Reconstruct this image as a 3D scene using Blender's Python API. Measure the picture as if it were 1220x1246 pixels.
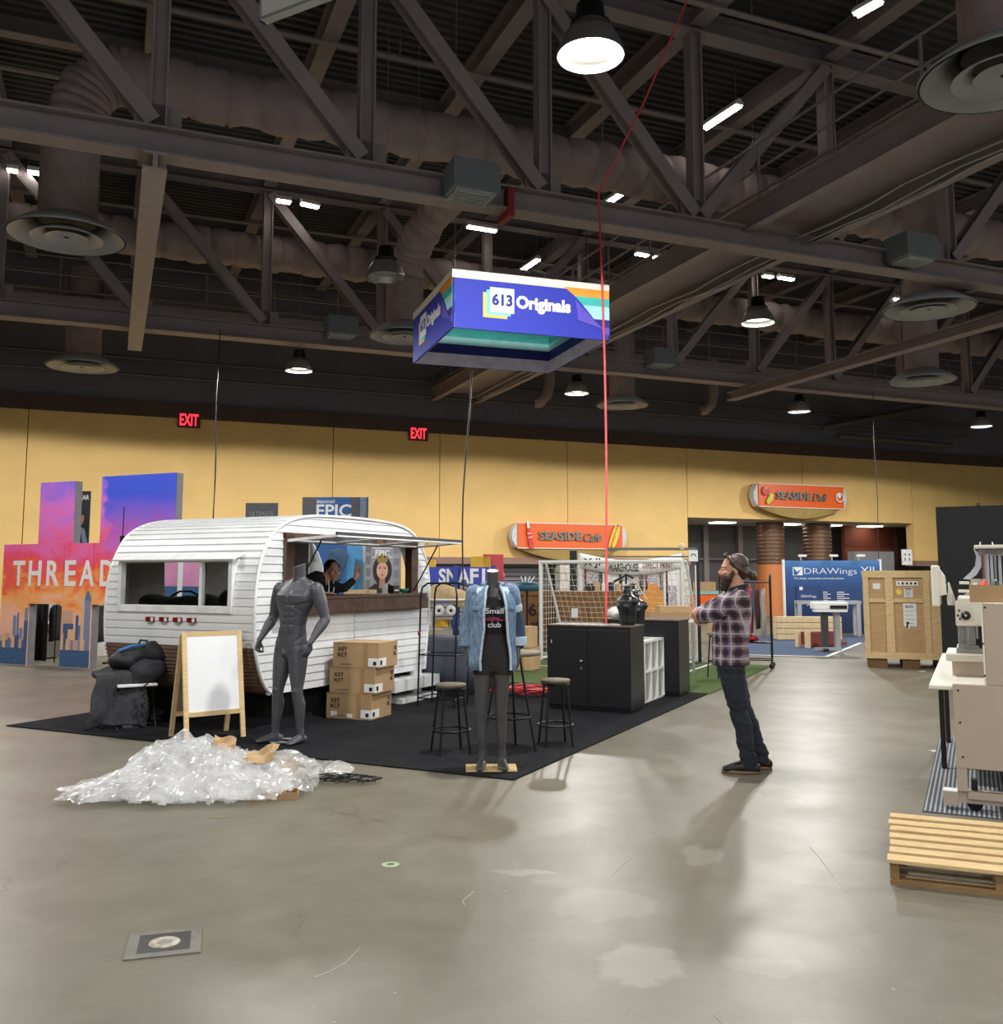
import bpy, bmesh, math, random
from mathutils import Vector as V, Matrix as Mx, noise as mnoise
R = random.Random(7)
for o in list(bpy.data.objects): bpy.data.objects.remove(o)
SC = bpy.context.scene
COL = SC.collection
PI = math.pi

# ---------------------------------------------------------------- camera
F = 1150.0; TH = math.radians(6.0); EYE = 1.6; Y0 = 700 - F*math.tan(TH)
cam_d = bpy.data.cameras.new('camera'); cam = bpy.data.objects.new('camera', cam_d); COL.objects.link(cam)
cam.location = (0, 0, EYE); cam.rotation_euler = (PI/2+TH, 0, 0)
cam_d.sensor_fit = 'HORIZONTAL'; cam_d.sensor_width = 36; cam_d.lens = 36*F/1220
cam_d.shift_y = -(623-Y0)/1220; cam_d.clip_start = .05; cam_d.clip_end = 300
SC.camera = cam
# ---------------------------------------------------------------- view, world
SC.view_settings.view_transform = 'Standard'; SC.view_settings.look = 'None'
SC.view_settings.exposure = 0.0; SC.view_settings.gamma = 1.0; SC.view_settings.use_curve_mapping = False
W = bpy.data.worlds.new('hall_air'); SC.world = W; W.use_nodes = True
W.node_tree.nodes['Background'].inputs[0].default_value = (.93, .96, 1.0, 1)
W.node_tree.nodes['Background'].inputs[1].default_value = .62
SC.cycles.max_bounces = 7; SC.cycles.diffuse_bounces = 3; SC.cycles.glossy_bounces = 3
SC.cycles.transmission_bounces = 5; SC.cycles.transparent_max_bounces = 16
SC.cycles.sample_clamp_indirect = 3.0; SC.cycles.caustics_reflective = False; SC.cycles.caustics_refractive = False
SC.cycles.use_denoising = True

# ---------------------------------------------------------------- frames: a point seen at a pixel on a plane; hall axes; booth axes
FW = V((0, math.cos(TH), math.sin(TH))); UP = V((0, -math.sin(TH), math.cos(TH))); CAM = V((0, 0, EYE))
def ray(px, py): return FW + V((1,0,0))*((px-610)/F) + UP*((Y0-py)/F)
def G(px, py, z=0.0):
    d = ray(px, py); return CAM + d*((z-EYE)/d.z)
def P(px, py, y):
    d = ray(px, py); return CAM + d*(y/d.y)
RH = math.radians(22.4)
HA = V((math.cos(RH), math.sin(RH), 0)); HB = V((-math.sin(RH), math.cos(RH), 0))
def H(s, t, z=0.0): return HA*s + HB*t + V((0,0,z))
def ST(p): return p.dot(HA), p.dot(HB)
def PT(px, py, t):                       # the point seen at a pixel on the hall plane t
    d = ray(px, py); k = t/d.dot(HB); return CAM + d*k - HB*0
RB = math.radians(-26.5)                  # booth: BX to the right and nearer, BU away
BX = V((math.cos(RB), math.sin(RB), 0)); BU = V((-math.sin(RB), math.cos(RB), 0))
def B(x, u, z=0.0): return B0 + BX*x + BU*u + V((0,0,z))
B0 = G(625, 950)

# ---------------------------------------------------------------- lamps of the hall: a 7.6 m grid of high bays (those the frame shows get their fixtures further down)
LAMP_Z = 6.67; LAMP_W = 780.0
LS = [4.08-7.6, 4.08, 4.08+7.6, 4.08+15.2, 4.08+22.8]; LT = [-7.6, 0.1, 7.65, 15.0, 22.9]
def hall_lamp(s, t, k=1.0):
    l = bpy.data.lights.new('high_bay_light', 'SPOT'); l.energy = LAMP_W*k; l.color = (1.0, .985, .95)
    l.spot_size = math.radians(168); l.spot_blend = .08; l.shadow_soft_size = .2
    o = bpy.data.objects.new('high_bay_light', l); COL.objects.link(o); o.location = H(s, t, LAMP_Z-.12)
for i, s in enumerate(LS):
    for j, t in enumerate(LT):
        if (i, j) in ((1, 3),): continue          # one fixture is out
        if (j == 0 and i > 2) or (i, j) == (2, 1): continue
        hall_lamp(s, t, {(1, 2): 1.85, (2, 2): .45, (0, 4): 1.5, (1, 4): 1.5, (2, 4): 1.5, (3, 4): 1.5, (4, 4): 1.5}.get((i, j), .68 if j < 2 else 1.0))

# ---------------------------------------------------------------- materials
def lin(h):
    if isinstance(h, str): h = tuple(int(h[i:i+2], 16) for i in (0, 2, 4))
    return tuple((c/255/12.92 if c/255 <= .04045 else ((c/255+.055)/1.055)**2.4) for c in h[:3]) + (1,)
class N:
    def __init__(s, name):
        s.m = bpy.data.materials.new(name); s.m.use_nodes = True; s.t = s.m.node_tree; s.b = s.t.nodes['Principled BSDF']; s.out = s.t.nodes['Material Output']
    def n(s, typ, **k):
        x = s.t.nodes.new(typ)
        for a, v in k.items():
            if a[0] == '_': setattr(x, a[1:], v)
            else: x.inputs[a].default_value = v
        return x
    def l(s, a, b): s.t.links.new(a, b)
    def coord(s, kind='Object', scale=None):
        c = s.n('ShaderNodeTexCoord').outputs[kind]
        if scale is None: return c
        m = s.n('ShaderNodeMapping'); m.inputs['Scale'].default_value = scale; s.l(c, m.inputs[0]); return m.outputs[0]
    def noise(s, vec, scale, detail=4, rough=.55, dist=0):
        x = s.n('ShaderNodeTexNoise'); x.inputs['Scale'].default_value = scale; x.inputs['Detail'].default_value = detail
        x.inputs['Roughness'].default_value = rough; x.inputs['Distortion'].default_value = dist; s.l(vec, x.inputs['Vector']); return x.outputs[0]
    def ramp(s, fac, stops, interp='LINEAR'):
        r = s.n('ShaderNodeValToRGB'); r.color_ramp.interpolation = interp; e = r.color_ramp.elements
        while len(e) > 1: e.remove(e[-1])
        e[0].position = stops[0][0]; e[0].color = stops[0][1]
        for p, c in stops[1:]:
            x = e.new(p); x.color = c
        s.l(fac, r.inputs[0]); return r.outputs[0]
    def mix(s, fac, a, b, mode='MIX'):
        x = s.n('ShaderNodeMix', _data_type='RGBA', _blend_type=mode)
        for sock, val in ((x.inputs[0], fac), (x.inputs[6], a), (x.inputs[7], b)):
            if hasattr(val, 'links'): s.l(val, sock)
            else: sock.default_value = val
        return x.outputs[2]
    def math(s, op, a, b=0.0):
        x = s.n('ShaderNodeMath', _operation=op)
        for sock, val in ((x.inputs[0], a), (x.inputs[1], b)):
            if hasattr(val, 'links'): s.l(val, sock)
            else: sock.default_value = val
        return x.outputs[0]
    def bump(s, h, strength=.3, dist=.01):
        x = s.n('ShaderNodeBump'); x.inputs['Strength'].default_value = strength; x.inputs['Distance'].default_value = dist
        s.l(h, x.inputs['Height']); s.l(x.outputs[0], s.b.inputs['Normal'])
    def set(s, **k):
        for a, v in k.items(): s.b.inputs[a.replace('_', ' ')].default_value = v
def M(name, col, rough=.6, metal=0.0, var=.12, scale=6.0, bump=0.0, stretch=(1,1,1), spec=.5, alpha=None):
    m = N(name); c = lin(col); v = m.coord('Object', stretch); f = m.noise(v, scale, 5)
    lo = tuple(max(0, x*(1-var)) for x in c[:3])+(1,); hi = tuple(min(1, x*(1+var)) for x in c[:3])+(1,)
    m.l(m.ramp(f, [(.3, lo), (.7, hi)]), m.b.inputs['Base Color'])
    m.set(Roughness=rough, Metallic=metal); m.b.inputs['Specular IOR Level'].default_value = spec
    if bump: m.bump(m.noise(v, scale*6, 3), bump, .004)
    return m.m
def EM(name, col, strength):
    m = N(name); m.set(Emission_Strength=strength); m.b.inputs['Emission Color'].default_value = lin(col); m.b.inputs['Base Color'].default_value = lin(col); m.set(Roughness=.4); return m.m
def WOOD(name, c1, c2, rough=.6, sc=(2, 2, 22), grain=3.0):
    m = N(name); v = m.coord('Object', sc); f = m.noise(v, grain, 6, .65, 1.2)
    m.l(m.ramp(f, [(.25, lin(c1)), (.75, lin(c2))]), m.b.inputs['Base Color']); m.set(Roughness=rough); m.bump(f, .25, .003); return m.m

# ---------------------------------------------------------------- mesh builder
def rotm(z=0, x=0, y=0): return Mx.Rotation(z, 4, 'Z') @ Mx.Rotation(y, 4, 'Y') @ Mx.Rotation(x, 4, 'X')
def frame(d, up=V((0,0,1))):
    d = d.normalized()
    if abs(d.dot(up)) > .999: up = V((0,1,0)) if abs(d.y) < .9 else V((1,0,0))
    x = d.cross(up).normalized(); y = x.cross(d).normalized(); return x, y, d
class MB:
    def __init__(s): s.v = []; s.f = []; s.s = []; s.m = []
    def add(s, vs, fs, smooth=False, mi=0):
        o = len(s.v); s.v += [tuple(v) for v in vs]; s.f += [tuple(i+o for i in f) for f in fs]
        s.s += [smooth]*len(fs); s.m += [mi]*len(fs); return s
    def bx(s, x0, x1, y0, y1, z0, z1, mi=0, T=None):
        vs = [V((x, y, z)) for z in (z0, z1) for y in (y0, y1) for x in (x0, x1)]
        if T is not None: vs = [T @ v for v in vs]
        return s.add(vs, [(0,2,3,1),(4,5,7,6),(0,1,5,4),(2,6,7,3),(0,4,6,2),(1,3,7,5)], False, mi)
    def box(s, c, size, T=None, mi=0):
        x, y, z = size; A = Mx.Translation(V(c)) @ (T if T is not None else Mx.Identity(4))
        return s.bx(-x/2, x/2, -y/2, y/2, -z/2, z/2, mi, A)
    def beam(s, p0, p1, w, h, up=V((0,0,1)), mi=0):
        p0, p1 = V(p0), V(p1); x, y, d = frame(p1-p0, up)
        vs = [p + x*a*w/2 + y*b*h/2 for p in (p0, p1) for a, b in ((-1,-1),(1,-1),(1,1),(-1,1))]
        return s.add(vs, [(0,3,2,1),(4,5,6,7),(0,1,5,4),(1,2,6,5),(2,3,7,6),(3,0,4,7)], False, mi)
    def prof(s, p0, p1, poly, up=V((0,0,1)), mi=0):                  # a 2-D outline swept along a straight line
        p0, p1 = V(p0), V(p1); x, y, d = frame(p1-p0, up); n = len(poly)
        vs = [p + x*a + y*b for p in (p0, p1) for a, b in poly]
        return s.add(vs, [tuple(range(n))[::-1], tuple(range(n, 2*n))] + [(i, (i+1) % n, n+(i+1) % n, n+i) for i in range(n)], False, mi)
    def ibeam(s, p0, p1, w, h, up=V((0,0,1)), tf=.03, tw=.03):
        a, b = w/2, h/2
        return s.prof(p0, p1, [(-a,-b),(a,-b),(a,-b+tf),(tw,-b+tf),(tw,b-tf),(a,b-tf),(a,b),(-a,b),(-a,b-tf),(-tw,b-tf),(-tw,-b+tf),(-a,-b+tf)], up)
    def tube(s, pts, r, seg=8, smooth=True, mi=0, caps=True, closed=False):
        pts = [V(p) for p in pts]; n = len(pts); rr = r if isinstance(r, (list, tuple)) else [r]*n
        vs = []; px = None
        for i, p in enumerate(pts):
            if closed: d = pts[(i+1) % n]-pts[i-1]
            else: d = pts[min(i+1, n-1)]-pts[max(i-1, 0)]
            if d.length < 1e-9: d = V((0,0,1))
            d.normalize()
            if px is None: x, y, d = frame(d)
            else:
                x = px - d*px.dot(d)
                if x.length < 1e-5: x, y, d = frame(d)
                x.normalize(); y = x.cross(d)
                y = d.cross(x)
            px = x; y = d.cross(x)
            vs += [p + (x*math.cos(2*PI*k/seg) + y*math.sin(2*PI*k/seg))*rr[i] for k in range(seg)]
        fs = []
        for i in range(n if closed else n-1):
            a, b = i*seg, ((i+1) % n)*seg
            fs += [(a+k, a+(k+1) % seg, b+(k+1) % seg, b+k) for k in range(seg)]
        s.add(vs, fs, smooth, mi)
        if caps and not closed: s.add(vs, [tuple(range(seg))[::-1], tuple(range((n-1)*seg, n*seg))], False, mi)
        return s
    def cyl(s, p0, p1, r, seg=16, mi=0, r1=None, smooth=True): return s.tube([p0, p1], [r, r if r1 is None else r1], seg, smooth, mi)
    def lathe(s, prof, seg=24, T=None, mi=0, smooth=True, close=False):
        vs = []
        for r, z in prof: vs += [V((r*math.cos(2*PI*k/seg), r*math.sin(2*PI*k/seg), z)) for k in range(seg)]
        if T is not None: vs = [T @ v for v in vs]
        n = len(prof); fs = []
        for i in range(n if close else n-1):
            a, b = i*seg, ((i+1) % n)*seg
            fs += [(a+k, a+(k+1) % seg, b+(k+1) % seg, b+k) for k in range(seg)]
        return s.add(vs, fs, smooth, mi)
    def rings(s, rings, smooth=True, mi=0, caps=True, closed=True):   # rows of points, equal counts
        n = len(rings[0]); vs = [p for r in rings for p in r]; fs = []
        for i in range(len(rings)-1):
            a, b = i*n, (i+1)*n
            fs += [(a+k, a+(k+1) % n, b+(k+1) % n, b+k) for k in range(n if closed else n-1)]
        if caps and closed: fs += [tuple(range(n))[::-1], tuple(range((len(rings)-1)*n, len(rings)*n))]
        return s.add(vs, fs, smooth, mi)
    def ball(s, c, r, seg=16, T=None, mi=0):
        r = r if isinstance(r, (tuple, list)) else (r, r, r); A = Mx.Translation(V(c)) @ (T if T is not None else Mx.Identity(4)) @ Mx.Diagonal((*r, 1))
        n = seg//2; vs = [A @ V((0,0,-1))]
        for i in range(1, n):
            t = PI*i/n; vs += [A @ V((math.sin(t)*math.cos(2*PI*k/seg), math.sin(t)*math.sin(2*PI*k/seg), -math.cos(t))) for k in range(seg)]
        vs.append(A @ V((0,0,1))); L = len(vs)-1
        fs = [(0, 1+(k+1) % seg, 1+k) for k in range(seg)]
        for i in range(n-2):
            a = 1+i*seg; b = a+seg
            fs += [(a+k, a+(k+1) % seg, b+(k+1) % seg, b+k) for k in range(seg)]
        a = 1+(n-2)*seg; fs += [(a+k, a+(k+1) % seg, L) for k in range(seg)]
        return s.add(vs, fs, True, mi)
    def limb(s, pts, rad, seg=14, side=None, mi=0):                   # rounded tapering limb; rad: r or (r across side, r other)
        pts = [V(p) for p in pts]; rad = [(r, r) if not isinstance(r, (tuple, list)) else r for r in rad]
        rows = []; n = len(pts)
        P2, R2 = [], []
        d0 = (pts[1]-pts[0]).normalized(); d1 = (pts[-1]-pts[-2]).normalized()
        for a in (80, 50, 22): P2.append(pts[0]-d0*math.sin(math.radians(a))*min(rad[0])); R2.append(tuple(r*math.cos(math.radians(a)) for r in rad[0]))
        P2 += pts; R2 += rad
        for a in (22, 50, 80): P2.append(pts[-1]+d1*math.sin(math.radians(a))*min(rad[-1])); R2.append(tuple(r*math.cos(math.radians(a)) for r in rad[-1]))
        for i, p in enumerate(P2):
            d = (P2[min(i+1, len(P2)-1)]-P2[max(i-1, 0)]).normalized()
            ref = V(side) if side is not None else V((1, .01, .02))
            x = ref-d*ref.dot(d)
            if x.length < .05: x = V((0,1,0))-d*d.y
            x.normalize(); y = d.cross(x)
            rows.append([p + x*R2[i][0]*math.cos(2*PI*k/seg) + y*R2[i][1]*math.sin(2*PI*k/seg) for k in range(seg)])
        return s.rings(rows, True, mi)
    def torso(s, rows, seg=28, mi=0):                                 # rows (z, cx, cy, half width, half depth, squareness)
        rr = []
        for z, cx, cy, hw, hd, n in rows:
            ring = []
            for k in range(seg):
                t = 2*PI*k/seg; c, q = math.cos(t), math.sin(t)
                ring.append(V((cx+hw*math.copysign(abs(c)**(2/n), c), cy+hd*math.copysign(abs(q)**(2/n), q), z)))
            rr.append(ring)
        return s.rings(rr, True, mi)
    def xf(s, T): s.v = [tuple(T @ V(v)) for v in s.v]; return s
    def mesh(s, name):
        me = bpy.data.meshes.new(name); me.from_pydata(s.v, [], s.f); me.polygons.foreach_set('use_smooth', s.s); me.polygons.foreach_set('material_index', s.m); me.update(); return me
    def build(s, name, mat, parent=None, bevel=0.0, remesh=0.0, smooth=0, solid=0.0, keep=False, kind=None, mods=None):
        me = s.mesh(name); o = bpy.data.objects.new(name, me); COL.objects.link(o)
        for m in (mat if isinstance(mat, (list, tuple)) else [mat]): me.materials.append(m)
        if solid: q = o.modifiers.new('solid', 'SOLIDIFY'); q.thickness = solid; q.offset = 0
        if remesh: q = o.modifiers.new('skin', 'REMESH'); q.mode = 'VOXEL'; q.voxel_size = remesh; q.use_smooth_shade = True
        if smooth: q = o.modifiers.new('smooth', 'SMOOTH'); q.iterations = smooth; q.factor = .5
        if bevel: q = o.modifiers.new('bevel', 'BEVEL'); q.width = bevel; q.segments = 2; q.limit_method = 'ANGLE'; q.angle_limit = math.radians(40)
        if o.modifiers and (remesh or solid or bevel):
            bpy.context.view_layer.update(); ev = o.evaluated_get(bpy.context.evaluated_depsgraph_get())
            m2 = bpy.data.meshes.new_from_object(ev); o.modifiers.clear(); o.data = m2; bpy.data.meshes.remove(me); m2.name = name
            if len(m2.materials) == 0:
                for m in (mat if isinstance(mat, (list, tuple)) else [mat]): m2.materials.append(m)
        if parent is not None: o.parent = parent
        if kind: o['kind'] = kind
        return o
def thing(name, label, cat, loc=(0,0,0), rz=0.0, group=None):
    o = bpy.data.objects.new(name, None); COL.objects.link(o); o.location = loc; o.rotation_euler = (0, 0, rz); o.empty_display_size = .1
    o['label'] = label; o['category'] = cat
    if group: o['group'] = group
    return o
def tag(o, label, cat, group=None, kind=None):
    o['label'] = label; o['category'] = cat
    if group: o['group'] = group
    if kind: o['kind'] = kind
    return o
def struct(o, label=None, cat=None):
    o['kind'] = 'structure'
    if label: o['label'] = label; o['category'] = cat or 'wall'
    return o
def cut_flat(o, co, no, mat):               # saw a body off with a flat, capped cut
    bm = bmesh.new(); bm.from_mesh(o.data); res = bmesh.ops.bisect_plane(bm, geom=bm.verts[:]+bm.edges[:]+bm.faces[:], plane_co=V(co), plane_no=V(no), clear_outer=True)
    ed = [e for e in res['geom_cut'] if isinstance(e, bmesh.types.BMEdge)]; fill = bmesh.ops.edgeloop_fill(bm, edges=ed); o.data.materials.append(mat)
    for f in fill['faces']: f.material_index = len(o.data.materials)-1; f.smooth = False
    bm.to_mesh(o.data); bm.free(); o.data.update()
def copy_tree(o, parent=None):
    c = o.copy(); COL.objects.link(c); c.parent = parent
    for ch in list(o.children): copy_tree(ch, c)
    return c
def dup(o, loc, rz, label=None):
    c = copy_tree(o); c.location = loc; c.rotation_euler = (0, 0, rz)
    if label: c['label'] = label
    return c
def text(name, body, w, h, mat, parent, T, depth=.004, bold=0.0, shear=0.0, spacing=1.0):
    cu = bpy.data.curves.new(name, 'FONT'); cu.body = body; cu.extrude = .01; cu.offset = bold; cu.shear = shear; cu.resolution_u = 3; cu.space_character = spacing
    cu.align_x = 'CENTER'; cu.align_y = 'CENTER'
    o = bpy.data.objects.new(name, cu); COL.objects.link(o); bpy.context.view_layer.update()
    me = bpy.data.meshes.new_from_object(o.evaluated_get(bpy.context.evaluated_depsgraph_get())); bpy.data.objects.remove(o); bpy.data.curves.remove(cu)
    xs = [v.co.x for v in me.vertices]; ys = [v.co.y for v in me.vertices]
    sx = w/max(1e-6, max(xs)-min(xs)); sy = h/max(1e-6, max(ys)-min(ys)); cx = (max(xs)+min(xs))/2; cy = (max(ys)+min(ys))/2
    for v in me.vertices: v.co = T @ V(((v.co.x-cx)*sx, (v.co.y-cy)*sy, depth/2+(v.co.z/.01)*depth/2))
    me.update(); me.materials.clear(); me.materials.append(mat)
    ob = bpy.data.objects.new(name, me); COL.objects.link(ob)
    if parent is not None: ob.parent = parent
    return ob
def upright(x, y, z, rz=0.0): return Mx.Translation((x, y, z)) @ Mx.Rotation(rz, 4, 'Z') @ Mx.Rotation(PI/2, 4, 'X')   # XY art standing up, facing -Y
def poly(mb, pts, T, d=.003, mi=0):                                    # flat outline in XY, with a little thickness
    n = len(pts); vs = [T @ V((x, y, z)) for z in (0, d) for x, y in pts]
    return mb.add(vs, [tuple(range(n))[::-1], tuple(range(n, 2*n))]+[(i, (i+1) % n, n+(i+1) % n, n+i) for i in range(n)], False, mi)
def rbox(mb, x0, x1, y0, y1, z0, z1, mi=0): return mb.bx(x0, x1, y0, y1, z0, z1, mi)
# ================================================================ THE HALL
def floor_mat():
    m = N('polished_concrete'); v = m.coord('Object')
    base = m.ramp(m.noise(v, .35, 8, .62, .6), [(.3, lin('6a6556')), (.5, lin('767162')), (.7, lin('827d6d'))])
    base = m.mix(.35, base, m.ramp(m.noise(v, 2.6, 8, .7, .4), [(.25, lin('5c584b')), (.75, lin('8c8777'))]))
    base = m.mix(m.math('MULTIPLY', m.ramp(m.noise(v, .8, 3, .5, 1.5), [(.62, (0,0,0,1)), (.8, (1,1,1,1))]), .14), base, lin('c5c0b2'))
    # fine cracks: thin edges of a distorted cell pattern, broken up by noise
    nz = m.n('ShaderNodeTexNoise'); nz.inputs['Scale'].default_value = 1.1; nz.inputs['Detail'].default_value = 5; m.l(v, nz.inputs['Vector'])
    vv = m.n('ShaderNodeVectorMath', _operation='MULTIPLY_ADD'); m.l(nz.outputs[1], vv.inputs[0]); vv.inputs[1].default_value = (1.6, 1.6, 0); m.l(v, vv.inputs[2])
    vo = m.n('ShaderNodeTexVoronoi', _feature='DISTANCE_TO_EDGE'); vo.inputs['Scale'].default_value = .42; m.l(vv.outputs[0], vo.inputs['Vector'])
    line = m.ramp(vo.outputs[0], [(0.0, (1,1,1,1)), (.006, (0,0,0,1))])
    brk = m.ramp(m.noise(v, .6, 2), [(.48, (0,0,0,1)), (.58, (1,1,1,1))])
    base = m.mix(m.math('MULTIPLY', m.math('MULTIPLY', line, brk), .45), base, lin('4e483d'))
    nz2 = m.n('ShaderNodeTexNoise'); nz2.inputs['Scale'].default_value = 6; nz2.inputs['Detail'].default_value = 5; m.l(v, nz2.inputs['Vector'])
    v3 = m.n('ShaderNodeVectorMath', _operation='MULTIPLY_ADD'); m.l(nz2.outputs[1], v3.inputs[0]); v3.inputs[1].default_value = (.3, .3, 0); m.l(v, v3.inputs[2])
    v4 = m.n('ShaderNodeVectorMath', _operation='SUBTRACT'); m.l(v3.outputs[0], v4.inputs[0]); v4.inputs[1].default_value = (.15, .15, 0); vv2 = v4.outputs[0]
    # pale scuffs and specks
    sp = m.ramp(m.noise(v, 26, 2, .5), [(.74, (0,0,0,1)), (.78, (1,1,1,1))])
    base = m.mix(m.math('MULTIPLY', sp, .35), base, lin('d8d4c8'))
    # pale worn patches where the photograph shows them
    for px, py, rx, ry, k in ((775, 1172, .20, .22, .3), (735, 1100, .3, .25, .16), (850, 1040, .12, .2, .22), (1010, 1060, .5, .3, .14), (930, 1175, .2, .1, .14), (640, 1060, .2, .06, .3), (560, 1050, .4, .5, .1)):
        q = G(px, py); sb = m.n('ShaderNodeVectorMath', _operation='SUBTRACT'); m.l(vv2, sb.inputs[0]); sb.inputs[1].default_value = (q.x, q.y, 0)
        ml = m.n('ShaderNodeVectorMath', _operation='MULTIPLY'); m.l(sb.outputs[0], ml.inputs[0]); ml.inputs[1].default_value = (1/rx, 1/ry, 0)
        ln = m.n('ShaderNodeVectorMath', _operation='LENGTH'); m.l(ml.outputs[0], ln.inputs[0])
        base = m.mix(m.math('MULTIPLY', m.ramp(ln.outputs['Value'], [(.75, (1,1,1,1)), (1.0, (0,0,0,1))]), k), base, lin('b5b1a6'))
    m.l(base, m.b.inputs['Base Color'])
    m.l(m.ramp(m.noise(v, 1.4, 6, .6), [(.3, (.34,)*3+(1,)), (.7, (.46,)*3+(1,))]), m.b.inputs['Roughness'])
    m.b.inputs['Specular IOR Level'].default_value = .4
    m.bump(m.noise(v, 5, 4), .04, .01)
    return m.m
m_yellow = M('yellow_wall_paint', 'e2bd78', .75, var=.05, scale=1.2)
m_upper = M('charcoal_wall_paint', '66646c', .85, var=.12, scale=.8)
m_band = M('brown_band', '4b3a33', .7, var=.08)
m_deck = M('dark_roof_deck', '4e4c50', .8, var=.15, scale=1.0)
m_steel = M('brown_grey_steel_paint', '8a8084', .6, var=.1, scale=2, bump=.03)
m_steel2 = M('light_grey_steel_paint', '9a9190', .6, var=.08)
m_duct = M('lagged_duct_jacket', '968788', .8, var=.14, scale=3, bump=.35)
m_galv = M('pale_grey_sheet_metal', 'a4a8ac', .5, .2, .1, 3)
m_darkin = M('dark_diffuser_throat', '2a2a2d', .6)
m_pipe = M('dark_pipe', '57504f', .5, var=.08)
m_rail = M('rail_steel', '8a8081', .5, var=.08)
m_unit = M('blue_grey_unit', '6d757c', .6, var=.06)
m_white = M('white_paint', 'e6e6e4', .5, var=.03)
m_black = M('black_plastic', '121214', .45, var=.1)
m_alu = M('brushed_aluminium', 'b9b9bb', .3, .85, .06, 4)
m_lens = EM('lit_lamp_lens', 'fff4e2', 14.0)
m_lens_far = EM('lit_lamp_lens_far', 'fff4e2', 9.0)
m_tube = EM('lit_fluorescent_tube', 'fff6ea', 16.0)
m_red = M('red_plastic', 'c0272b', .45)
m_greywall = M('grey_recess_wall', '6a6a6d', .8, var=.05)
m_offwhite = M('offwhite_panel', 'd8d5cd', .7, var=.04)

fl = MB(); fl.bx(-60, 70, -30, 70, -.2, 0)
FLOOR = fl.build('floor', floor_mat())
for pts in ([(382,1190),(400,1183),(420,1172),(438,1153)], [(985,1030),(1000,1048),(1020,1075),(1033,1088)], [(565,1102),(563,1096),(570,1090),(577,1085)], [(868,1234),(878,1245)], [(745,1065),(760,1050),(772,1042)]):
    MB().tube([G(*q)+V((0,0,.0008)) for q in pts], .0022, 4).build('scratch', M('pale_scratch', 'bdb8aa', .8), FLOOR)
struct(FLOOR, 'polished grey tan concrete hall floor with cracks and scuffs', 'floor')
# roof deck: corrugation 0.2 m pitch along the trusses
c = MB(); pts = []
t = -4.0
while t < 33: pts += [(t, 11.3), (t+.1, 11.3), (t+.12, 11.24), (t+.2, 11.24), (t+.22, 11.3)]; t += .22
rows = [[H(s, tt, z) for tt, z in pts] for s in (-45, 60)]
c.rings(rows, False, 0, False, False); c.bx(-45, 60, -4, 33, 11.35, 11.5, 0, Mx.Rotation(RH, 4, 'Z'))
struct(c.build('ceiling', m_deck), 'dark corrugated steel roof deck above the trusses', 'ceiling')

TW = 30.0
HROT = Mx.Rotation(RH, 4, 'Z')
def hs(px, t=TW, py=690): return ST(PT(px, py, t))[0]
s_deliL, s_deliR, s_open = hs(835, py=650), hs(1107, py=650), hs(500)
ZB, ZT = 6.35, 6.78           # brown band
z_deli = (PT(835, 626, TW).z + PT(1107, 640, TW).z)/2
wb = bpy.data.objects.new('wall_back', None); COL.objects.link(wb); struct(wb, 'yellow painted back wall of tall panels with open food counters', 'wall')
seams = sorted([-40, -30, -20] + [hs(x, py=560) for x in (-160, 32, 262, 405, 535, 690, 835, 975, 1107, 1262, 1420)] + [50, 60])
for s0, s1 in zip(seams, seams[1:]):
    sm = (s0+s1)/2
    z0 = 0.0 if s1 <= s_open+.01 or s0 > s_deliR+9 else 2.2
    if sm > s_deliL and sm < s_deliR: z0 = z_deli
    if s0 < s_open < s1 and z0 == 2.2:
        m = MB(); m.bx(s0+.012, s_open, TW, TW+.4, 0, ZB, 0, HROT); m.build('wall_panel', m_yellow, wb); m = MB(); m.bx(s_open, s1-.012, TW, TW+.4, z0, ZB, 0, HROT); m.build('wall_panel', m_yellow, wb); continue
    m = MB(); m.bx(s0+.012, s1-.012, TW, TW+.4, z0, ZB, 0, HROT); m.build('wall_panel', m_yellow, wb)
m = MB(); m.bx(-45, s_open, TW+.3, TW+.5, 0, 11.5, 0, HROT); m.bx(s_open, 60, TW+.3, TW+.5, z_deli, 11.5, 0, HROT); m.bx(-45, 60, TW, TW+.3, ZT, 11.3, 0, HROT)
struct(m.build('wall_upper', m_upper), 'charcoal upper part of the back wall above the brown band', 'wall')
m = MB(); m.bx(-45, 60, TW-.12, TW+.3, ZB, ZT, 0, HROT)
struct(m.build('trim_1', m_band), 'dark brown band between yellow wall and charcoal wall', 'trim')
m_lintel = M('brown_lintel_paint', '8c6f62', .7, var=.05)
for a, b_ in ((s_open, s_deliL), (s_deliR, s_deliR+9)):
    m = MB(); m.bx(a, b_, TW-.25, TW+.3, 1.98, 2.2, 0, HROT)
    struct(m.build('trim_2', m_lintel), 'brown lintel under the yellow wall over the food counters' if a == s_open else 'brown lintel right of the open deli entrance', 'trim')
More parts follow.
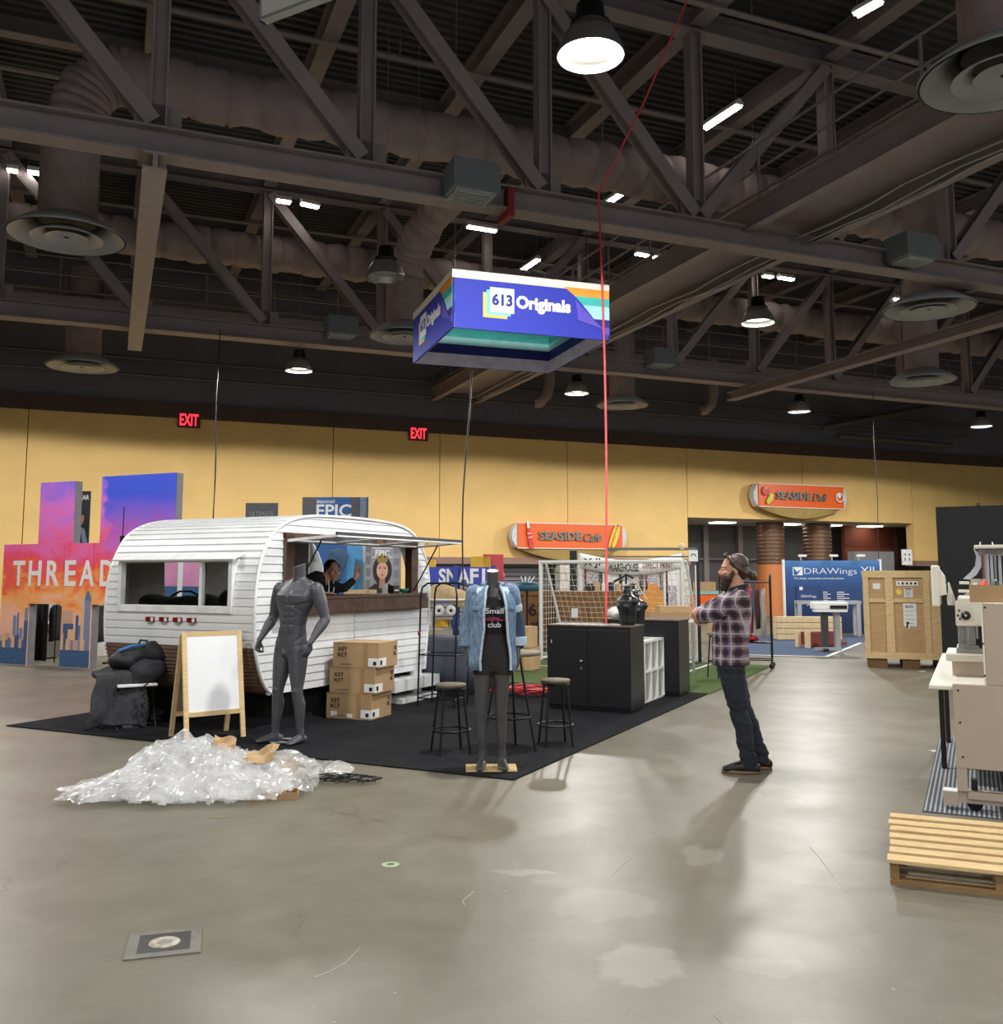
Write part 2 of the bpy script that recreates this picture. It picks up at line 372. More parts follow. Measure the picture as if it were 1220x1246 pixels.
# recess behind the openings
m = MB(); m.bx(s_open-1, s_deliR+10, TW+4.2, TW+4.4, 0, 6, 0, HROT); m.bx(s_open-1.2, s_open-1, TW+.4, TW+4.4, 0, 5, 0, HROT); m.bx(s_deliR+10, s_deliR+10.2, TW+.4, TW+4.4, 0, 5, 0, HROT)
struct(m.build('wall_recess', m_greywall), 'grey wall inside the deli recess behind the columns', 'wall')
m = MB(); m.bx(s_open-1, s_deliR+10, TW+.4, TW+4.4, z_deli-.02, z_deli+.1, 0, HROT)
struct(m.build('ceiling_recess', m_offwhite), 'pale ceiling inside the deli recess', 'ceiling')
for px in (858, 900, 1046-0):
    s = hs(px, TW+4.1); m = MB(); m.bx(s-.12, s+.12, TW+4.0, TW+4.2, 0, z_deli-.02, 0, HROT); struct(m.build('trim_3', m_steel2), None)
m = MB(); s0, s1 = hs(838, TW+4.1), hs(925, TW+4.1); m.bx(s0, s1, TW+4.05, TW+4.2, 2.25, 2.33, 0, HROT); struct(m.build('trim_4', m_steel2))
for px in (880, 960, 1010, 1060):  # glowing ceiling panels added only to brighten the dark recess
    s = hs(px, TW+2); m = MB(); m.bx(s-.45, s+.45, TW+1.7, TW+2.3, z_deli-.06, z_deli-.021, 0, HROT); tag(m.build('added_fill_panel', EM('added_recess_glow', 'fff4e2', 7.0)), 'added glowing panel brightening the deli recess, '+{880: 'first', 960: 'second', 1010: 'third', 1060: 'fourth'}[px]+' from the left', 'fill light', 'added fill panels in the deli recess')
# red-brown wall and grey block at the right of the recess
m_rust = M('rust_brown_wall_paint', '6d3522', .75, var=.05)
m_umber = M('umber_wall_paint', '412a22', .75, var=.05)
s0, s1, s2 = hs(1029, TW+2.5), hs(1088, TW+2.5), hs(1108, TW+1)
m = MB(); m.bx(s0, s1, TW+2.5, TW+2.7, 0, z_deli-.03, 0, HROT); struct(m.build('wall_rust', m_rust), 'rust brown wall at the back of the deli entrance', 'wall')
m = MB(); m.bx(s1, s2+1.2, TW+2.3, TW+2.7, 0, z_deli-.03, 0, HROT); struct(m.build('wall_umber', m_umber), 'dark umber wall return beside the rust brown wall', 'wall')
m = MB(); s0, s1 = hs(1040, TW+1.2), hs(1088, TW+1.2); m.bx(s0, s1, TW+1.2, TW+1.6, 0, PT(1060, 671, TW+1.2).z, 0, HROT)
tag(m.build('grey_partition', M('grey_partition_paint', '8e8f92', .7)), 'low grey partition block in front of the rust brown wall', 'partition')
# side walls and front wall of the hall (out of view, they close the room)
for nm, box in (('wall_left', (-45.2, -45, -25, TW)), ('wall_right', (60, 60.2, -25, TW))):
    m = MB(); m.bx(box[0], box[1], box[2], box[3], 0, 11.3, 0, HROT); struct(m.build(nm, m_yellow), 'far yellow side wall of the hall on the '+nm[5:]+' side', 'wall')

# ---------------------------------------------------------------- trusses
ZC0, ZC1, ZTOP = 7.08, 7.46, 10.9
NOD = [.35+2.81*k for k in range(-4, 13)]; MID = 3+4
def truss(t, label, srange):
    r = thing('roof_truss', label, 'roof truss', H(8.78, t, ZC0), RH)
    L = lambda s, z, dt=0: V((s-8.78, dt, z-ZC0))
    for nm, z, h in (('bottom_chord', (ZC0+ZC1)/2, .38), ('top_chord', ZTOP, .36)):
        m = MB(); m.ibeam(L(-12, z), L(36, z), .34, h); m.build(nm, m_steel, r)
    for k, s in enumerate(NOD):
        if not srange[0] < s < srange[1]: continue
        m = MB(); m.ibeam(L(s, ZC1), L(s, ZTOP-.18), .22, .22, up=V((1,0,0)), tf=.025, tw=.02); m.build('vertical_post', m_steel, r)
        m = MB(); m.bx(s-8.78-.3, s-8.78+.3, -.02, .02, ZC1-ZC0, ZC1-ZC0+.35); m.build('gusset_plate', m_steel, r)
        j = k-1 if k <= MID else k+1
        d = V((NOD[j]-s, 0, ZTOP-ZC1)).normalized() if j < len(NOD) and j >= 0 else None
        if d is not None: m = MB(); m.ibeam(L(s, ZC1)+d*.1, L(NOD[j], ZTOP-.18)-d*.05, .22, .24, up=V((0,1,0)), tf=.025, tw=.02); m.build('diagonal_brace', m_steel, r)
        if k == MID:
            j = k+1; d = V((NOD[j]-s, 0, ZTOP-ZC1)).normalized(); m = MB(); m.ibeam(L(s, ZC1)+d*.1, L(NOD[j], ZTOP-.18), .22, .24, up=V((0,1,0)), tf=.025, tw=.02); m.build('diagonal_brace', m_steel, r)
    return r
truss(12.8, 'dark steel roof truss nearer the camera, in front of the hanging blue sign', (-3, 16))
truss(22.3, 'dark steel roof truss farther back, close to the yellow wall', (-5, 30))
# ceiling beams along the depth at every truss node, and purlins across
ORD = 'first second third fourth fifth sixth seventh eighth ninth tenth eleventh twelfth thirteenth fourteenth fifteenth sixteenth'.split()
for k, s in enumerate(NOD):
    if s < -6 or s > 30: continue
    m = MB(); m.ibeam(H(s, 6, 11.02), H(s, 29.9, 11.02), .3, .42)
    tag(m.build('ceiling_beam', m_steel), 'steel beam under the roof deck running toward the back wall, '+ORD[k-2]+' from the left', 'ceiling beam', 'steel beams under the roof deck')
for t, w_ in ((9.9, 'nearest to the camera'), (17.6, 'middle one'), (26.0, 'farthest one')):
    m = MB(); m.ibeam(H(-12, t, 11.08), H(34, t, 11.08), .25, .3)
    tag(m.build('ceiling_purlin', m_steel), 'steel purlin across the hall under the roof deck, '+w_, 'ceiling purlin', 'steel purlins under the roof deck')
for ti, t in enumerate((12.0, 15.4, 18.4, 21.3, 24.5, 27.5)):
    m = MB(); m.tube([H(-12, t, 10.72), H(34, t, 10.72)], .05, 8)
    for s in range(-6, 30, 5): m.tube([H(s+.4, t, 10.72), H(s+.4, t, 11.25)], .012, 5)
    tag(m.build('sprinkler_pipe', m_rail), 'thin sprinkler pipe hung under the roof deck, '+ORD[ti]+' from the camera', 'pipe', 'sprinkler pipes under the roof deck')
# underslung beams tying the two trusses
for s, lab in ((.33, 'light grey flat beam slung under both trusses on the left'), (17.0, 'light grey flat beam slung under both trusses on the right')):
    r = thing('tie_beam', lab, 'beam', H(s, 12.5, 6.82), RH)
    m = MB(); m.ibeam((0, -3.5 if s > 1 else 0, .1), (0, 10.7, .1), .3, .24); m.build('beam_web', m_steel if s > 1 else m_steel2, r)
    for y in (.3, 9.8):
        m = MB(); m.bx(-.09, .09, y-.09, y+.09, .2, .27); m.build('hanger_clip', m_steel, r)
# ---------------------------------------------------------------- lagged ducts
def duct(name, label, pts, rad, wrap=.55, group=None):
    # wrinkled lagging: rings pinched at every strap
    P3 = []; RR = []
    for a, b_ in zip(pts, pts[1:]):
        a, b_ = V(a), V(b_); L = (b_-a).length; n = max(2, int(L/wrap))
        for i in range(n):
            for f, q in ((0, .9), (.08, 1.0), (.5, 1.05), (.92, 1.0)):
                P3.append(a.lerp(b_, (i+f)/n)); RR.append(rad*q*(1+R.uniform(-.02, .02)))
    P3.append(V(pts[-1])); RR.append(rad*.95)
    m = MB(); m.tube(P3, RR, 18)
    for i, v in enumerate(m.v):
        n = mnoise.noise_vector(V(v)*2.2)*.05+mnoise.noise_vector(V(v)*6)*.035; m.v[i] = (v[0]+n.x, v[1]+n.y, v[2]+n.z)
    return m
D1 = thing('supply_duct', 'fat lagged air duct behind the nearer truss, high under the deck', 'air duct', H(6, 15.5, 9.45))
D2 = thing('supply_duct', 'pinkish lagged air duct farther back beyond the second truss', 'air duct', H(8, 23.1, 9.5))
LD = lambda p, o: [V(q)-V(o.location) for q in p]
duct('d', '', LD([H(-.2, 15.5, 9.45), H(14.9, 15.5, 9.45)], D1), .43).build('duct_run', m_duct, D1)
duct('d', '', LD([H(14.9, 15.5, 9.45), H(30, 15.5, 9.45)], D1), .43).build('duct_run', m_duct, D1)
duct('d', '', LD([H(-8, 23.1, 9.5), H(8, 23.1, 9.5)], D2), .42).build('duct_run', m_duct, D2)
duct('d', '', LD([H(8, 23.1, 9.5), H(36, 23.1, 9.5)], D2), .42).build('duct_run', m_duct, D2)
def bend(p0, p1, p2, n=7): return [V(p0)*(1-k)**2 + V(p1)*2*k*(1-k) + V(p2)*k*k for k in [i/n for i in range(n+1)]]
p80 = G(85, 285, 6.8)
s, t = ST(p80)
duct('d', '', LD(bend(H(.5, 15.5, 9.45), H(s, t, 9.75), H(s, t, 8.35)), D1), .42, .3).build('duct_elbow', m_duct, D1)
p2 = G(492, 410, 6.8); s2, t2 = ST(p2)
duct('d', '', LD(bend(H(6.3, 15.8, 9.3), H(s2, 19.4, 9.3), H(s2, t2, 8.0)), D1), .36, .35).build('duct_branch', m_duct, D1)
def diffuser(p, label, ztop, rad=.43, disc=.86):
    r = thing('air_diffuser', label, 'air diffuser', (p.x, p.y, p.z))
    m = MB(); m.lathe([(rad, .3), (rad*1.0, ztop-p.z)], 24); m.build('drop_pipe', m_duct, r)
    m = MB(); m.lathe([(disc, 0), (disc+.01, .03), (disc*.78, .17), (rad*1.02, .3), (rad*.98, .3), (disc*.76, .15), (disc*.97, 0)], 32); m.build('outer_cone', m_galv, r)
    m = MB(); m.lathe([(disc*.62, -.02), (disc*.45, .07), (.3, .12), (.3, .1), (disc*.45, .05), (disc*.6, -.03)], 32, close=True); m.build('middle_cone', m_galv, r)
    m = MB(); m.lathe([(disc*.36, -.01), (disc*.2, .06), (.1, .07), (.04, .0)], 28); m.build('inner_cone', m_galv, r)
    m = MB(); m.lathe([(.01, .24), (rad*.97, .24)], 24); m.build('throat', m_darkin, r)
    return r
diffuser(G(81, 289, 6.8), 'large round air diffuser at far left with a lagged drop pipe', 8.4)
diffuser(p2, 'round air diffuser partly behind the hanging blue sign', 8.0, .40, .78)
diffuser(G(1130, 377, 6.8), 'large round air diffuser above another one, right of the hanging blue sign', 9.5)
diffuser(G(1122, 464, 6.8), 'round air diffuser directly below another one on the right', 9.5)
diffuser(G(100, 447, 6.8), 'small looking round air diffuser at far left near the brown band', 9.3)
diffuser(G(757, 494, 6.8), 'round air diffuser near the back wall behind the red cable', 9.3, .4, .8)
diffuser(G(1222, 92, 6.8), 'round air diffuser cut by the top right corner of the view', 10.6, .42, .84)
# ---------------------------------------------------------------- catwalks
def catwalk(label, s0, s1, t0, t1, z, along):
    # along 't': runs toward the back wall between s0 and s1; along 's': runs across
    r = thing('roof_catwalk', label, 'catwalk', H(s0, t0, z), RH)
    L = t1-t0 if along == 't' else s1-s0; Wd = s1-s0 if along == 't' else t1-t0
    T = (lambda a, l, q: V((a, l, q))) if along == 't' else (lambda a, l, q: V((l, a, q)))
    for a in (0, Wd):
        m = MB(); m.ibeam(T(a, 0, .2), T(a, L, .2), .18, .42, tf=.025, tw=.015); m.build('edge_girder', m_steel, r)
        for h in (.55, .95, 1.4):
            m = MB(); m.tube([T(a, 0, h), T(a, L, h)], .024, 6); m.build('guard_rail', m_rail, r)
        n = int(L/1.7)
        for i in range(n+1): m = MB(); m.tube([T(a, L*i/n, .4), T(a, L*i/n, 1.4)], .026, 6); m.build('guard_post', m_rail, r)
    m = MB(); a0, a1 = T(.03, 0, .3), T(Wd-.03, L, .34); m.bx(a0.x, a1.x, a0.y, a1.y, a0.z, a1.z); m.build('deck_plate', m_steel, r)
    return r
catwalk('steel catwalk with railings running from upper right toward the back wall', 9.75, 11.25, 5.5, 29.6, 7.4, 't')
catwalk('dark steel catwalk with railings along the back wall', -10, 33, 25.0, 26.2, 8.0, 's')
for i, (a, z) in enumerate(((10.7, 7.36), (10.95, 7.34), (11.12, 7.36))):
    m = MB(); m.tube([H(a+.05*math.sin(k*1.3+i), 7+k*.8, z+.02*math.sin(k*2.1+i)) for k in range(28)], .014, 6)
    tag(m.build('power_conduit', m_galv), 'thin grey conduit clipped under the long catwalk, '+('left one', 'middle one', 'right one')[i], 'conduit', 'conduits under the catwalk')
# ---------------------------------------------------------------- lamps
def lamp(px, py, label, lit=1):
    s, t = ST(G(px, py, LAMP_Z)); s = min(LS, key=lambda a: abs(a-s)); t = min(LT, key=lambda a: abs(a-t))
    r = thing('high_bay_lamp', label, 'ceiling lamp', H(s, t, LAMP_Z))
    m = MB(); m.lathe([(.335, -.1), (.33, -.07), (.27, .07), (.21, .17), (.2, .17), (.26, .06), (.32, -.1)], 28); m.build('reflector', m_alu, r)
    m = MB(); m.lathe([(.02, .17), (.2, .17), (.2, .22), (.15, .25), (.13, .42), (.02, .42)], 20); m.build('ballast_housing', m_black, r)
    m = MB(); m.tube([(0, 0, .42), (0, 0, .62)], .012, 6); m.tube([(.03*math.cos(k), 0, .66+.04*math.sin(k)) for k in [i*.7 for i in range(9)]], .008, 5, closed=True); m.build('hook', m_rail, r)
    m = MB(); m.lathe([(.005, .02), (.15, .02), (.26, .0), (.265, .03), (.005, .06)], 24); m.build('lens', (m_lens if lit == 2 else m_lens_far) if lit else m_galv, r, kind=None)
    m = MB(); m.tube([(0, 0, .7), (0, 0, (11.0 if t < 22 else 8.95)-LAMP_Z)], .006, 5); m.build('suspension_cable', m_rail, r)
    return r
lamp(715, 55, 'glaring high bay lamp at the top, nearest and largest of all', 2)
lamp(468, 330, 'unlit high bay lamp with a bare metal reflector, left of the blue sign', 0)
lamp(370, 447, 'lit high bay lamp left of the blue sign against the charcoal wall')
lamp(915, 385, 'lit high bay lamp right of the blue sign above the catwalk level')
lamp(700, 478, 'lit high bay lamp just below the blue sign beside the red cable')
lamp(977, 495, 'lit high bay lamp above the orange deli sign')
lamp(1203, 515, 'lit high bay lamp at the far right edge against the charcoal wall')
strips = [((900,127),(856,156)), ((1072,0),(1040,18)), ((759,233),(734,250)), ((336,243),(354,246)), ((366,247),(388,252)), ((568,275),(604,281)),
          ((655,315),(633,330)), ((773,308),(790,311)), ((795,312),(816,316)), ((928,335),(940,337)), ((947,337),(965,340)), ((1086,363),(1101,366)), ((8,206),(22,208)), ((33,208),(52,211))]
SLAB = ['long fluorescent strip at the right end of the fat duct', 'fluorescent strip cut by the top edge of the view at the right', 'fluorescent strip beside the red cable above the blue sign', 'left one of two fluorescent strips in line over the left ducts', 'right one of two fluorescent strips in line over the left ducts', 'fluorescent strip just below the grey box unit above the blue sign', 'fluorescent strip right behind the top edge of the blue sign', 'left one of two fluorescent strips right of the red cable', 'right one of two fluorescent strips right of the red cable', 'left one of two fluorescent strips above the long catwalk end', 'right one of two fluorescent strips above the long catwalk end', 'small fluorescent strip beside the large diffuser on the right', 'left one of two fluorescent strips at the far left edge', 'right one of two fluorescent strips at the far left edge']
for si, (a, b_) in enumerate(strips):
    p, q = G(*a, 10.3), G(*b_, 10.3); d = (q-p).normalized(); L = min(1.25, (q-p).length); mid = (p+q)/2
    rz = math.atan2(d.y, d.x)
    r = thing('strip_light', 'lit '+SLAB[si], 'strip light', mid, rz, 'fluorescent strips under the roof deck')
    m = MB(); m.bx(-L/2, L/2, -.09, .09, 0, .06); m.prof((-L/2, 0, .06), (L/2, 0, .06), [(-.05, 0), (.05, 0), (.03, .06), (-.03, .06)]); m.build('housing', m_white, r)
    for y in (-.045, .045): m = MB(); m.tube([(-L/2+.02, y, -.025), (L/2-.02, y, -.025)], .024, 8); m.build('tube', m_tube, r)
    [MB().tube([(x, 0, .1), (x, 0, .9)], .006, 4).build('hanger_rod', m_rail, r) for x in (-L*.4, L*.4)]
# grey units on the chords
for px, py, t, lab in ((573, 224, 12.45, 'grey vented box unit fixed to the nearer truss above the blue sign'), (415, 400, 21.95, 'grey vented box unit fixed to the farther truss left of the blue sign'),
                       (1108, 306, 12.45, 'grey vented box unit fixed to the nearer truss at the right'), (803, 437, 21.95, 'grey vented box unit fixed to the farther truss right of the blue sign')):
    p = PT(px, py, t); r = thing('box_unit', lab, 'ceiling unit', (p.x, p.y, p.z-.18), RH)
    m = MB(); m.bx(-.36, .36, -.28, .28, 0, .44); m.build('housing', m_unit, r, bevel=.015)
    m = MB(); m.bx(-.3, .3, -.24, .24, -.03, 0); m.build('bottom_frame', m_galv, r)
    for k in range(6): m = MB(); m.bx(-.26, .26, -.2+k*.08-.012, -.2+k*.08+.012, -.05, -.03); m.build('louvre', m_galv, r)
# pipes on the charcoal wall
for pts, r_, lab in (([(1000,520),(1160,490)], .12, 'thick dark pipe sloping along the charcoal wall at right'), ([(1020,530),(1158,542)], .1, 'grey pipe with a cap low on the charcoal wall')):
    m = MB(); m.tube([PT(x, y, 29.4) for x, y in pts], r_, 10); tag(m.build('wall_pipe', m_pipe), lab, 'pipe')
for px, py, lab in ((868, 488, 'bent vent pipe against the charcoal wall right of the red cable'), (668, 478, 'bent vent pipe against the charcoal wall below the blue sign')):
    p = PT(px, py, 29.0); m = MB(); m.tube([p+V((0,0,1.6)), p+V((0,0,.3)), p+V((-.1,0,-.1)), p+V((-.35,-.05,-.35)), p+V((-.5,-.05,-.36))], .2, 12); tag(m.build('vent_pipe', m_duct), lab, 'pipe')
m = MB()
for z in (8.0, 7.5): m.tube([H(-12, 29.5, z), H(34, 29.5, z)], .04, 6)
tag(m.build('wall_conduit', m_pipe, kind='stuff'), 'thin conduits running along the charcoal wall', 'conduit')
# red strap round the chord
p = PT(622, 247, 12.6); r = MB(); r.bx(-.05, .05, .0, .4, -.2, .24); r = r.build('red_strap', M('red_webbing', '8e1722', .6)); r.location = p; r.rotation_euler = (0, 0, RH); tag(r, 'red webbing strap wrapped round the nearer truss chord', 'strap')
# white hanging panel at the top edge
p, q = G(318, 25, 6.4), G(400, -6, 6.4); d = q-p; r = thing('overhead_banner', 'white hanging panel corner at the top edge of the view', 'hanging sign', p, math.atan2(d.y, d.x))
m = MB(); m.bx(0, 2.4, 0, .06, .03, 1.2); m.build('panel_sheet', m_white, r)
m = MB(); m.bx(-.02, 2.42, -.01, .07, 0, .03); m.bx(-.02, 0, -.01, .07, 0, 1.2); m.build('panel_edge', m_galv, r)
m = MB(); m.tube([(.3, .03, 1.2), (.3, .03, 4.4)], .006, 5); m.tube([(2.1, .03, 1.2), (2.1, .03, 4.4)], .006, 5); m.build('suspension_cable', m_rail, r)
# ================================================================ THE BOOTH: carpet, turf, caravan
m_carpet = M('black_carpet', '1f2023', .95, var=.35, scale=40, bump=.3, spec=.1)
m_turf = M('green_turf', '55663c', .95, var=.3, scale=60, bump=.4, spec=.1)
m_turfline = M('white_turf_line', 'd5d8cf', .9)
o = MB().bx(-6.0, 0, 0, 6.05, .001, .012).build('booth_carpet', m_carpet); o.location = B0; o.rotation_euler = (0, 0, RB); tag(o, 'black square booth carpet under the caravan, stools and mannequins', 'carpet')
r = thing('turf_carpet', 'green artificial turf behind the black carpet under the soccer goal', 'carpet', B0, RB)
MB().bx(-6.3, 0.02, 6.06, 10.5, .001, .014).build('turf_sheet', m_turf, r)
for a in ((-1.05, -.99, 6.1, 10.2), (-4.2, -4.14, 6.5, 10.2), (-4.14, -1.05, 8.6, 8.66)): MB().bx(*a, .014, .017).build('turf_line', m_turfline, r)

# ---------------------------------------------------------------- caravan: local x = width (0 at the service side, -W far), y = length u, z up; outward of the service side = +x
CV = V((-2.54, 9.8, 0)); CW = 2.15; m_sid = M('white_aluminium_siding', 'dfe1e2', .42, .0, .07, 3, bump=.03); m_sid2 = M('brown_painted_slat', '6b5346', .6, var=.15, scale=5)
m_brownwood = WOOD('dark_stained_wood', '2c1a12', '6e4a33', .55, (18, 2, 2), 3)
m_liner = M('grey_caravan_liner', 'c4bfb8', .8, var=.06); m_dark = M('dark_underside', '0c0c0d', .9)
m_trimw = M('white_metal_trim', 'eceeee', .35, .1)
cv = thing('caravan', 'vintage white ribbed caravan food stand with a service window and brown slatted tail', 'caravan', CV, RB)
SILH = [(.40,.36),(.24,.40),(.12,.56),(.03,.82),(0,1.12),(.01,1.42),(.05,1.66),(.13,1.86),(.26,2.04),(.45,2.16),(.72,2.235),(1.1,2.27),(1.9,2.28),(2.6,2.25),(2.98,2.17),(3.22,2.02),(3.40,1.78),(3.47,1.5),(3.47,1.15),(3.42,.7),(3.38,.36)]
REAR = SILH[:14]
def u_at(z, side):                        # outline in u at height z: rear (0) or front (1)
    pts = SILH[1:13] if side == 0 else SILH[12:][::-1]
    for (ua, za), (ub, zb) in zip(pts, pts[1:]):
        if za <= z <= zb: return ua+(ub-ua)*(z-za)/(zb-za+1e-9)
    return pts[0][0] if z < pts[0][1] else pts[-1][0]
# fine sampled rear curve by arc length
def resample(pts, step):
    out = [V(pts[0]).to_2d()]; acc = 0
    pts = [V((a, b_)) for a, b_ in pts]
    L = [0]
    for a, b_ in zip(pts, pts[1:]): L.append(L[-1]+(b_-a).length)
    n = max(1, round(L[-1]/step)); res = []
    for i in range(n+1):
        d = L[-1]*i/n
        for k in range(len(pts)-1):
            if d <= L[k+1]+1e-9:
                f = (d-L[k])/(L[k+1]-L[k]+1e-12); res.append(pts[k].lerp(pts[k+1], f)); break
    return res
def smooth_curve(pts, n=4):
    P4 = [V((a, b_, 0)) for a, b_ in pts]; out = []
    for i in range(len(P4)-1):
        p0, p1, p2, p3 = P4[max(i-1, 0)], P4[i], P4[i+1], P4[min(i+2, len(P4)-1)]
        for k in range(n):
            t = k/n; q = .5*((2*p1)+(p2-p0)*t+(2*p0-5*p1+4*p2-p3)*t*t+(3*p1-p0-3*p2+p3)*t**3); out.append((q.x, q.y))
    out.append(pts[-1]); return out
SM = smooth_curve(SILH)
WZ0, WZ1, WV0, WV1 = 1.265, 1.74, -1.885, -.33      # rear window
def strip(x0, x1, a, b_, mat, name, th=.016):       # a lapped strip of the tail between two profile points
    d = (b_-a).normalized(); nrm = V((-d.y, d.x))   # outward is -u at the tail
    lo = a+nrm*th*1.0; hi = b_+nrm*.004
    m = MB(); vs = []
    for x in (x0, x1): vs += [V((x, a.x-0*nrm.x, a.y)), V((x, lo.x, lo.y)), V((x, (lo.x+hi.x)/2+nrm.x*.002, (lo.y+hi.y)/2+nrm.y*.002)), V((x, hi.x, hi.y)), V((x, b_.x, b_.y))]
    m.add(vs, [(0,1,2,3,4), (9,8,7,6,5)]+[(i, 5+i, 5+(i+1) % 5, (i+1) % 5) for i in range(5)]); m.build(name, mat, cv)
rear = resample([p for p in SM if True][:4*13], .085)
for a, b_ in zip(rear, rear[1:]):
    z0, z1 = a.y, b_.y
    if b_.y < .86 and a.x < .5:
        mid = (a+b_)/2; strip(-CW, 0, a, mid, m_sid2, 'tail_slat', .02); strip(-CW, 0, mid, b_, m_sid2, 'tail_slat', .02)
    elif WZ0-.02 < (z0+z1)/2 < WZ1+.02 and a.x < .3:
        strip(-CW, WV0-.02, a, b_, m_sid, 'siding_strip'); strip(WV1+.02, 0, a, b_, m_sid, 'siding_strip')
    else: strip(-CW, 0, a, b_, m_sid, 'siding_strip')
roofp = [V(p) for p in SM[4*13-1:]]
roofr = resample([tuple(p) for p in roofp], .12)
def skin(name, x0, x1, pts): m = MB(); m.rings([[V((x, p.x, p.y)) for x in (x0, x1)] for p in pts], True, 0, False, False); m.build(name, m_sid, cv, solid=.02)
top = [p for p in roofr if p.x < 3.0 or p.y > 2.06]; front = [p for p in roofr if not (p.x < 3.0 or p.y > 2.06)]
skin('roof_skin', -CW, 0, [rear[-1]]+top); FW0, FW1 = -1.74, -.34
skin('front_skin', -CW, FW0, [top[-1]]+front); skin('front_skin', FW1, 0, [top[-1]]+front); lowf = [p for p in front if p.y < 1.0]; skin('front_skin', FW0, FW1, lowf)
# service side strips, cut by the window
SU0, SU1, SZ0, SZ1 = .44, 3.12, 1.2, 2.04
z = .36; k = 0
while z < 2.26:
    z1 = min(z+.085, 2.27); zm = (z+z1)/2
    ua, ub = u_at(z+.01, 0), u_at(z+.01, 1); ua1, ub1 = u_at(z1, 0), u_at(z1, 1)
    if zm > 2.235: ua, ub, ua1, ub1 = .75, 2.6, 1.1, 2.0
    def side_strip(A, B_, A1, B1):
        mm = MB(); vs = [V((-.02, A, z)), V((.014, A, z)), V((.003, A1, z1)), V((-.02, A1, z1)), V((-.02, B_, z)), V((.014, B_, z)), V((.003, B1, z1)), V((-.02, B1, z1))]
        mm.add(vs, [(0,3,2,1),(4,5,6,7),(0,1,5,4),(1,2,6,5),(2,3,7,6),(3,0,4,7)]); mm.build('siding_strip', m_sid, cv)
    if SZ0 < zm < SZ1:
        side_strip(ua, SU0, ua1, SU0); side_strip(SU1, ub, SU1, ub1)
    elif zm < 1.2: side_strip(ua, 1.75, ua1, 1.75); side_strip(1.765, ub, 1.765, ub1)
    else: side_strip(ua, ub, ua1, ub1)
    z = z1
m = MB(); m.tube([V((.008, p[0], p[1])) for p in SM], .02, 6); m.build('edge_trim', m_trimw, cv)
m = MB(); m.tube([V((-CW, p[0], p[1])) for p in SM], .018, 6); m.build('edge_trim', m_trimw, cv)
# far side, floor, inner lining, skirt
m = MB(); x = -CW+.02
m.add([V((x, p[0], p[1])) for p in SM if p[0] < .874]+[V((x, .874, .36))], [tuple(range(len([p for p in SM if p[0] < .874])+1))])
m.add([V((x, 1.51, .36)), V((x, 1.51, 2.275))]+[V((x, p[0], p[1])) for p in SM if p[0] > 1.51], [tuple(range(2+len([p for p in SM if p[0] > 1.51])))])
m.bx(x-.01, x+.01, .874, 1.51, 1.98, 2.26); m.bx(x-.01, x+.01, .874, 1.51, .36, .5); m.build('far_wall', m_liner, cv, solid=.02)
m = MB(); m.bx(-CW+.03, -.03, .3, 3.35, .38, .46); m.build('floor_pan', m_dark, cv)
m = MB(); m.bx(-CW+.03, FW0, 3.1, 3.13, .46, 2.05); m.build('inner_end_wall', m_liner, cv)
m = MB(); m.bx(-1.95, -1.2, .55, 2.0, .46, 1.15); m.build('inner_cabinet', m_dark, cv)
m = MB(); m.bx(-CW+.05, -.05, .12, .62, 1.12, 1.16); m.build('rear_shelf', m_liner, cv)
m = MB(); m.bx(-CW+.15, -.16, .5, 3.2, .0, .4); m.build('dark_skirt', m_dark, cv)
wl = MB(); wl.lathe([(.02, -.09), (.26, -.09), (.31, -.05), (.31, .05), (.26, .09), (.02, .09)], 24, Mx.Translation((-.16, 1.8, .32)) @ Mx.Rotation(PI/2, 4, 'Y')); wl.build('wheel', M('tyre_rubber', '151515', .8), cv)
m_step = M('white_step_metal', 'd6d8d8', .5, var=.1)
m = MB(); m.bx(-.25, .2, 2.35, 3.45, .16, .3); m.build('front_step', m_step, cv); m = MB(); m.bx(-.3, .22, 2.5, 3.4, 0, .07); m.build('step_foot', m_step, cv)
m = MB(); m.bx(-.05, .01, 3.1, 3.3, 0.0, .4); m.build('corner_jack', m_trimw, cv)
# rear window: frame, hood, mullion, glass, lights
rf = MB(); yw = -.015
for x0, x1, z0, z1 in ((WV0-.05, WV1+.05, WZ0-.06, WZ0), (WV0-.05, WV1+.05, WZ1, WZ1+.03), (WV0-.05, WV0, WZ0, WZ1), (WV1, WV1+.05, WZ0, WZ1)): rf.bx(x0, x1, yw-.02, .08, z0, z1)
rfo = rf.build('rear_window_frame', m_trimw, cv)
MB().bx(WV1-.42, WV1-.38, yw, .05, WZ0, WZ1).build('mullion', m_trimw, rfo)
mg = N('window_glass'); mg.set(Roughness=.03); mg.b.inputs['Transmission Weight'].default_value = 1.0; mg.b.inputs['IOR'].default_value = 1.02; mg.b.inputs['Base Color'].default_value = (.85, .87, .87, 1); m_glass = mg.m
MB().bx(WV0, WV1, .03, .034, WZ0, WZ1).build('pane', m_glass, rfo)
MB().prof((WV0-.1, 0, WZ1+.05), (WV1+.12, 0, WZ1+.05), [(-.07, -.01), (.05, .05), (.05, .03), (-.07, -.025)] if False else [(.09, -.035), (-.06, .03), (-.06, .045), (.1, -.02)]).build('window_hood', m_trimw, cv)
m_lamp_red = M('red_marker_lens', '7e1512', .3)
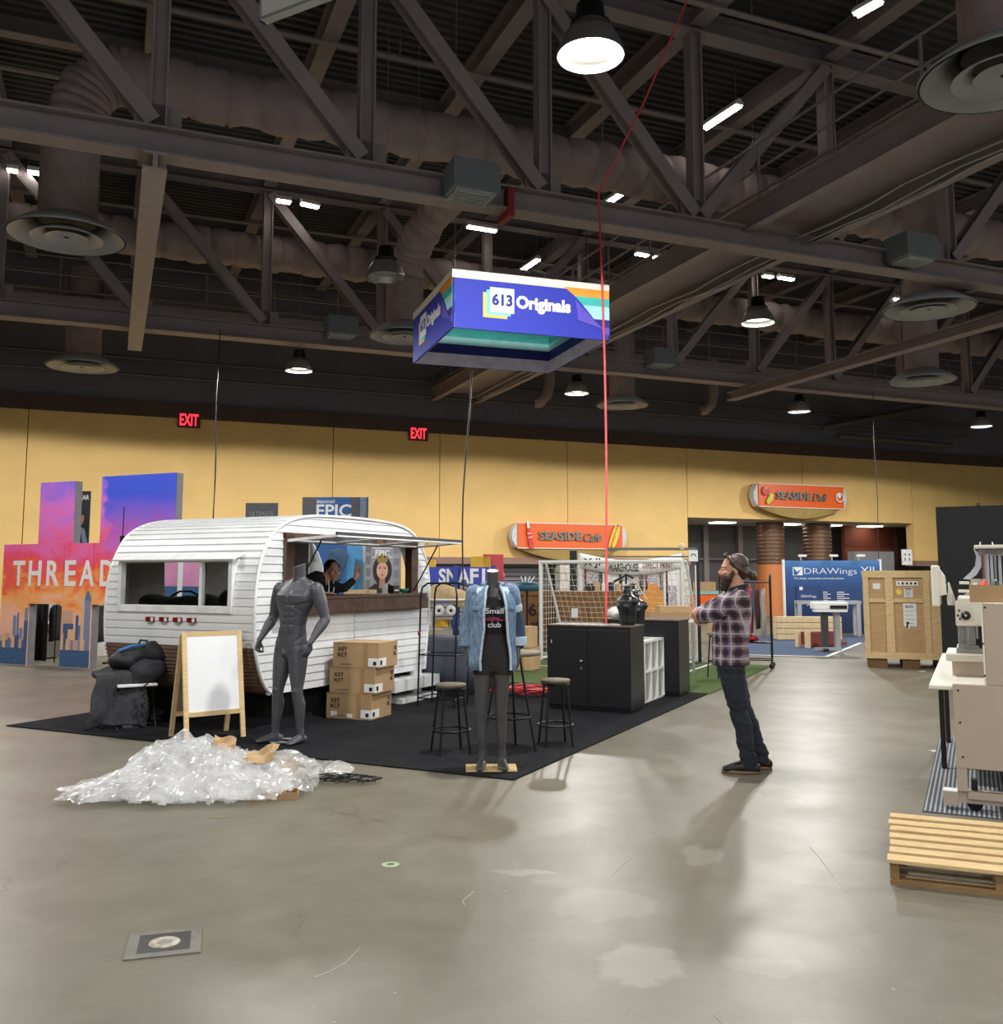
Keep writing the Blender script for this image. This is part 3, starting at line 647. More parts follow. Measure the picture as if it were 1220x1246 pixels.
for x in (-.83, -1.03, -1.23, -1.43):
    l = MB().bx(x-.06, x+.06, -.035, .03, 1.1, 1.15).build('marker_light', m_lamp_red, cv); MB().bx(x+.02, x+.055, -.04, -.03, 1.105, 1.145).build('reflector_patch', m_white, l); MB().bx(x-.03, x+.03, -.03, .0, 1.08, 1.1).build('marker_bracket', m_galv, l)
# service window: brown frame, counter, flap
wf = bpy.data.objects.new('service_window_frame', None); COL.objects.link(wf); wf.parent = cv
for nm, bx in (('frame_post', (-.05, .05, SU0-.02, SU0+.13, SZ0, SZ1)), ('frame_post', (-.05, .05, SU1-.16, SU1, SZ0, SZ1)), ('frame_header', (-.05, .05, SU0-.02, SU1, SZ1-.05, SZ1+.02))):
    MB().bx(*bx).build(nm, m_brownwood, wf)
MB().bx(-.3, .14, SU0-.14, SU1+.1, 1.33, 1.37).build('counter_top', m_brownwood, cv, bevel=.006)
cf = MB().bx(.0, .13, SU0-.16, SU1+.14, 1.17, 1.33).build('counter_front', m_brownwood, cv, bevel=.012)
m = MB(); m.bx(.0, .04, SU0-.02, SU0+.06, 1.33, 2.0); m.build('white_jamb', m_trimw, cv)
# the flap, propped open: hinge at the header, outer edge 0.65 m out
fl_ = bpy.data.objects.new('window_flap', None); COL.objects.link(fl_); fl_.parent = cv; fl_.location = (.03, SU0, 1.97); fl_.rotation_euler = (0, math.radians(-4), 0)
LF = SU1-SU0-.02
for nm, p, q in (('flap_rail', (0,0,0), (0,LF,0)), ('flap_rail', (.66,0,0), (.66,LF,0)), ('flap_bar', (0,.02,0), (.66,.02,0)), ('flap_bar', (0,LF/3,0), (.66,LF/3,0)), ('flap_bar', (0,LF*2/3,0), (.66,LF*2/3,0)), ('flap_bar', (0,LF-.02,0), (.66,LF-.02,0))):
    MB().beam(p, q, .045, .03).build(nm, m_trimw, fl_)
MB().bx(0, .66, 0, LF, -.004, 0).build('flap_pane', m_glass, fl_)
MB().beam((.68, -.02, .02), (.68, LF+.05, .02), .02, .03).build('flap_edge_seal', m_black, fl_)
for y in (.12, LF-.1): MB().tube([(.05, SU0+y+.02, 1.4), (.42, SU0+y, 1.99)], .009, 6).build('flap_strut', m_black, cv)
# luggage on the rear shelf
m_bag = M('grey_green_canvas', '8a8f80', .9, var=.2, scale=8, bump=.2)
def bag(loc, sx, sy, sz, lab, seed):
    r = thing('duffel_bag', lab, 'bag', loc, RB); rr = random.Random(seed); m = MB()
    for i in range(5): m.ball(((i-2)*sx*.3, rr.uniform(-.02, .02), sz*.45+rr.uniform(-.02, .03)), (sx*.26, sy*.5, sz*.45), 12)
    m.build('bag_body', m_bag, r, remesh=.02, smooth=2)
    MB().tube([(-sx*.25, -sy*.2, sz*.85), (-sx*.1, -sy*.2, sz*1.08), (sx*.1, -sy*.2, sz*1.08), (sx*.25, -sy*.2, sz*.85)], .012, 6).build('handle', m_black, r)
    MB().bx(-sx*.5, sx*.5, -sy*.5-.005, -sy*.5+.03, sz*.4, sz*.46).build('zip', m_black, r)
def CVP(x, u, z): return CV + BX*x + BU*u + V((0,0,z))
bag(CVP(-1.25, .36, 1.162), .85, .3, .24, 'grey green canvas bag lying behind the caravan rear window, larger one', 1)
bag(CVP(-.42, .36, 1.162), .42, .3, .3, 'small grey green canvas bag at the right end of the caravan rear window', 2)
# things on the service counter
tag(MB().bx(-.03, .03, -.03, .03, 0, .13).build('white_box', m_white, bevel=.003), 'small white box standing on the caravan counter', 'box').location = CVP(-.06, 2.5, 1.37)
r = thing('card_reader', 'small black card reader with white edge on the caravan counter', 'card reader', CVP(-.05, 2.68, 1.37), RB)
MB().bx(-.03, .05, -.07, .07, 0, .1).build('reader_body', m_black, r, bevel=.006); MB().bx(.05, .054, -.05, .05, .03, .05).build('reader_slot', m_white, r)
o = MB().lathe([(.02, 0), (.05, .02), (.075, .055), (.068, .055), (.045, .025), (.005, .012)], 20).build('teal_bowl', M('teal_glaze', '2f8f78', .3)); o.location = CVP(-.02, 2.88, 1.371); tag(o, 'small teal bowl at the end of the caravan counter', 'bowl')
# ================================================================ FIGURES
m_manq = M('grey_mannequin_gloss', '4e4f55', .42, .1, .05, 3)
m_skin = M('skin', 'c08c72', .5, var=.06, scale=20); m_skin.node_tree.nodes['Principled BSDF'].inputs['Subsurface Weight'].default_value = .05
m_hair = M('dark_brown_hair', '3a281b', .45, var=.55, scale=40, stretch=(1, .25, .6), bump=.6); m_hairb = M('black_hair', '15110f', .5, var=.3, scale=30)
def vlerp(a, b, t): return V(a)*(1-t)+V(b)*t
def hand(m, wrist, d, nrm, side, curl=.35, sc=1.0, thumb=.6, spread=.12, fingers=(1, 1, 1, 1)):
    # d: along the hand, nrm: towards the palm side, side: +1/-1 = which way the thumb leaves
    d = V(d).normalized(); nrm = (V(nrm)-d*V(nrm).dot(d)).normalized(); x = d.cross(nrm).normalized()*side; w = V(wrist)
    m.limb([w-d*.01*sc, w+d*.03*sc, w+d*.07*sc, w+d*.09*sc], [(.026*sc, .02*sc), (.036*sc, .017*sc), (.041*sc, .015*sc), (.038*sc, .013*sc)], 12, side=x)
    for i, (off, L) in enumerate(((.030, .078), (.010, .086), (-.010, .08), (-.029, .064))):
        p = w+d*.088*sc+x*off*sc; c = curl*fingers[i]; dd = (d+x*off*spread*20*.3).normalized(); pts = [p-dd*.015*sc, p]
        ang = 0
        for seg, f in ((.45, 1.0), (.3, 1.3), (.25, .9)):
            ang += c*f; v = dd*math.cos(ang)+nrm*math.sin(ang); p = p+v*L*seg*sc; pts.append(p)
        m.limb(pts, [.0095*sc, .0095*sc, .009*sc, .008*sc, .0068*sc], 8)
    p = w+d*.028*sc+x*.03*sc; t1 = (d*.75+x*.65*thumb/.6+nrm*.3).normalized(); t2 = (d*.95+x*.15+nrm*.45).normalized()
    m.limb([p-t1*.015*sc, p, p+t1*.035*sc, p+t1*.035*sc+t2*.032*sc], [.013*sc, .013*sc, .0105*sc, .008*sc], 8)
def arm(m, sh, el, wr, r=(.052, .05, .041, .042, .038, .028, .024)):
    m.limb([sh, vlerp(sh, el, .4), vlerp(sh, el, .85), vlerp(el, wr, .02), vlerp(el, wr, .25), vlerp(el, wr, .8), wr], list(r), 14)
def foot(m, an, d, L=.25, h=.08, w=.045):
    d = V((d[0], d[1], 0)).normalized(); a = V(an); g = V((a.x, a.y, 0))
    m.limb([a+V((0,0,.03)), a-V((0,0,h*.35))], [.036, .04], 12)
    m.limb([g-d*.05+V((0,0,.035)), g+d*.02+V((0,0,.042)), g+d*L*.36+V((0,0,.034)), g+d*L*.58+V((0,0,.022)), g+d*L*.7+V((0,0,.017))], [(.034, .034), (.038, .042), (w, .033), (w*1.05, .021), (w*.75, .016)], 14, side=V((0,0,1)).cross(d))
# ---------------------------------------------------------------- male mannequin
def male_mannequin():
    p = G(352, 905); r = thing('male_mannequin', 'grey headless muscular male mannequin standing before the caravan', 'mannequin', p, math.radians(-28))
    m = MB()
    m.torso([(.80,-.01,.0,.10,.085,2.2),(.86,-.012,-.002,.152,.105,2.3),(.94,-.005,.0,.168,.112,2.3),(1.02,.005,-.002,.15,.1,2.3),(1.11,.02,-.012,.135,.09,2.3),(1.2,.035,-.018,.152,.095,2.3),(1.3,.05,-.02,.193,.112,2.4),(1.39,.058,-.015,.21,.12,2.5),(1.465,.065,.0,.205,.1,2.3),(1.525,.07,.012,.13,.075,2.1),(1.56,.073,.015,.075,.062,2)])
    m.limb([(.074,.012,1.5), (.078,0,1.58), (.086,-.016,1.72)], [.078, .06, .058], 18)
    for s in (-1, 1):
        m.ball((.065+s*.225, .0, 1.435), (.072, .072, .09), 14); m.ball((.06+s*.09, .025, 1.5), (.1, .05, .05), 12)
        m.ball((s*.07-.01, .075, .9), (.082, .06, .085), 12)
    m.ball((-.012, -.094, .855), (.03, .028, .04), 12)
    # legs: its right one trails to the viewer's left
    A1, K1, H1 = V((-.155, -.03, .085)), V((-.118, -.045, .49)), V((-.085, 0, .88)); A2, K2, H2 = V((.115, .02, .085)), V((.105, -.03, .49)), V((.08, 0, .88))
    for a, k, h, fd in ((A1, K1, H1, (-.55, -1)), (A2, K2, H2, (.02, -1))):
        m.limb([h, vlerp(h, k, .3), vlerp(h, k, .65), vlerp(h, k, .92)], [(.095, .102), (.09, .098), (.073, .08), (.056, .06)], 16)
        m.limb([vlerp(h, k, .9), k, vlerp(k, a, .12), vlerp(k, a, .3)+V((0,.018,0)), vlerp(k, a, .55)+V((0,.01,0)), vlerp(k, a, .85), a], [(.056,.06), (.054,.058), (.052,.055), (.057,.062), (.049,.052), (.034,.038), (.035,.037)], 16)
        m.ball((k.x, k.y-.045, k.z+.005), (.03, .022, .036), 10); foot(m, a, fd)
    S1, E1, W1 = V((-.165, .0, 1.44)), V((-.26, .03, 1.18)), V((-.29, -.13, .965)); S2, E2, W2 = V((.295, .0, 1.44)), V((.365, .05, 1.17)), V((.335, -.14, .955))
    AR = (.068, .066, .05, .05, .052, .032, .028)
    arm(m, S1, E1, W1, AR); arm(m, S2, E2, W2, AR)
    hand(m, W1, (-.05, -.25, -1), (1, 0, -.2), -1, .75); hand(m, W2, (-.18, -.2, -1), (-1, .2, -.1), 1, .45)
    # sloping neck cut
    bd = m.build('body', m_manq, r, remesh=.0055, smooth=5)
    ss = lambda a, b_, x: (lambda t: t*t*(3-2*t))(min(1, max(0, (x-a)/(b_-a)))); gv = lambda x, c_, w: math.exp(-((x-c_)/w)**2)
    bd.data.update(); nor = [Vv.normal.copy() for Vv in bd.data.vertices]
    for Vv, n_ in zip(bd.data.vertices, nor):
        x, y, z = Vv.co
        if not (.84 < z < 1.52) or n_.y > -.15 or y > .03: continue
        cxz = .06*ss(.95, 1.4, z)+.008; xr = x-cxz; ax = abs(xr)
        if ax > .2: continue
        k = ss(-.15, -.5, n_.y)
        pec = ss(1.305+.25*max(0, ax-.1), 1.335+.25*max(0, ax-.1), z)*(1-ss(1.38, 1.47, z))*(1-ss(.15, .19, ax))*(1-.75*gv(xr, 0, .014))
        ab = (1-ss(.055, .075, ax))*ss(1.03, 1.07, z)*(1-ss(1.29, 1.305, z))*(1-.8*gv(xr, 0, .010))*(1-.75*max(gv(z, 1.245, .009), gv(z, 1.185, .009), gv(z, 1.12, .009)))
        vline = gv(z, .885+.95*(ax-.02), .018)*ss(.02, .05, ax)*(1-ss(.13, .16, ax)); rib = gv(z, 1.295-.6*max(0, ax-.05), .012)*ss(.05, .08, ax)*(1-ss(.13, .17, ax)); nav = math.exp(-((xr/.009)**2+((z-1.075)/.011)**2))
        Vv.co += n_*k*(.020*pec+.011*ab-.007*vline-.005*rib-.008*nav)
    bd.data.update(); cut_flat(bd, (.085, -.015, 1.682), (-.28, -.3, 1), M('neck_cap_grey', '8a8b90', .3))
    b_ = MB(); b_.lathe([(.001, 0), (.001, .008), (.16, .008), (.17, 0)], 28, Mx.Translation((-.06, .02, .012))); b_.build('base_plate', m_glassb, r)
    return r
mgb = N('clear_base_glass'); mgb.set(Roughness=.06); mgb.b.inputs['Transmission Weight'].default_value = .7; mgb.b.inputs['Base Color'].default_value = (.1, .11, .12, 1); m_glassb = mgb.m
r = male_mannequin(); r.location.z = .012
# ---------------------------------------------------------------- female mannequin with denim jacket
m_denim = N('washed_denim'); v = m_denim.coord('Object'); f = m_denim.noise(v, 7, 6, .65); f2 = m_denim.noise(m_denim.coord('Object', (1, 1, .25)), 60, 2)
c = m_denim.ramp(f, [(.3, lin('4a617d')), (.55, lin('6b85a3')), (.8, lin('94abc4'))]); m_denim.l(m_denim.mix(.18, c, m_denim.ramp(f2, [(.4, lin('3d5570')), (.6, lin('c3d4e4'))])), m_denim.b.inputs['Base Color']); m_denim.set(Roughness=.9); m_denim.bump(f, .3, .01); m_denim = m_denim.m
m_denim_l = M('pale_denim_inside', 'b9cbdc', .9, var=.12, scale=20); m_denim_d = M('dark_denim_sleeve', '37485f', .9, var=.2, scale=12)
m_tank = M('black_jersey', '17171a', .9, var=.2, scale=20); m_shorts = M('charcoal_stretch_shorts', '2b2726', .85, var=.1, scale=30)
m_manqd = M('dark_grey_mannequin', '4a4948', .4, .1, .05, 3); m_gold = M('polished_brass_plate', 'e9cf92', .3, .45, .03, 2)
def female_mannequin():
    p = G(599, 937); r = thing('female_mannequin', 'dark grey headless female mannequin in an open denim jacket on a brass plate', 'mannequin', (p.x, p.y, .013), math.radians(2))
    m = MB()
    def tor(k=1.0): return [(.80,0,.0,.085*k,.07*k,2.1),(.86,0,.0,.148*k,.098*k,2.2),(.93,0,.005,.160*k,.108*k,2.2),(1.0,0,.003,.142*k,.094*k,2.2),(1.08,0,-.002,.117*k,.08*k,2.2),(1.15,0,-.005,.117*k,.083*k,2.2),(1.24,0,-.01,.136*k,.092*k,2.3),(1.32,0,-.006,.145*k,.092*k,2.3),(1.40,0,.003,.15*k,.08*k,2.3),(1.45,0,.012,.115*k,.065*k,2.1),(1.49,0,.015,.06*k,.052*k,2)]
    m.torso(tor())
    for s in (-1, 1): m.ball((s*.067, -.095, 1.27), (.058, .05, .055), 14); m.ball((s*.065, .075, .91), (.078, .058, .08), 12)
    m.limb([(0,.012,1.44), (0,.004,1.52), (0,-.006,1.68)], [.06, .05, .05], 18)
    for s in (-1, 1):
        h, k, a = V((s*.078, 0, .88)), V((s*.082-.012, -.015, .49)), V((s*.082-.004, .015, .085))
        m.limb([h, vlerp(h,k,.3), vlerp(h,k,.65), vlerp(h,k,.93)], [(.082,.088), (.077,.083), (.062,.067), (.05,.053)], 16)
        m.limb([vlerp(h,k,.9), k, vlerp(k,a,.12), vlerp(k,a,.3)+V((0,.014,0)), vlerp(k,a,.55), vlerp(k,a,.85), a], [(.05,.053), (.048,.05), (.046,.049), (.05,.055), (.042,.045), (.03,.033), (.03,.032)], 16)
        foot(m, a+V((0,0,.02)), (s*.14, -1), .22, .1, .038)
        S, E, W_ = V((s*.165, .01, 1.425)), V((s*.208, .03, 1.15)), V((s*.212-.0, -.03, .94))
        arm(m, S, E, W_, (.044,.043,.036,.035,.035,.024,.021)); hand(m, W_, (s*.02, -.12, -1), (-s, 0, 0), -1*s*-1 if False else (1 if s > 0 else -1), .22, .9)
    bd = m.build('body', m_manqd, r, remesh=.006, smooth=2); cut_flat(bd, (0, -.005, 1.625), (0, -.28, 1), M('white_neck_cap', 'e8e8ea', .3))
    # tank top and shorts
    rows = [V(x) if False else x for x in tor(1.06)]
    t = MB(); t.torso([(1.06,0,-.002,.128,.09,2.2)]+[q for q in rows if 1.07 < q[0] < 1.39]+[(1.41,0,.0,.12,.075,2.2)])
    for s in (-1, 1): t.ball((s*.067, -.1, 1.27), (.062, .052, .06), 14); t.limb([(s*.085,-.06,1.38), (s*.09,.0,1.465), (s*.085,.06,1.4)], [.02, .02, .02], 8)
    tk = t.build('tank_top', m_tank, r, remesh=.008, smooth=3)
    m_print = M('white_print', 'd9d6da', .8); m_printp = M('pink_print', 'b6466a', .8)
    for body, z, w, mt, sp in (('Small', 1.295, .15, m_print, .045), ('business', 1.235, .19, m_printp, .045), ('club', 1.18, .11, m_print, .045)):
        tx = text('lettering', body, w, sp, mt, tk, upright(.012, 0, z), .002, .01)
        y0 = {'Small': -.158, 'business': -.143, 'club': -.118}[body]
        for vv in tx.data.vertices: vv.co.y += y0+1.6*abs(vv.co.x-.0)**2*(1.5 if body == 'business' else 1)
    s_ = MB(); s_.torso([(.79,0,.0,.09,.08,2.1),(.845,0,.0,.15,.104,2.2),(.93,0,.004,.17,.117,2.2),(1.0,0,.002,.153,.104,2.2),(1.06,0,-.002,.13,.092,2.2),(1.1,0,-.002,.124,.088,2.2)])
    for s in (-1, 1): s_.limb([(s*.08,0,.9), (s*.08,-.003,.80)], [(.093,.1), (.088,.094)], 16)
    s_.build('shorts', m_shorts, r, remesh=.008, smooth=2)
    # jacket: an open shell, front edges apart, sleeves with turned-up cuffs
    j = MB(); rr = []; n = 30
    jr = [(.80,.205,.14,.62), (.88,.21,.145,.6), (.97,.205,.142,.56), (1.06,.195,.138,.52), (1.15,.192,.145,.46), (1.25,.195,.162,.44), (1.34,.197,.152,.4), (1.41,.19,.12,.36), (1.45,.16,.095,.42), (1.475,.11,.08,.55), (1.50,.075,.07,.7)]
    for z, hw, hd, gap in jr:
        row = []
        for k in range(n+1):
            f = k/n; th = -PI/2 + gap*1.25 + (2*PI-gap*1.25-gap*.75)*f   # from its left front edge round the back to the right front edge
            c_, q_ = math.cos(th), math.sin(th); w = 1+.025*math.sin(th*9+z*14)+.02*math.sin(z*31+th*3)
            row.append(V((hw*w*math.copysign(abs(c_)**.85, c_), .0+hd*w*math.copysign(abs(q_)**.85, q_)-.005, z+.012*math.sin(th*5) if z < .9 else z)))
        rr.append(row)
    j.rings(rr, True, 0, False, False)
    jk = j.build('denim_jacket', m_denim, r, solid=.008)
    for s in (-1, 1):
        S, E, W_ = V((s*.15, .01, 1.435)), V((s*.218, .03, 1.16)), V((s*.22, .0, 1.03))
        sl = MB(); P5 = [S, vlerp(S,E,.25), vlerp(S,E,.5), vlerp(S,E,.8), E, W_]; sl.limb(P5, [.075, .068, .064, .062, .06, .058], 16)
        for i, v in enumerate(sl.v): q = mnoise.noise_vector(V(v)*14)*.008; sl.v[i] = (v[0]+q.x, v[1]+q.y, v[2]+q.z)
        sl.build('sleeve', m_denim if s < 0 else m_denim_d, jk)
        if s > 0: MB().limb([vlerp(S,E,-.02)+V((0,0,.004)), vlerp(S,E,.2), vlerp(S,E,.42)], [.08, .076, .07], 16).build('upper_sleeve', m_denim, jk); MB().limb([vlerp(S,E,.40), vlerp(S,E,.46)], [.0735, .0715], 16).build('torn_edge', m_denim_l, jk)
        cu = MB(); cu.tube([W_+V((0,0,.045)), W_+V((0,0,.01)), W_-V((0,.004,.03))], [.066, .07, .066], 16); cu.build('cuff', m_denim_l if s > 0 else m_denim, jk)
        # collar wing and chest pocket
        co = MB(); co.rings([[V((s*.06, -.075, 1.47)), V((s*.14, -.085, 1.45)), V((s*.1, -.11, 1.385))], [V((s*.055, -.065, 1.5)), V((s*.125, -.05, 1.49)), V((s*.1, -.09, 1.42))]], False); co.build('collar', m_denim_l, jk)
        bk = MB(); bk.tube([V((s*.06, -.06, 1.5)), V((s*.085, .0, 1.515)), V((s*.06, .07, 1.52)), V((0, .09, 1.525))], [.014, .017, .018, .018], 8); bk.build('collar_stand', m_denim, jk)
        MB().bx(s*.13-.045, s*.13+.045, -.15, -.128, 1.30, 1.33).build('pocket_flap', m_denim, jk, bevel=.004)
        fp = MB(); fp.tube([V((rr[i][0 if s > 0 else -1])) + V((0,-.004,0)) for i in range(len(rr))], .011, 6); fp.build('front_placket', m_denim_l, jk)
    for k in range(6): MB().lathe([(.001, .004), (.007, .003), (.008, 0)], 8, Mx.Translation(rr[k+1][-1]+V((-.004,-.016,0))) @ Mx.Rotation(PI/2, 4, 'X')).build('button', m_alu, jk)
    b_ = MB(); b_.bx(-.22, .2, -.13, .16, -.004, .006); b_.build('brass_plate', m_gold, r, bevel=.002)
    return r
female_mannequin()
# ---------------------------------------------------------------- living people
def head(m, c, sc=1.0):
    c = V(c); q = lambda x, y, z: c+V((x, y, z))*sc
    m.ball(q(0, .006, .02), (.076*sc, .1*sc, .098*sc), 20); m.ball(q(0, -.035, -.05), (.062*sc, .068*sc, .082*sc), 18); m.ball(q(0, -.068, -.105), (.034*sc, .03*sc, .028*sc), 12)
    m.limb([q(0, -.098, .0), q(0, -.118, -.038), q(0, -.112, -.048)], [.010*sc, .016*sc, .013*sc], 10); m.ball(q(0, -.088, .018), (.056*sc, .018*sc, .014*sc), 12)
    for s in (-1, 1): m.ball(q(s*.014, -.103, -.046), .01*sc, 8); m.ball(q(s*.077, .008, -.02), (.01*sc, .021*sc, .033*sc), 10); m.ball(q(s*.04, -.078, -.035), (.028*sc, .022*sc, .024*sc), 10)
    m.limb([q(-.024, -.098, -.078), q(0, -.106, -.076), q(.024, -.098, -.078)], [.007*sc, .01*sc, .007*sc], 8)
def eyes(parent, c, sc=1.0):
    for s in (-1, 1):
        e = MB(); e.ball(V(c)+V((s*.031, -.089, .0))*sc, (.0125*sc, .009*sc, .0085*sc), 10); ob = e.build('eye', M('eye_white', 'ddd8d0', .2), parent)
        i = MB(); i.ball(V(c)+V((s*.031, -.096, .0))*sc, (.0055*sc, .004*sc, .0055*sc), 8); i.build('iris', m_black, ob)
def plaid():
    m = N('plum_plaid_flannel'); v = m.coord('Object'); sep = m.n('ShaderNodeSeparateXYZ'); m.l(v, sep.inputs[0])
    base = lin('4b3742')
    def band(sock, freq, ph, wdt):
        s_ = m.math('SINE', m.math('ADD', m.math('MULTIPLY', sock, freq), ph)); return m.ramp(s_, [(wdt-.05, (0,0,0,1)), (wdt+.05, (1,1,1,1))])
    hor = m.math('ADD', m.math('MULTIPLY', sep.outputs[0], .8), sep.outputs[1]); Zs = sep.outputs[2]
    c1 = m.mix(m.math('MULTIPLY', band(hor, 62, 0, .1), .5), base, lin('8d7f88')); c1 = m.mix(m.math('MULTIPLY', band(Zs, 62, 1, .1), .5), c1, lin('8d7f88'))
    c1 = m.mix(m.math('MULTIPLY', band(hor, 62, 3.1, .5), .6), c1, lin('20141b')); c1 = m.mix(m.math('MULTIPLY', band(Zs, 62, 4.1, .5), .6), c1, lin('20141b'))
    c1 = m.mix(m.math('MULTIPLY', band(hor, 62, 0, .93), .55), c1, lin('c9bcc6')); c1 = m.mix(m.math('MULTIPLY', band(Zs, 62, 1, .93), .5), c1, lin('c9bcc6')); c1 = m.mix(m.math('MULTIPLY', band(hor, 31, 1.3, .97), .4), c1, lin('6c4a96'))
    m.l(c1, m.b.inputs['Base Color']); m.set(Roughness=.9); m.bump(m.noise(v, 9, 4), .35, .02); return m.m
m_jean = M('dark_navy_jeans', '20242e', .85, var=.35, scale=9, bump=.25); m_boot = M('black_leather_boot', '17130f', .45, var=.15); m_sole = M('tan_boot_sole', '7b6046', .7)
def wrinkle(mb, sc, amp):
    for i, v in enumerate(mb.v): q = mnoise.noise_vector(V(v)*sc)*amp; mb.v[i] = (v[0]+q.x, v[1]+q.y, v[2]+q.z)
def plaid_man():
    p = G(908, 938); r = thing('person', 'bearded person with a hair bun in a plaid shirt and dark jeans, arms crossed', 'person', p, math.radians(-98))
    # faces local -Y; leans back a little
    m = MB(); NK = V((0, -.045, 1.5)); HC = V((0, -.06, 1.655))
    TOR = [(.82,0,-.12,.11,.085,2.2),(.9,0,-.115,.162,.115,2.3),(1.0,0,-.105,.165,.13,2.3),(1.1,0,-.1,.165,.135,2.4),(1.2,0,-.09,.172,.128,2.4),(1.3,0,-.075,.185,.125,2.5),(1.38,0,-.06,.19,.115,2.4),(1.44,0,-.045,.165,.09,2.2),(1.49,0,-.035,.09,.07,2)]
    m.torso(TOR); m.limb([(0,-.035,1.46), (0,-.045,1.53), (0,-.05,1.6)], [.068, .06, .06], 16); head(m, HC)
    LEG = []
    for s, dy in ((1, -.02), (-1, .1)):
        h, k, a = V((s*.085, -.115, .88)), V((s*.09, -.05+dy*.45, .48)), V((s*.1, .03+dy, .085)); LEG.append((s, h, k, a))
        m.limb([h, vlerp(h,k,.5), k, vlerp(k,a,.3)+V((0,.02,0)), vlerp(k,a,.7), a], [(.085,.095), (.072,.078), (.052,.055), (.05,.056), (.038,.04), (.035,.037)], 14); foot(m, a, (0,-1), .25)
    ARM = [(1, V((.19,-.05,1.41)), V((.225,-.31,1.275)), V((-.03,-.375,1.225))), (-1, V((-.19,-.05,1.41)), V((-.225,-.33,1.265)), V((.05,-.4,1.285)))]
    for s, S, E, W_ in ARM: arm(m, S, E, W_, (.055,.052,.044,.045,.046,.032,.028))
    hand(m, ARM[0][3], (-1, .15, .1), (0, 1, .1), 1, .35); hand(m, ARM[1][3], (1, .2, .05), (0, 1, -.1), -1, .35)
    m.build('body', m_skin, r, remesh=.0065, smooth=2); eyes(r, HC)
    # trousers
    t = MB(); t.torso([(.80,0,-.12,.13,.1,2.2),(.9,0,-.112,.172,.128,2.3),(.98,0,-.106,.172,.135,2.3),(.985,0,-.106,.165,.13,2.3)])
    for s, h, k, a in LEG: t.limb([h, vlerp(h,k,.5), k, vlerp(k,a,.3)+V((0,.015,0)), vlerp(k,a,.7), a+V((0,0,.03)), a-V((0,0,.01))], [(.1,.115), (.09,.098), (.074,.078), (.068,.074), (.06,.064), (.06,.066), (.06,.068)], 16)
    jn = t.build('jeans', m_jean, r, remesh=.009, smooth=3)
    for vv in jn.data.vertices: f_ = 1.6 if vv.co.z < .25 or .4 < vv.co.z < .6 or vv.co.z > .78 else .7; vv.co += (mnoise.noise_vector(V((vv.co.x*8, vv.co.y*8, vv.co.z*26)))*.007+mnoise.noise_vector(vv.co*9)*.006)*f_
    for s, h, k, a in LEG:
        b_ = MB(); g = V((a.x, a.y, 0)); b_.limb([a+V((0,0,.06)), a-V((0,0,.03))], [.05, .052], 14); b_.limb([g+V((0,.055,.045)), g+V((0,-.02,.055)), g+V((0,-.12,.045)), g+V((0,-.185,.032))], [(.042,.042), (.046,.052), (.052,.042), (.044,.028)], 14)
        bt = b_.build('boot', m_boot, r, remesh=.008, smooth=2); so = MB(); so.lathe([(.001,0),(1,0),(1,.022),(.001,.022)], 24, Mx.Translation(g+V((0,-.065,.001))) @ Mx.Diagonal((.052,.155,1,1))); so.build('boot_sole', m_sole, bt)
    # shirt
    s_ = MB(); s_.torso([(.86,0,-.105,.185,.15,2.3),(.93,0,-.105,.19,.155,2.3)]+[(z,x,y,w*1.1,d*1.16,n) for z,x,y,w,d,n in TOR[2:8]]+[(1.475,0,-.036,.125,.09,2), (1.505,0,-.036,.085,.078,2)])
    for s, S, E, W_ in ARM: s_.limb([S+V((-s*.03,.01,-.01)), vlerp(S,E,.35), vlerp(S,E,.75), E, vlerp(E,W_,.14), vlerp(E,W_,.3)], [.088, .078, .07, .066, .064, .06], 16)
    sh = s_.build('plaid_shirt', plaid(), r, remesh=.009, smooth=7)
    for vv in sh.data.vertices: n_ = mnoise.noise_vector(vv.co*6+V((0,0,vv.co.x*8)))*.012+mnoise.noise_vector(vv.co*15)*.004; vv.co += n_
    co = MB(); co.tube([(0,-.115,1.465), (.06,-.09,1.48), (.075,-.03,1.5), (.05,.025,1.51), (0,.036,1.515), (-.05,.025,1.51), (-.075,-.03,1.5), (-.06,-.09,1.48)], [.018]*8, 8, closed=True); co.build('collar', M('plum_collar', '2c2028', .9), sh)
    # beard, hair, bun, sunglasses on the head
    q = lambda x, y, z: HC+V((x, y, z))
    b_ = MB(); b_.ball(q(0,-.07,-.115), (.05,.045,.05), 16); b_.ball(q(0,-.05,-.085), (.064,.062,.052), 16); b_.ball(q(0,-.085,-.15), (.035,.03,.04), 12)
    for s in (-1, 1): b_.limb([q(s*.07,-.01,-.03), q(s*.06,-.045,-.08)], [.017, .026], 10)
    b_.limb([q(-.03,-.1,-.068), q(0,-.108,-.064), q(.03,-.1,-.068)], [.009,.01,.009], 8); b_.build('beard', M('dark_brown_beard', '3a2618', .7, var=.4, scale=60), r, remesh=.006, smooth=1)
    h_ = MB(); h_.ball(q(0,.03,.035), (.083,.1,.095), 20); h_.ball(q(0,.065,-.02), (.075,.07,.075), 16)
    for s in (-1, 1): h_.limb([q(s*.07,-.03,.05), q(s*.075,.03,.0), q(s*.05,.09,-.04)], [.016,.022,.025], 10)
    h_.limb([q(0,.11,-.03), q(0,.135,-.05)], [.035,.03], 10); wrinkle(h_, 30, .004); h_.build('hair', m_hair, r, remesh=.006, smooth=1)
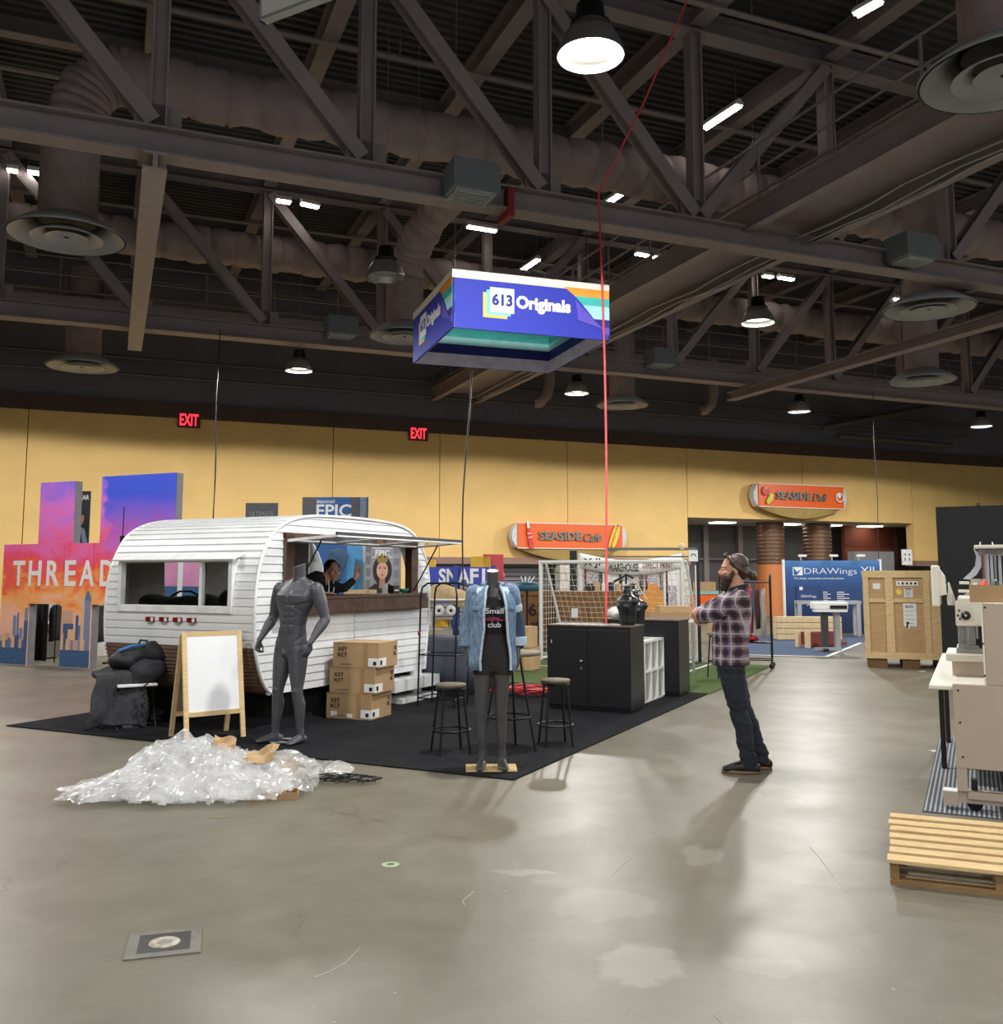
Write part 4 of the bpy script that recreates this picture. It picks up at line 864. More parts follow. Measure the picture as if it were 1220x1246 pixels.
    bn = MB(); bn.ball(q(0,.155,-.058), (.042,.036,.042), 14); bn.ball(q(.01,.17,-.075), (.026,.024,.026), 10); wrinkle(bn, 40, .006); bn.build('hair_bun', m_hair, r, remesh=.006)
    g = MB(); g.tube([q(.087,.02,-.01), q(.085,-.03,.06), q(.07,-.06,.105), q(0,-.07,.118), q(-.07,-.06,.105), q(-.085,-.03,.06), q(-.087,.02,-.01)], [.005,.006,.01,.012,.01,.006,.005], 8)
    for s in (-1, 1): g.ball(q(s*.036,-.06,.118), (.03,.012,.022), 12, rotm(0, math.radians(-35)))
    g.build('sunglasses', m_black, r)
    return r
plaid_man()
# ---------------------------------------------------------------- the person leaning in the caravan window
m_hood = M('black_hoodie', '131315', .9, var=.2, scale=20)
def leaner():
    p = CVP(-.55, 1.45, 0); r = thing('person', 'dark haired person in a black hoodie leaning in the caravan window, making a peace sign', 'person', (p.x, p.y, .46), RB+math.radians(65))
    # faces the service side: local -Y after the turn; leans to its own left (+X)
    m = MB(); HC = V((.33, -.14, 1.2))
    m.torso([(.80,0,.02,.11,.085,2.2),(.9,0,.02,.16,.11,2.2),(1.0,.05,-.0,.15,.1,2.2),(1.06,.12,-.04,.15,.1,2.2),(1.1,.2,-.07,.14,.1,2.2)])
    m.limb([(.05,0,.9), (.15,-.05,1.0), (.24,-.1,1.08), (.3,-.12,1.13)], [(.15,.1), (.16,.11), (.13,.09), (.06,.06)], 16); head(m, HC, .98)
    for s in (-1, 1):
        h, k, a = V((s*.085,.02,.86)), V((s*.09,0,.47)), V((s*.1,.05,.085)); m.limb([h, vlerp(h,k,.5), k, vlerp(k,a,.3), a], [.09,.075,.055,.052,.036], 12); foot(m, a, (0,-1), .24)
    S, E, W_ = V((.3,-.1,1.0)), V((.42,-.3,.99)), V((.56,-.33,1.12)); arm(m, S, E, W_); hand(m, W_, (.15,-.05,1), (0,-1,0), -1, 1.3, 1.0, .3, .5, (0.03, 0.03, 1, 1))
    S2, E2, W2 = V((.08,-.05,1.06)), V((-.02,-.2,.93)), V((.15,-.3,.93)); arm(m, S2, E2, W2); hand(m, W2, (1,-.2,0), (0,0,-1), 1, .3)
    m.build('body', m_skin, r, remesh=.008, smooth=2); eyes(r, HC, .98)
    c = MB(); c.torso([(.84,0,.02,.17,.12,2.2),(.95,.02,.01,.18,.125,2.2)]); c.limb([(.03,.01,.88), (.13,-.04,1.0), (.22,-.09,1.08), (.27,-.1,1.1)], [(.175,.12), (.19,.13), (.15,.11), (.085,.08)], 18)
    c.limb([S, vlerp(S,E,.5), E, vlerp(E,W_,.6)], [.08,.066,.055,.045], 14); c.limb([S2, vlerp(S2,E2,.5), E2, vlerp(E2,W2,.8)], [.08,.066,.055,.045], 14); wrinkle(c, 9, .012)
    hd = c.build('hoodie', m_hood, r, remesh=.012, smooth=2)
    for s in (-1, 1): MB().tube([(.29+s*.03,-.19,1.08), (.28+s*.035,-.23,1.0), (.27+s*.03,-.235,.93)], .006, 6).build('drawstring', m_white, hd)
    t = MB(); t.torso([(.80,0,.02,.14,.1,2.2),(.9,0,.02,.172,.122,2.2)])
    for s in (-1, 1): t.limb([(s*.085,.02,.86), (s*.09,0,.47), (s*.1,.05,.1)], [.1,.075,.06], 12)
    t.build('trousers', m_jean, r, remesh=.014, smooth=1)
    h_ = MB(); q = lambda x, y, z: HC+V((x, y, z))*.98; h_.ball(q(0,.03,.045), (.085,.1,.09), 18); h_.ball(q(0,.07,-.01), (.075,.06,.08), 14)
    for s in (-1, 1): h_.limb([q(s*.06,-.05,.06), q(s*.08,.01,.01), q(s*.072,.05,-.06)], [.018,.022,.02], 10)
    h_.build('hair', m_hairb, r, remesh=.008, smooth=1)
leaner()
# ---------------------------------------------------------------- the person far behind the denim mannequin
def far_person():
    p = P(607, 716, 22.4); r = thing('person', 'dark haired person far behind the denim mannequin, only head and shoulders in view', 'person', (p.x, p.y, 0), math.radians(100))
    m = MB(); HC = V((0,-.02,1.63)); m.torso([(.82,0,0,.11,.085,2.2),(.9,0,0,.16,.11,2.2),(1.05,0,0,.15,.105,2.3),(1.25,0,0,.18,.12,2.4),(1.38,0,.0,.19,.105,2.4),(1.45,0,.01,.12,.075,2)]); m.limb([(0,.01,1.43), (0,-.005,1.56)], [.065,.058], 14); head(m, HC)
    for s in (-1, 1):
        h, k, a = V((s*.085,0,.86)), V((s*.09,-.02,.47)), V((s*.1,.02,.085)); m.limb([h, vlerp(h,k,.5), k, vlerp(k,a,.3), a], [.09,.075,.055,.052,.036], 12); foot(m, a, (0,-1), .25)
        S, E, W_ = V((s*.19,.0,1.4)), V((s*.25,.03,1.13)), V((s*.22,-.08,.9)); arm(m, S, E, W_); hand(m, W_, (0,-.2,-1), (-s,0,0), s, .4)
    m.build('body', m_skin, r, remesh=.009, smooth=2); eyes(r, HC)
    c = MB(); c.torso([(.84,0,0,.175,.125,2.2),(1.05,0,0,.172,.125,2.3),(1.25,0,0,.2,.138,2.4),(1.39,0,.0,.2,.12,2.3),(1.48,0,.01,.1,.08,2)])
    for s in (-1, 1): c.limb([V((s*.17,.0,1.4)), V((s*.25,.03,1.13)), V((s*.225,-.06,.95))], [.08,.062,.048], 12)
    wrinkle(c, 9, .01); c.build('dark_jacket', m_hood, r, remesh=.014, smooth=1)
    t = MB(); t.torso([(.8,0,0,.14,.1,2.2),(.92,0,0,.17,.12,2.2)])
    for s in (-1, 1): t.limb([(s*.085,0,.86), (s*.09,-.02,.47), (s*.1,.02,.1)], [.1,.075,.06], 12)
    t.build('trousers', m_jean, r, remesh=.016)
    h_ = MB(); h_.ball(HC+V((0,.03,.04)), (.083,.098,.09), 16); h_.ball(HC+V((0,.06,-.02)), (.074,.062,.07), 12); h_.build('hair', m_hair, r, remesh=.009, smooth=1)
    b_ = MB(); b_.ball(HC+V((0,-.06,-.095)), (.058,.05,.045), 12); b_.build('beard', m_hair, r)
far_person()
# ================================================================ BOOTH PROPS
def onplane(px, py, O, rz):               # local (x, z) where a sight line meets the upright plane through O at angle rz
    n = V((-math.sin(rz), math.cos(rz), 0)); d = ray(px, py); k = (V((O.x, O.y, 0))-CAM).dot(n)/d.dot(n); p = CAM+d*k
    return (p-V((O.x, O.y, 0))).dot(V((math.cos(rz), math.sin(rz), 0))), p.z
m_card = M('brown_cardboard', 'a98a64', .85, var=.08, scale=4); m_card2 = M('light_cardboard', 'bd9d74', .85, var=.08); m_tape = M('packing_tape', '9c7f58', .3, var=.05)
m_ink = M('black_print', '17130f', .8); m_label = M('white_paper_label', 'e3e3e0', .7, var=.03); m_inkg = M('grey_print', '6b6b6b', .8)
m_pine = WOOD('pale_pine', 'c8a66e', 'e6cd9c', .6, (3, 3, 14), 2.5); m_board = M('white_board', 'e9ebed', .35, var=.02)
# --- sandwich board
r = thing('sandwich_board', 'blank white A-frame board in a pale wood frame before the caravan', 'sandwich board', G(262, 901.5) + V((0, 0, .012)), math.radians(37))
def leaned(y0, y1, zt): return lambda x, z: V((x, y0+(y1-y0)*z/zt, z))
Lf = leaned(0, .19, 1.03); Lr = leaned(.46, .235, 1.0)
for x in (-.28, .28):
    MB().beam(Lf(x, 0), Lf(x, 1.03), .045, .024, V((0,-1,.2))).build('front_leg', m_pine, r); MB().beam(Lr(x, 0), Lr(x, 1.0), .045, .024, V((0,1,.2))).build('rear_leg', m_pine, r)
for z in (.25, 1.01): MB().beam(Lf(-.26, z), Lf(.26, z), .024, .045, V((0,0,1))).build('front_rail', m_pine, r)
for z in (.22, .98): MB().beam(Lr(-.26, z), Lr(.26, z), .024, .045, V((0,0,1))).build('rear_rail', m_pine, r)
m = MB(); m.beam(Lf(0, .26), Lf(0, 1.0), .52, .01, V((0,-1,.2))); m.build('front_panel', m_board, r)
m = MB(); m.beam(Lr(0, .24), Lr(0, .97), .52, .01, V((0,1,.2))); m.build('rear_panel', M('board_back', '8a7a66', .8), r)
for x in (-.29, .29): MB().tube([Lf(x, 1.02), Lr(x, .99)], .012, 6).build('hinge', m_alu, r)
# --- chair with padding and bags beside it
m_quilt = M('dark_grey_quilt', '35363a', .95, var=.3, scale=30, bump=.6)
cb = G(162, 884); rz0 = math.radians(30)
r = thing('folding_chair', 'white seated folding chair buried under dark padding left of the sandwich board', 'chair', cb+V((0,0,.012)), rz0)
MB().bx(-.2, .2, -.2, .2, .42, .45).build('seat', m_white, r, bevel=.008); MB().bx(-.2, .2, .2, .22, .55, .72).build('backrest', m_white, r)
for x in (-.19, .19):
    MB().tube([(x, -.2, .0), (x, .2, .72)], .011, 6).build('leg', m_black, r); MB().tube([(x, .2, 0), (x, -.18, .43)], .011, 6).build('leg', m_black, r)
m = MB(); n = 24
def quilt(nx, nz, fn):
    return [[fn(i/nx, j/nz) for i in range(nx+1)] for j in range(nz+1)]
def qf(a, b_):
    x = -.33+.5*a; arc = b_*1.25; y = -.06+.05*math.sin(a*9)
    if arc < .35: p = V((x, .18-arc, .62-.12*abs(a-.5)-.15*arc))
    else: p = V((x-.1*(arc-.35)*(1-a), -.17-.1*(arc-.35)-.05*math.sin(a*7+b_*3)*(arc-.3), .55-.12*abs(a-.5)-.82*(arc-.35)*.75))
    p.z = max(p.z, .03); p += mnoise.noise_vector(p*5)*.035; return p
m.rings(quilt(26, 26, qf), True, 0, False, False); o = m.build('quilted_blanket', m_quilt, solid=.05); o.location = cb+V((-.1,.02,.0)); o.rotation_euler = (0,0,rz0); tag(o, 'dark grey quilted blanket draped over the buried chair, hanging to the carpet', 'blanket')
r = thing('padded_roll', 'rolled dark grey quilted pad slumped on the carpet left of the draped blanket', 'blanket', G(133, 884)+V((0,0,.012)), rz0)
m = MB(); m.limb([(0,0,.1), (.02,.02,.3), (.12,.06,.5)], [(.12,.17), (.14,.16), (.09,.1)], 16); wrinkle(m, 6, .05); m.build('pad_body', m_quilt, r, smooth=0)
MB().lathe([(.1,.0),(.12,.02),(.12,.05),(.1,.06)], 16, Mx.Translation((-.02,-.02,0)) @ Mx.Diagonal((1,1.3,1,1))).build('pad_fold', m_quilt, r)
r = thing('backpack', 'stuffed black backpack with a blue strap on top of the draped chair', 'backpack', cb+V((-.02,.1,.63)), rz0)
m = MB(); m.ball((0,0,.09), (.25,.17,.13), 18); m.ball((.16,-.02,.12), (.15,.15,.15), 14); m.ball((-.12,-.02,.06), (.18,.17,.1), 14); wrinkle(m, 8, .03); m.build('pack_body', M('black_nylon', '1d1d20', .7, var=.3, scale=12), r, remesh=.016, smooth=2)
MB().tube([(-.2,-.08,.17), (-.08,-.12,.22), (.05,-.1,.225)], .017, 6).build('strap', M('blue_strap', '2f6fb5', .6), r); MB().tube([(0,0,.2), (.02,0,.27), (.09,0,.26), (.1,0,.2)], .014, 6).build('handle', m_black, r)
m = MB(); m.tube([cb+V((.19,-.22,.5))+V((.03*math.sin(k*1.1), -.02*math.cos(k*.9), -.016*k)) for k in range(30)], .007, 5); tag(m.build('chain', m_black), 'black chain loop dangling beside the draped blanket', 'chain')
m = MB(); m.ball((0,0,.14), (.17,.15,.13), 16); m.ball((.1,.03,.17), (.1,.1,.1), 12); wrinkle(m, 8, .02); o = m.build('cushion', m_quilt, remesh=.015, smooth=2); o.location = cb+V((.12,-.02,.44)); tag(o, 'dark grey cushion on the chair seat behind the sandwich board', 'cushion')
# --- three cartons with printed letters
def carton(loc, rz, w, d, h, lab, top=True, grp=None, mat=None, prints=True):
    r = thing('cardboard_box', lab, 'box', loc, rz, grp); mt = mat or m_card
    MB().bx(-w/2, w/2, -d/2, d/2, 0, h).build('carton', mt, r, bevel=.006)
    MB().bx(-w/2-.001, -w/2*.2, -d/2-.002, d/2+.002, h-.002, h+.004).build('flap', m_card2, r); MB().bx(-w/2*.18, w/2+.001, -d/2-.002, d/2+.002, h-.002, h+.005).build('flap', m_card2, r)
    MB().bx(w*.18, w*.27, -d/2-.0022, -d/2, .0, h).build('tape_strip', m_tape, r)
    if prints:
        for k, tx in enumerate(('XST', 'NCT')): text('lettering', tx, .115, .045, m_ink, r, upright(-w/2+.12, -d/2-.001, h-.07-k*.062), .002, .02, spacing=1.3)
        for k, tx in enumerate(('XI', 'RC')): text('lettering', tx, .06, .045, m_ink, r, Mx.Translation((w/2+.001, d/2-.07, h-.07-k*.062)) @ Mx.Rotation(PI/2, 4, 'Z') @ Mx.Rotation(PI/2, 4, 'X'), .002, .02)
        MB().bx(w/2-.17, w/2+.002, -d/2-.002, -d/2, .02, .11).build('shipping_label', m_label, r); MB().bx(w/2, w/2+.002, -d/2-.002, -d/2+.18, .02, .11).build('shipping_label', m_label, r)
        for bx in ((w/2-.07, w/2-.03, -d/2-.003, -d/2-.002, .035, .075),): MB().bx(*bx).build('label_print', m_ink, r)
        MB().bx(w/2+.002, w/2+.003, -d/2+.03, -d/2+.08, .035, .085).build('label_print', m_ink, r)
        MB().bx(-w/2+.1, -w/2+.24, -d/2-.002, -d/2, .035, .045).build('small_print', m_inkg, r)
    return r
p0 = G(396, 875)+V((0,0,.012)); p1 = G(451, 878.5)+V((0,0,.012)); rzb = math.atan2(p1.y-p0.y, p1.x-p0.x); cx = V((math.cos(rzb), math.sin(rzb), 0)); cy = V((-cx.y, cx.x, 0)); wb_ = (p1-p0).length
for k, (dx, lab, rr_) in enumerate(((0, 'brown printed carton at the bottom of the stack of three by the caravan', 0), (.035, 'brown printed carton in the middle of the stack of three by the caravan', .02), (.075, 'brown printed carton on top of the stack of three by the caravan', .03))):
    c_ = carton(p0+cx*(wb_/2+dx)+cy*.24+V((0,0,k*.282)), rzb+rr_, wb_, .47, .275, lab, grp='printed cartons stacked by the caravan')
    if k == 0:
        MB().bx(-wb_/2+.06, -wb_/2+.14, -.237, -.235, .03, .08).build('paper_scrap', m_label, c_); MB().bx(-.02, .05, -.237, -.235, .02, .06).build('paper_scrap', m_label, c_)
# --- bar stools and the bar table
m_seat = M('weathered_seat_wood', '6b6152', .6, var=.2, scale=9, stretch=(1, 6, 1)); m_blk = M('black_painted_steel', '131315', .4, .3, .1)
def stool(name, label, cat, loc, h, rseat, rtop, rbot, zring, rz, tab=False):
    r = thing(name, label, cat, loc, rz)
    MB().lathe([(.001, h-.032), (rseat-.006, h-.032), (rseat, h-.026), (rseat, h-.006), (rseat-.006, h), (.001, h)], 32).build('table_top' if tab else 'seat', m_seat, r)
    MB().lathe([(rtop+.012, h-.055), (rtop+.012, h-.034), (rtop-.012, h-.034), (rtop-.012, h-.055)], 28, close=True).build('under_ring', m_blk, r)
    for k in range(4):
        c_, s_ = math.cos(PI/2*k+PI/4), math.sin(PI/2*k+PI/4)
        l = MB().tube([(rtop*c_, rtop*s_, h-.034), (rbot*c_, rbot*s_, .0)], .011, 8).build('leg', m_blk, r); MB().cyl((rbot*c_, rbot*s_, 0), ((rbot*.995)*c_, (rbot*.995)*s_, .018), .013, 8).build('foot_cap', m_black, l)
    f = rtop+(rbot-rtop)*(h-zring)/h
    MB().tube([(f*math.cos(a), f*math.sin(a), zring) for a in [2*PI*i/28 for i in range(28)]], .009, 8, closed=True).build('foot_ring', m_blk, r)
    return r
up12 = V((0,0,.012))
stool('bar_stool', 'backless bar stool with a round wood seat, left of the denim mannequin', 'stool', G(548, 917)+up12, .61, .14, .125, .2, .2, math.radians(20))
stool('bar_stool', 'backless bar stool with a round wood seat, beside the black cabinet', 'stool', G(676, 908)+up12, .61, .14, .12, .185, .19, math.radians(12))
stool('bar_table', 'tall round bar table with a foot ring, behind the denim mannequin', 'table', G(619, 914)+up12, .89, .3, .1, .25, .3, math.radians(30), True)
# --- black metal cabinets, white shelf, torsos
m_cab = M('black_cabinet_paint', '15161a', .38, .0, .1, 3); m_cabtop = M('dark_brown_top', '4a4039', .5, var=.12)
def cabinet(loc, label, W_=1.05, D_=.5, Hc=1.0):
    r = thing('storage_cabinet', label, 'cabinet', loc, RB)
    MB().bx(-W_, 0, 0, D_, .03, Hc-.02).build('carcass', m_cab, r, bevel=.004); MB().bx(-W_-.01, .01, -.01, D_+.01, Hc-.02, Hc).build('top_panel', m_cabtop, r, bevel=.003); MB().bx(-W_+.02, -.02, .02, D_-.02, 0, .03).build('plinth', m_black, r)
    d1 = MB().bx(-W_+.015, -W_/2-.004, -.018, 0, .06, Hc-.05).build('door', m_cab, r, bevel=.003); d2 = MB().bx(-W_/2+.004, -.015, -.018, 0, .06, Hc-.05).build('door', m_cab, r, bevel=.003)
    MB().lathe([(.001, .022), (.016, .02), (.018, 0)], 14, Mx.Translation((-W_/2-.08, -.018, .58)) @ Mx.Rotation(PI/2, 4, 'X')).build('lock', m_alu, d1); MB().bx(-W_/2-.085, -W_/2-.07, -.03, -.018, .48, .51).build('key', m_alu, d1); MB().bx(-W_+.06, -W_+.067, -.0195, -.018, .78, .82).build('paper_tag', m_label, d1)
    return r
c1 = G(768, 870.5)+up12; c2 = G(827, 849.5)
cabinet(c1, 'low black two-door metal cabinet nearest the bar stools')
cabinet(c2+up12, 'second low black metal cabinet behind the white cube shelf')
sp = G(785, 858)+up12; r = thing('cube_shelf', 'white cube shelf unit with grey backs between the two black cabinets', 'shelf unit', sp+BX*.0, RB+PI/2)
m_shw = M('white_laminate', 'e4e4e1', .45, var=.02); m_shb = M('grey_shelf_back', 'a3a197', .7)
MB().bx(0, .84, .02, .36, 0, .02).build('bottom_board', m_shw, r); MB().bx(0, .84, 0, .37, .74, .77).build('top_board', m_shw, r); MB().bx(.03, .81, .05, .06, .02, .74).build('back_panel', m_shb, r)
for x in (0, .27, .54, .81): MB().bx(x, x+.03, 0, .36, .02, .74).build('upright_board', m_shw, r)
MB().bx(.03, .81, .005, .36, .37, .4).build('middle_board', m_shw, r)
m_bust = M('black_gloss_torso', '1a1b1e', .28, .0, .1)
def bust(loc, rz, label, pole):
    r = thing('torso_form', label, 'mannequin torso', loc, rz); m = MB(); z0 = pole
    m.torso([(z0+0,0,0,.11,.085,2.2),(z0+.1,0,0,.115,.085,2.2),(z0+.2,0,-.01,.13,.095,2.3),(z0+.27,0,-.005,.14,.09,2.3),(z0+.32,0,.0,.11,.07,2.1),(z0+.35,0,.005,.055,.05,2)]); m.limb([(0,0,z0+.33),(0,-.005,z0+.40)], [.05,.046], 12)
    for s in (-1, 1): m.ball((s*.125, 0, z0+.265), (.045,.05,.055), 12); m.ball((s*.055,-.075,z0+.2), (.05,.03,.042), 12)
    m.build('torso_body', m_bust, r, remesh=.009, smooth=2); MB().lathe([(.001,0),(.046,0),(.05,-.02),(.001,-.025)], 16, Mx.Translation((0,-.006,z0+.46)) @ rotm(0, math.radians(12))).build('neck_plate', M('dark_neck_plate', '55575b', .3), r)
    if pole > .02: MB().tube([(0,0,.0),(0,0,pole+.02)], .012, 8).build('pole', m_alu, r)
    MB().lathe([(.001,.0),(.09,.0),(.09,.012),(.001,.014)], 20).build('base_disc', m_blk, r)
bust(c1+BX*(-.13)+BU*.3+V((0,0,1.0)), RB-.5, 'shiny black torso form standing on the nearer black cabinet', .014)
bust(sp+BX*(-.17)+BU*.2+V((0,0,.77)), RB-.2, 'shiny black torso form on a pole on the white cube shelf', .17)
# red cable coil and trailing cable, ceiling cables
m_cable = M('coral_red_cable', 'd8484a', .5)
cc = G(648, 846)+up12; m = MB(); m.tube([cc+V(((.12+.006*k*.25)*math.cos(k*.5)*1.9*(.8+.1*math.sin(k)), (.12+.006*k*.25)*math.sin(k*.5)*1.5, .012+.0012*k+.012*math.sin(k*1.7))) for k in range(75)]+[cc+V((-.25,.35,.012)), cc+V((-.7,.4,.012)), cc+V((-.95,.38,.012))], .011, 6)
tag(m.build('cable_coil', m_cable), 'coral red cable coiled on the black carpet beside the cabinet', 'cable')
pa = PT(728, 237, 11.9); top = G(840, -10, 10.4)
fl_p = c1+BX*(-.55)+BU*.62; m = MB(); pts = [top, top.lerp(pa, .5)+V((0,0,-.12)), pa+V((.02,-.05,.05)), pa]
tgt = V((fl_p.x, fl_p.y, .03))
for k in range(1, 25): f = k/24; q = pa.lerp(tgt, f); q.z -= .0; q.x += .06*math.sin(f*PI)*1.0; pts.append(q)
m.tube(pts, .016, 6); tag(m.build('power_drop_cable', m_cable), 'coral red power cable dropping from the truss to behind the black cabinet', 'cable')

pb = PT(573, 430, 17.5); q_ = P(561, 700, pb.y-.5); e_ = V((q_.x, q_.y, .05)); m = MB(); m.tube([V((pb.x, pb.y, 7.0))]+[V((pb.x, pb.y, 7.0)).lerp(e_, k/16)+V((.05*math.sin(k*.5), 0, 0)) for k in range(1, 17)], .017, 6)
tag(m.build('power_drop_cable', m_black), 'black power cable hanging from the ceiling behind the blue sign', 'cable')
for px, t, lab in ((263, 22.0, 'thin black cable hanging down the wall left of the exit sign to behind the caravan'), (1063, 22.0, 'thin black cable hanging down in front of the orange deli sign wall')):
    p = PT(px, 520, t); m = MB(); m.tube([V((p.x+.02*math.sin(z*2), p.y, z)) for z in [7.2-k*.5 for k in range(13)]], .012, 5); tag(m.build('hanging_cable', m_black), lab, 'cable')
# --- collapsible pipe rack beside the caravan step
gp = G(530, 862)+up12; r = thing('pipe_rack', 'empty black pipe garment rack standing beside the caravan end', 'garment rack', gp, math.radians(-20))
for x in (-.24, .24):
    for y in (0, .42): MB().tube([(x, y, 0), (x+.03, y, 1.35)], .012, 8).build('upright', m_blk, r)
MB().tube([(-.21,0,1.35), (-.19,0,1.44), (-.12,0,1.49), (.12,0,1.49), (.25,0,1.45), (.27,0,1.35)], .012, 8).build('top_rail', m_blk, r); MB().tube([(-.21,.42,1.35), (-.19,.42,1.44), (-.12,.42,1.49), (.12,.42,1.49), (.25,.42,1.45), (.27,.42,1.35)], .012, 8).build('top_rail', m_blk, r)
for z in (.1, .62):
    for y in (0, .42): MB().tube([(-.24,y,z), (.24,y,z)], .008, 6).build('cross_rail', m_blk, r)
    for x in (-.24, .24): MB().tube([(x,0,z), (x,.42,z)], .008, 6).build('side_rail', m_blk, r)
MB().ball((-.222, -.012, .88), (.022,.018,.032), 10).build('clamp', M('dark_red_clamp', '7a2626', .5), r)
gb = G(545, 832); r = thing('draped_table', 'table under a slate grey cloth behind the pipe rack', 'table', G(542, 842), RB)
m = MB(); m.rings([[V((x+.02*math.sin(x*20+z*3), y+.02*math.sin(y*17+x*12), z)) for x, y in [(-.55+1.1*i/12, -.4) for i in range(13)]+[(.55, -.4+.8*i/8) for i in range(1, 9)]+[(.55-1.1*i/12, .4) for i in range(1, 13)]+[(-.55, .4-.8*i/8) for i in range(1, 8)]] for z in (.0, .4, .73, .75)], True); m.build('table_cloth', M('slate_cloth', '474c58', .9, var=.1), r)
# --- plastic film heap
mp = N('clear_plastic_film'); mp.set(Roughness=.16, Alpha=.5); mp.b.inputs['Base Color'].default_value = (.86, .87, .88, 1); mp.b.inputs['Specular IOR Level'].default_value = .9; v = mp.coord('Object'); f = mp.noise(v, 6, 5, .6)
mp.l(mp.ramp(f, [(.3, (.12,)*3+(1,)), (.7, (.5,)*3+(1,))]), mp.b.inputs['Alpha']); m_film = mp.m
def film(cx_, cy_, nx, ny, w, d, hfn, seed, rough=1.0):
    rows = []; keep = []
    for j in range(ny+1):
        row = []
        for i in range(nx+1):
            a, b_ = i/nx*2-1, j/ny*2-1; p = V((a*w, b_*d, 0)); s_ = V((seed*3.1, seed*1.7, seed)); h = hfn(a, b_)
            n1 = mnoise.noise_vector(p*2.3+s_); n2 = mnoise.noise_vector(p*6.0+s_); n3 = mnoise.noise_vector(p*15+s_)
            rid = 1-abs(mnoise.noise(p*4.5+s_))*2; rid2 = 1-abs(mnoise.noise(p*11+s_))*2
            rag = h*(1+.9*mnoise.noise(p*2.6+s_*2))-.035*(1+mnoise.noise(p*7+s_)); keep.append(rag > 0)
            z = h*(.72+.2*rid+.13*rid2+.22*n1.z+.06*n3.x)+.012+.01*abs(n3.z)
            q = p+V((n1.x*.16+n2.x*.07+n3.x*.03, n1.y*.12+n2.y*.06+n3.y*.03, 0))*rough*min(1, h*5+.25); q.z = max(.006, z); row.append(q+V((cx_, cy_, 0)))
        rows.append(row)
    m = MB(); n = nx+1; vs = [p for r_ in rows for p in r_]; fs = []
    for j in range(ny):
        for i in range(nx):
            f = (j*n+i, j*n+i+1, (j+1)*n+i+1, (j+1)*n+i)
            if sum(keep[k] for k in f) >= 3: fs.append(f)
    used = sorted(set(k for f in fs for k in f)); ix = {k: a for a, k in enumerate(used)}
    return m.add([vs[k] for k in used], [tuple(ix[k] for k in f) for f in fs], False)
hb = G(222, 962); r = thing('plastic_film_heap', 'heap of crumpled clear plastic film on the floor before the sandwich board', 'plastic film', hb)
env = lambda a, b_: max(0, (.36*math.exp(-((a+.02)**2*3.2+b_*b_*2.0)))+.12*math.exp(-((a-.5)**2*12+(b_-.1)**2*4))) * max(0, 1-max(0, abs(b_)-.7)*3)*max(0, 1-max(0, abs(a)-.8)*5)
for sd in (1, 2, 3): film(.04, .1*sd-.22, 110, 60, 1.05-.06*sd, .56, env, sd).build('film_sheet', m_film, r)
env2 = lambda a, b_: .14*(1-b_*b_)*max(0, .3+.7*a)*max(0, 1-max(0, abs(a)-.7)*3)
film(-.8, -.16, 66, 40, .56, .3, env2, 5).build('film_sheet', m_film, r)
film(-.32, -.3, 60, 36, .5, .26, lambda a, b_: .17*(1-b_*b_)*(1-a*a), 6).build('film_sheet', m_film, r)
film(.62, .02, 60, 40, .42, .36, lambda a, b_: .27*(1-b_*b_)*(1-a*a), 7).build('film_sheet', m_film, r)
o = film(0, 0, 50, 26, .32, .16, lambda a, b_: .11*(1-b_*b_)*(1-a*a), 8).build('plastic_film', m_film); o.location = G(395, 945); o.rotation_euler = (0, 0, .3); tag(o, 'small loose piece of clear plastic film right of the big heap', 'plastic film')
def scrap(px, py, z, w, d, rot, lab):
    m = MB(); rows = [[V(((i/6-.5)*w, (j/3-.5)*d, .02*math.sin(i*1.1+j)+.015*(j % 2))) for i in range(7)] for j in range(4)]; m.rings(rows, False, 0, False, False)
    o = m.build('cardboard_scrap', m_card2, solid=.006); o.location = G(px, py, z); o.rotation_euler = rot; tag(o, lab, 'cardboard')
scrap(273, 905, .34, .16, .12, (.6, .2, .3), 'torn cardboard flap sticking up at the back of the film heap')
scrap(318, 920, .26, .26, .16, (.5, -.25, -.2), 'folded cardboard piece lying on the right of the film heap')
scrap(352, 931, .16, .14, .12, (1.1, .1, -.3), 'small cardboard piece standing at the right end of the film heap')
r = thing('cardboard_tray', 'shallow open cardboard tray in front of the film heap', 'tray', G(333, 970), math.radians(8))
MB().bx(-.17,.17,-.1,.1,0,.006).build('tray_bottom', m_card2, r)
for q in ((-.17,.17,-.105,-.1,0,.05), (-.17,.17,.1,.105,0,.05), (-.175,-.17,-.1,.1,0,.05), (.17,.175,-.1,.1,0,.05)): MB().bx(*q).build('tray_side', m_card, r)
m = MB(); wc = G(420, 953); rr2 = random.Random(3)
pts = [wc+V((.30*math.sin(k*.9+.4*math.sin(k*.31))*(.6+.4*math.sin(k*.37)), .11*math.cos(k*.9)*(.5+.5*math.cos(k*.23)), .008+.05*abs(math.sin(k*.7)))) for k in range(60)]
m.tube(pts, .004, 5); tag(m.build('wire_tangle', m_black), 'tangle of thin black wire on the floor right of the film heap', 'wire')
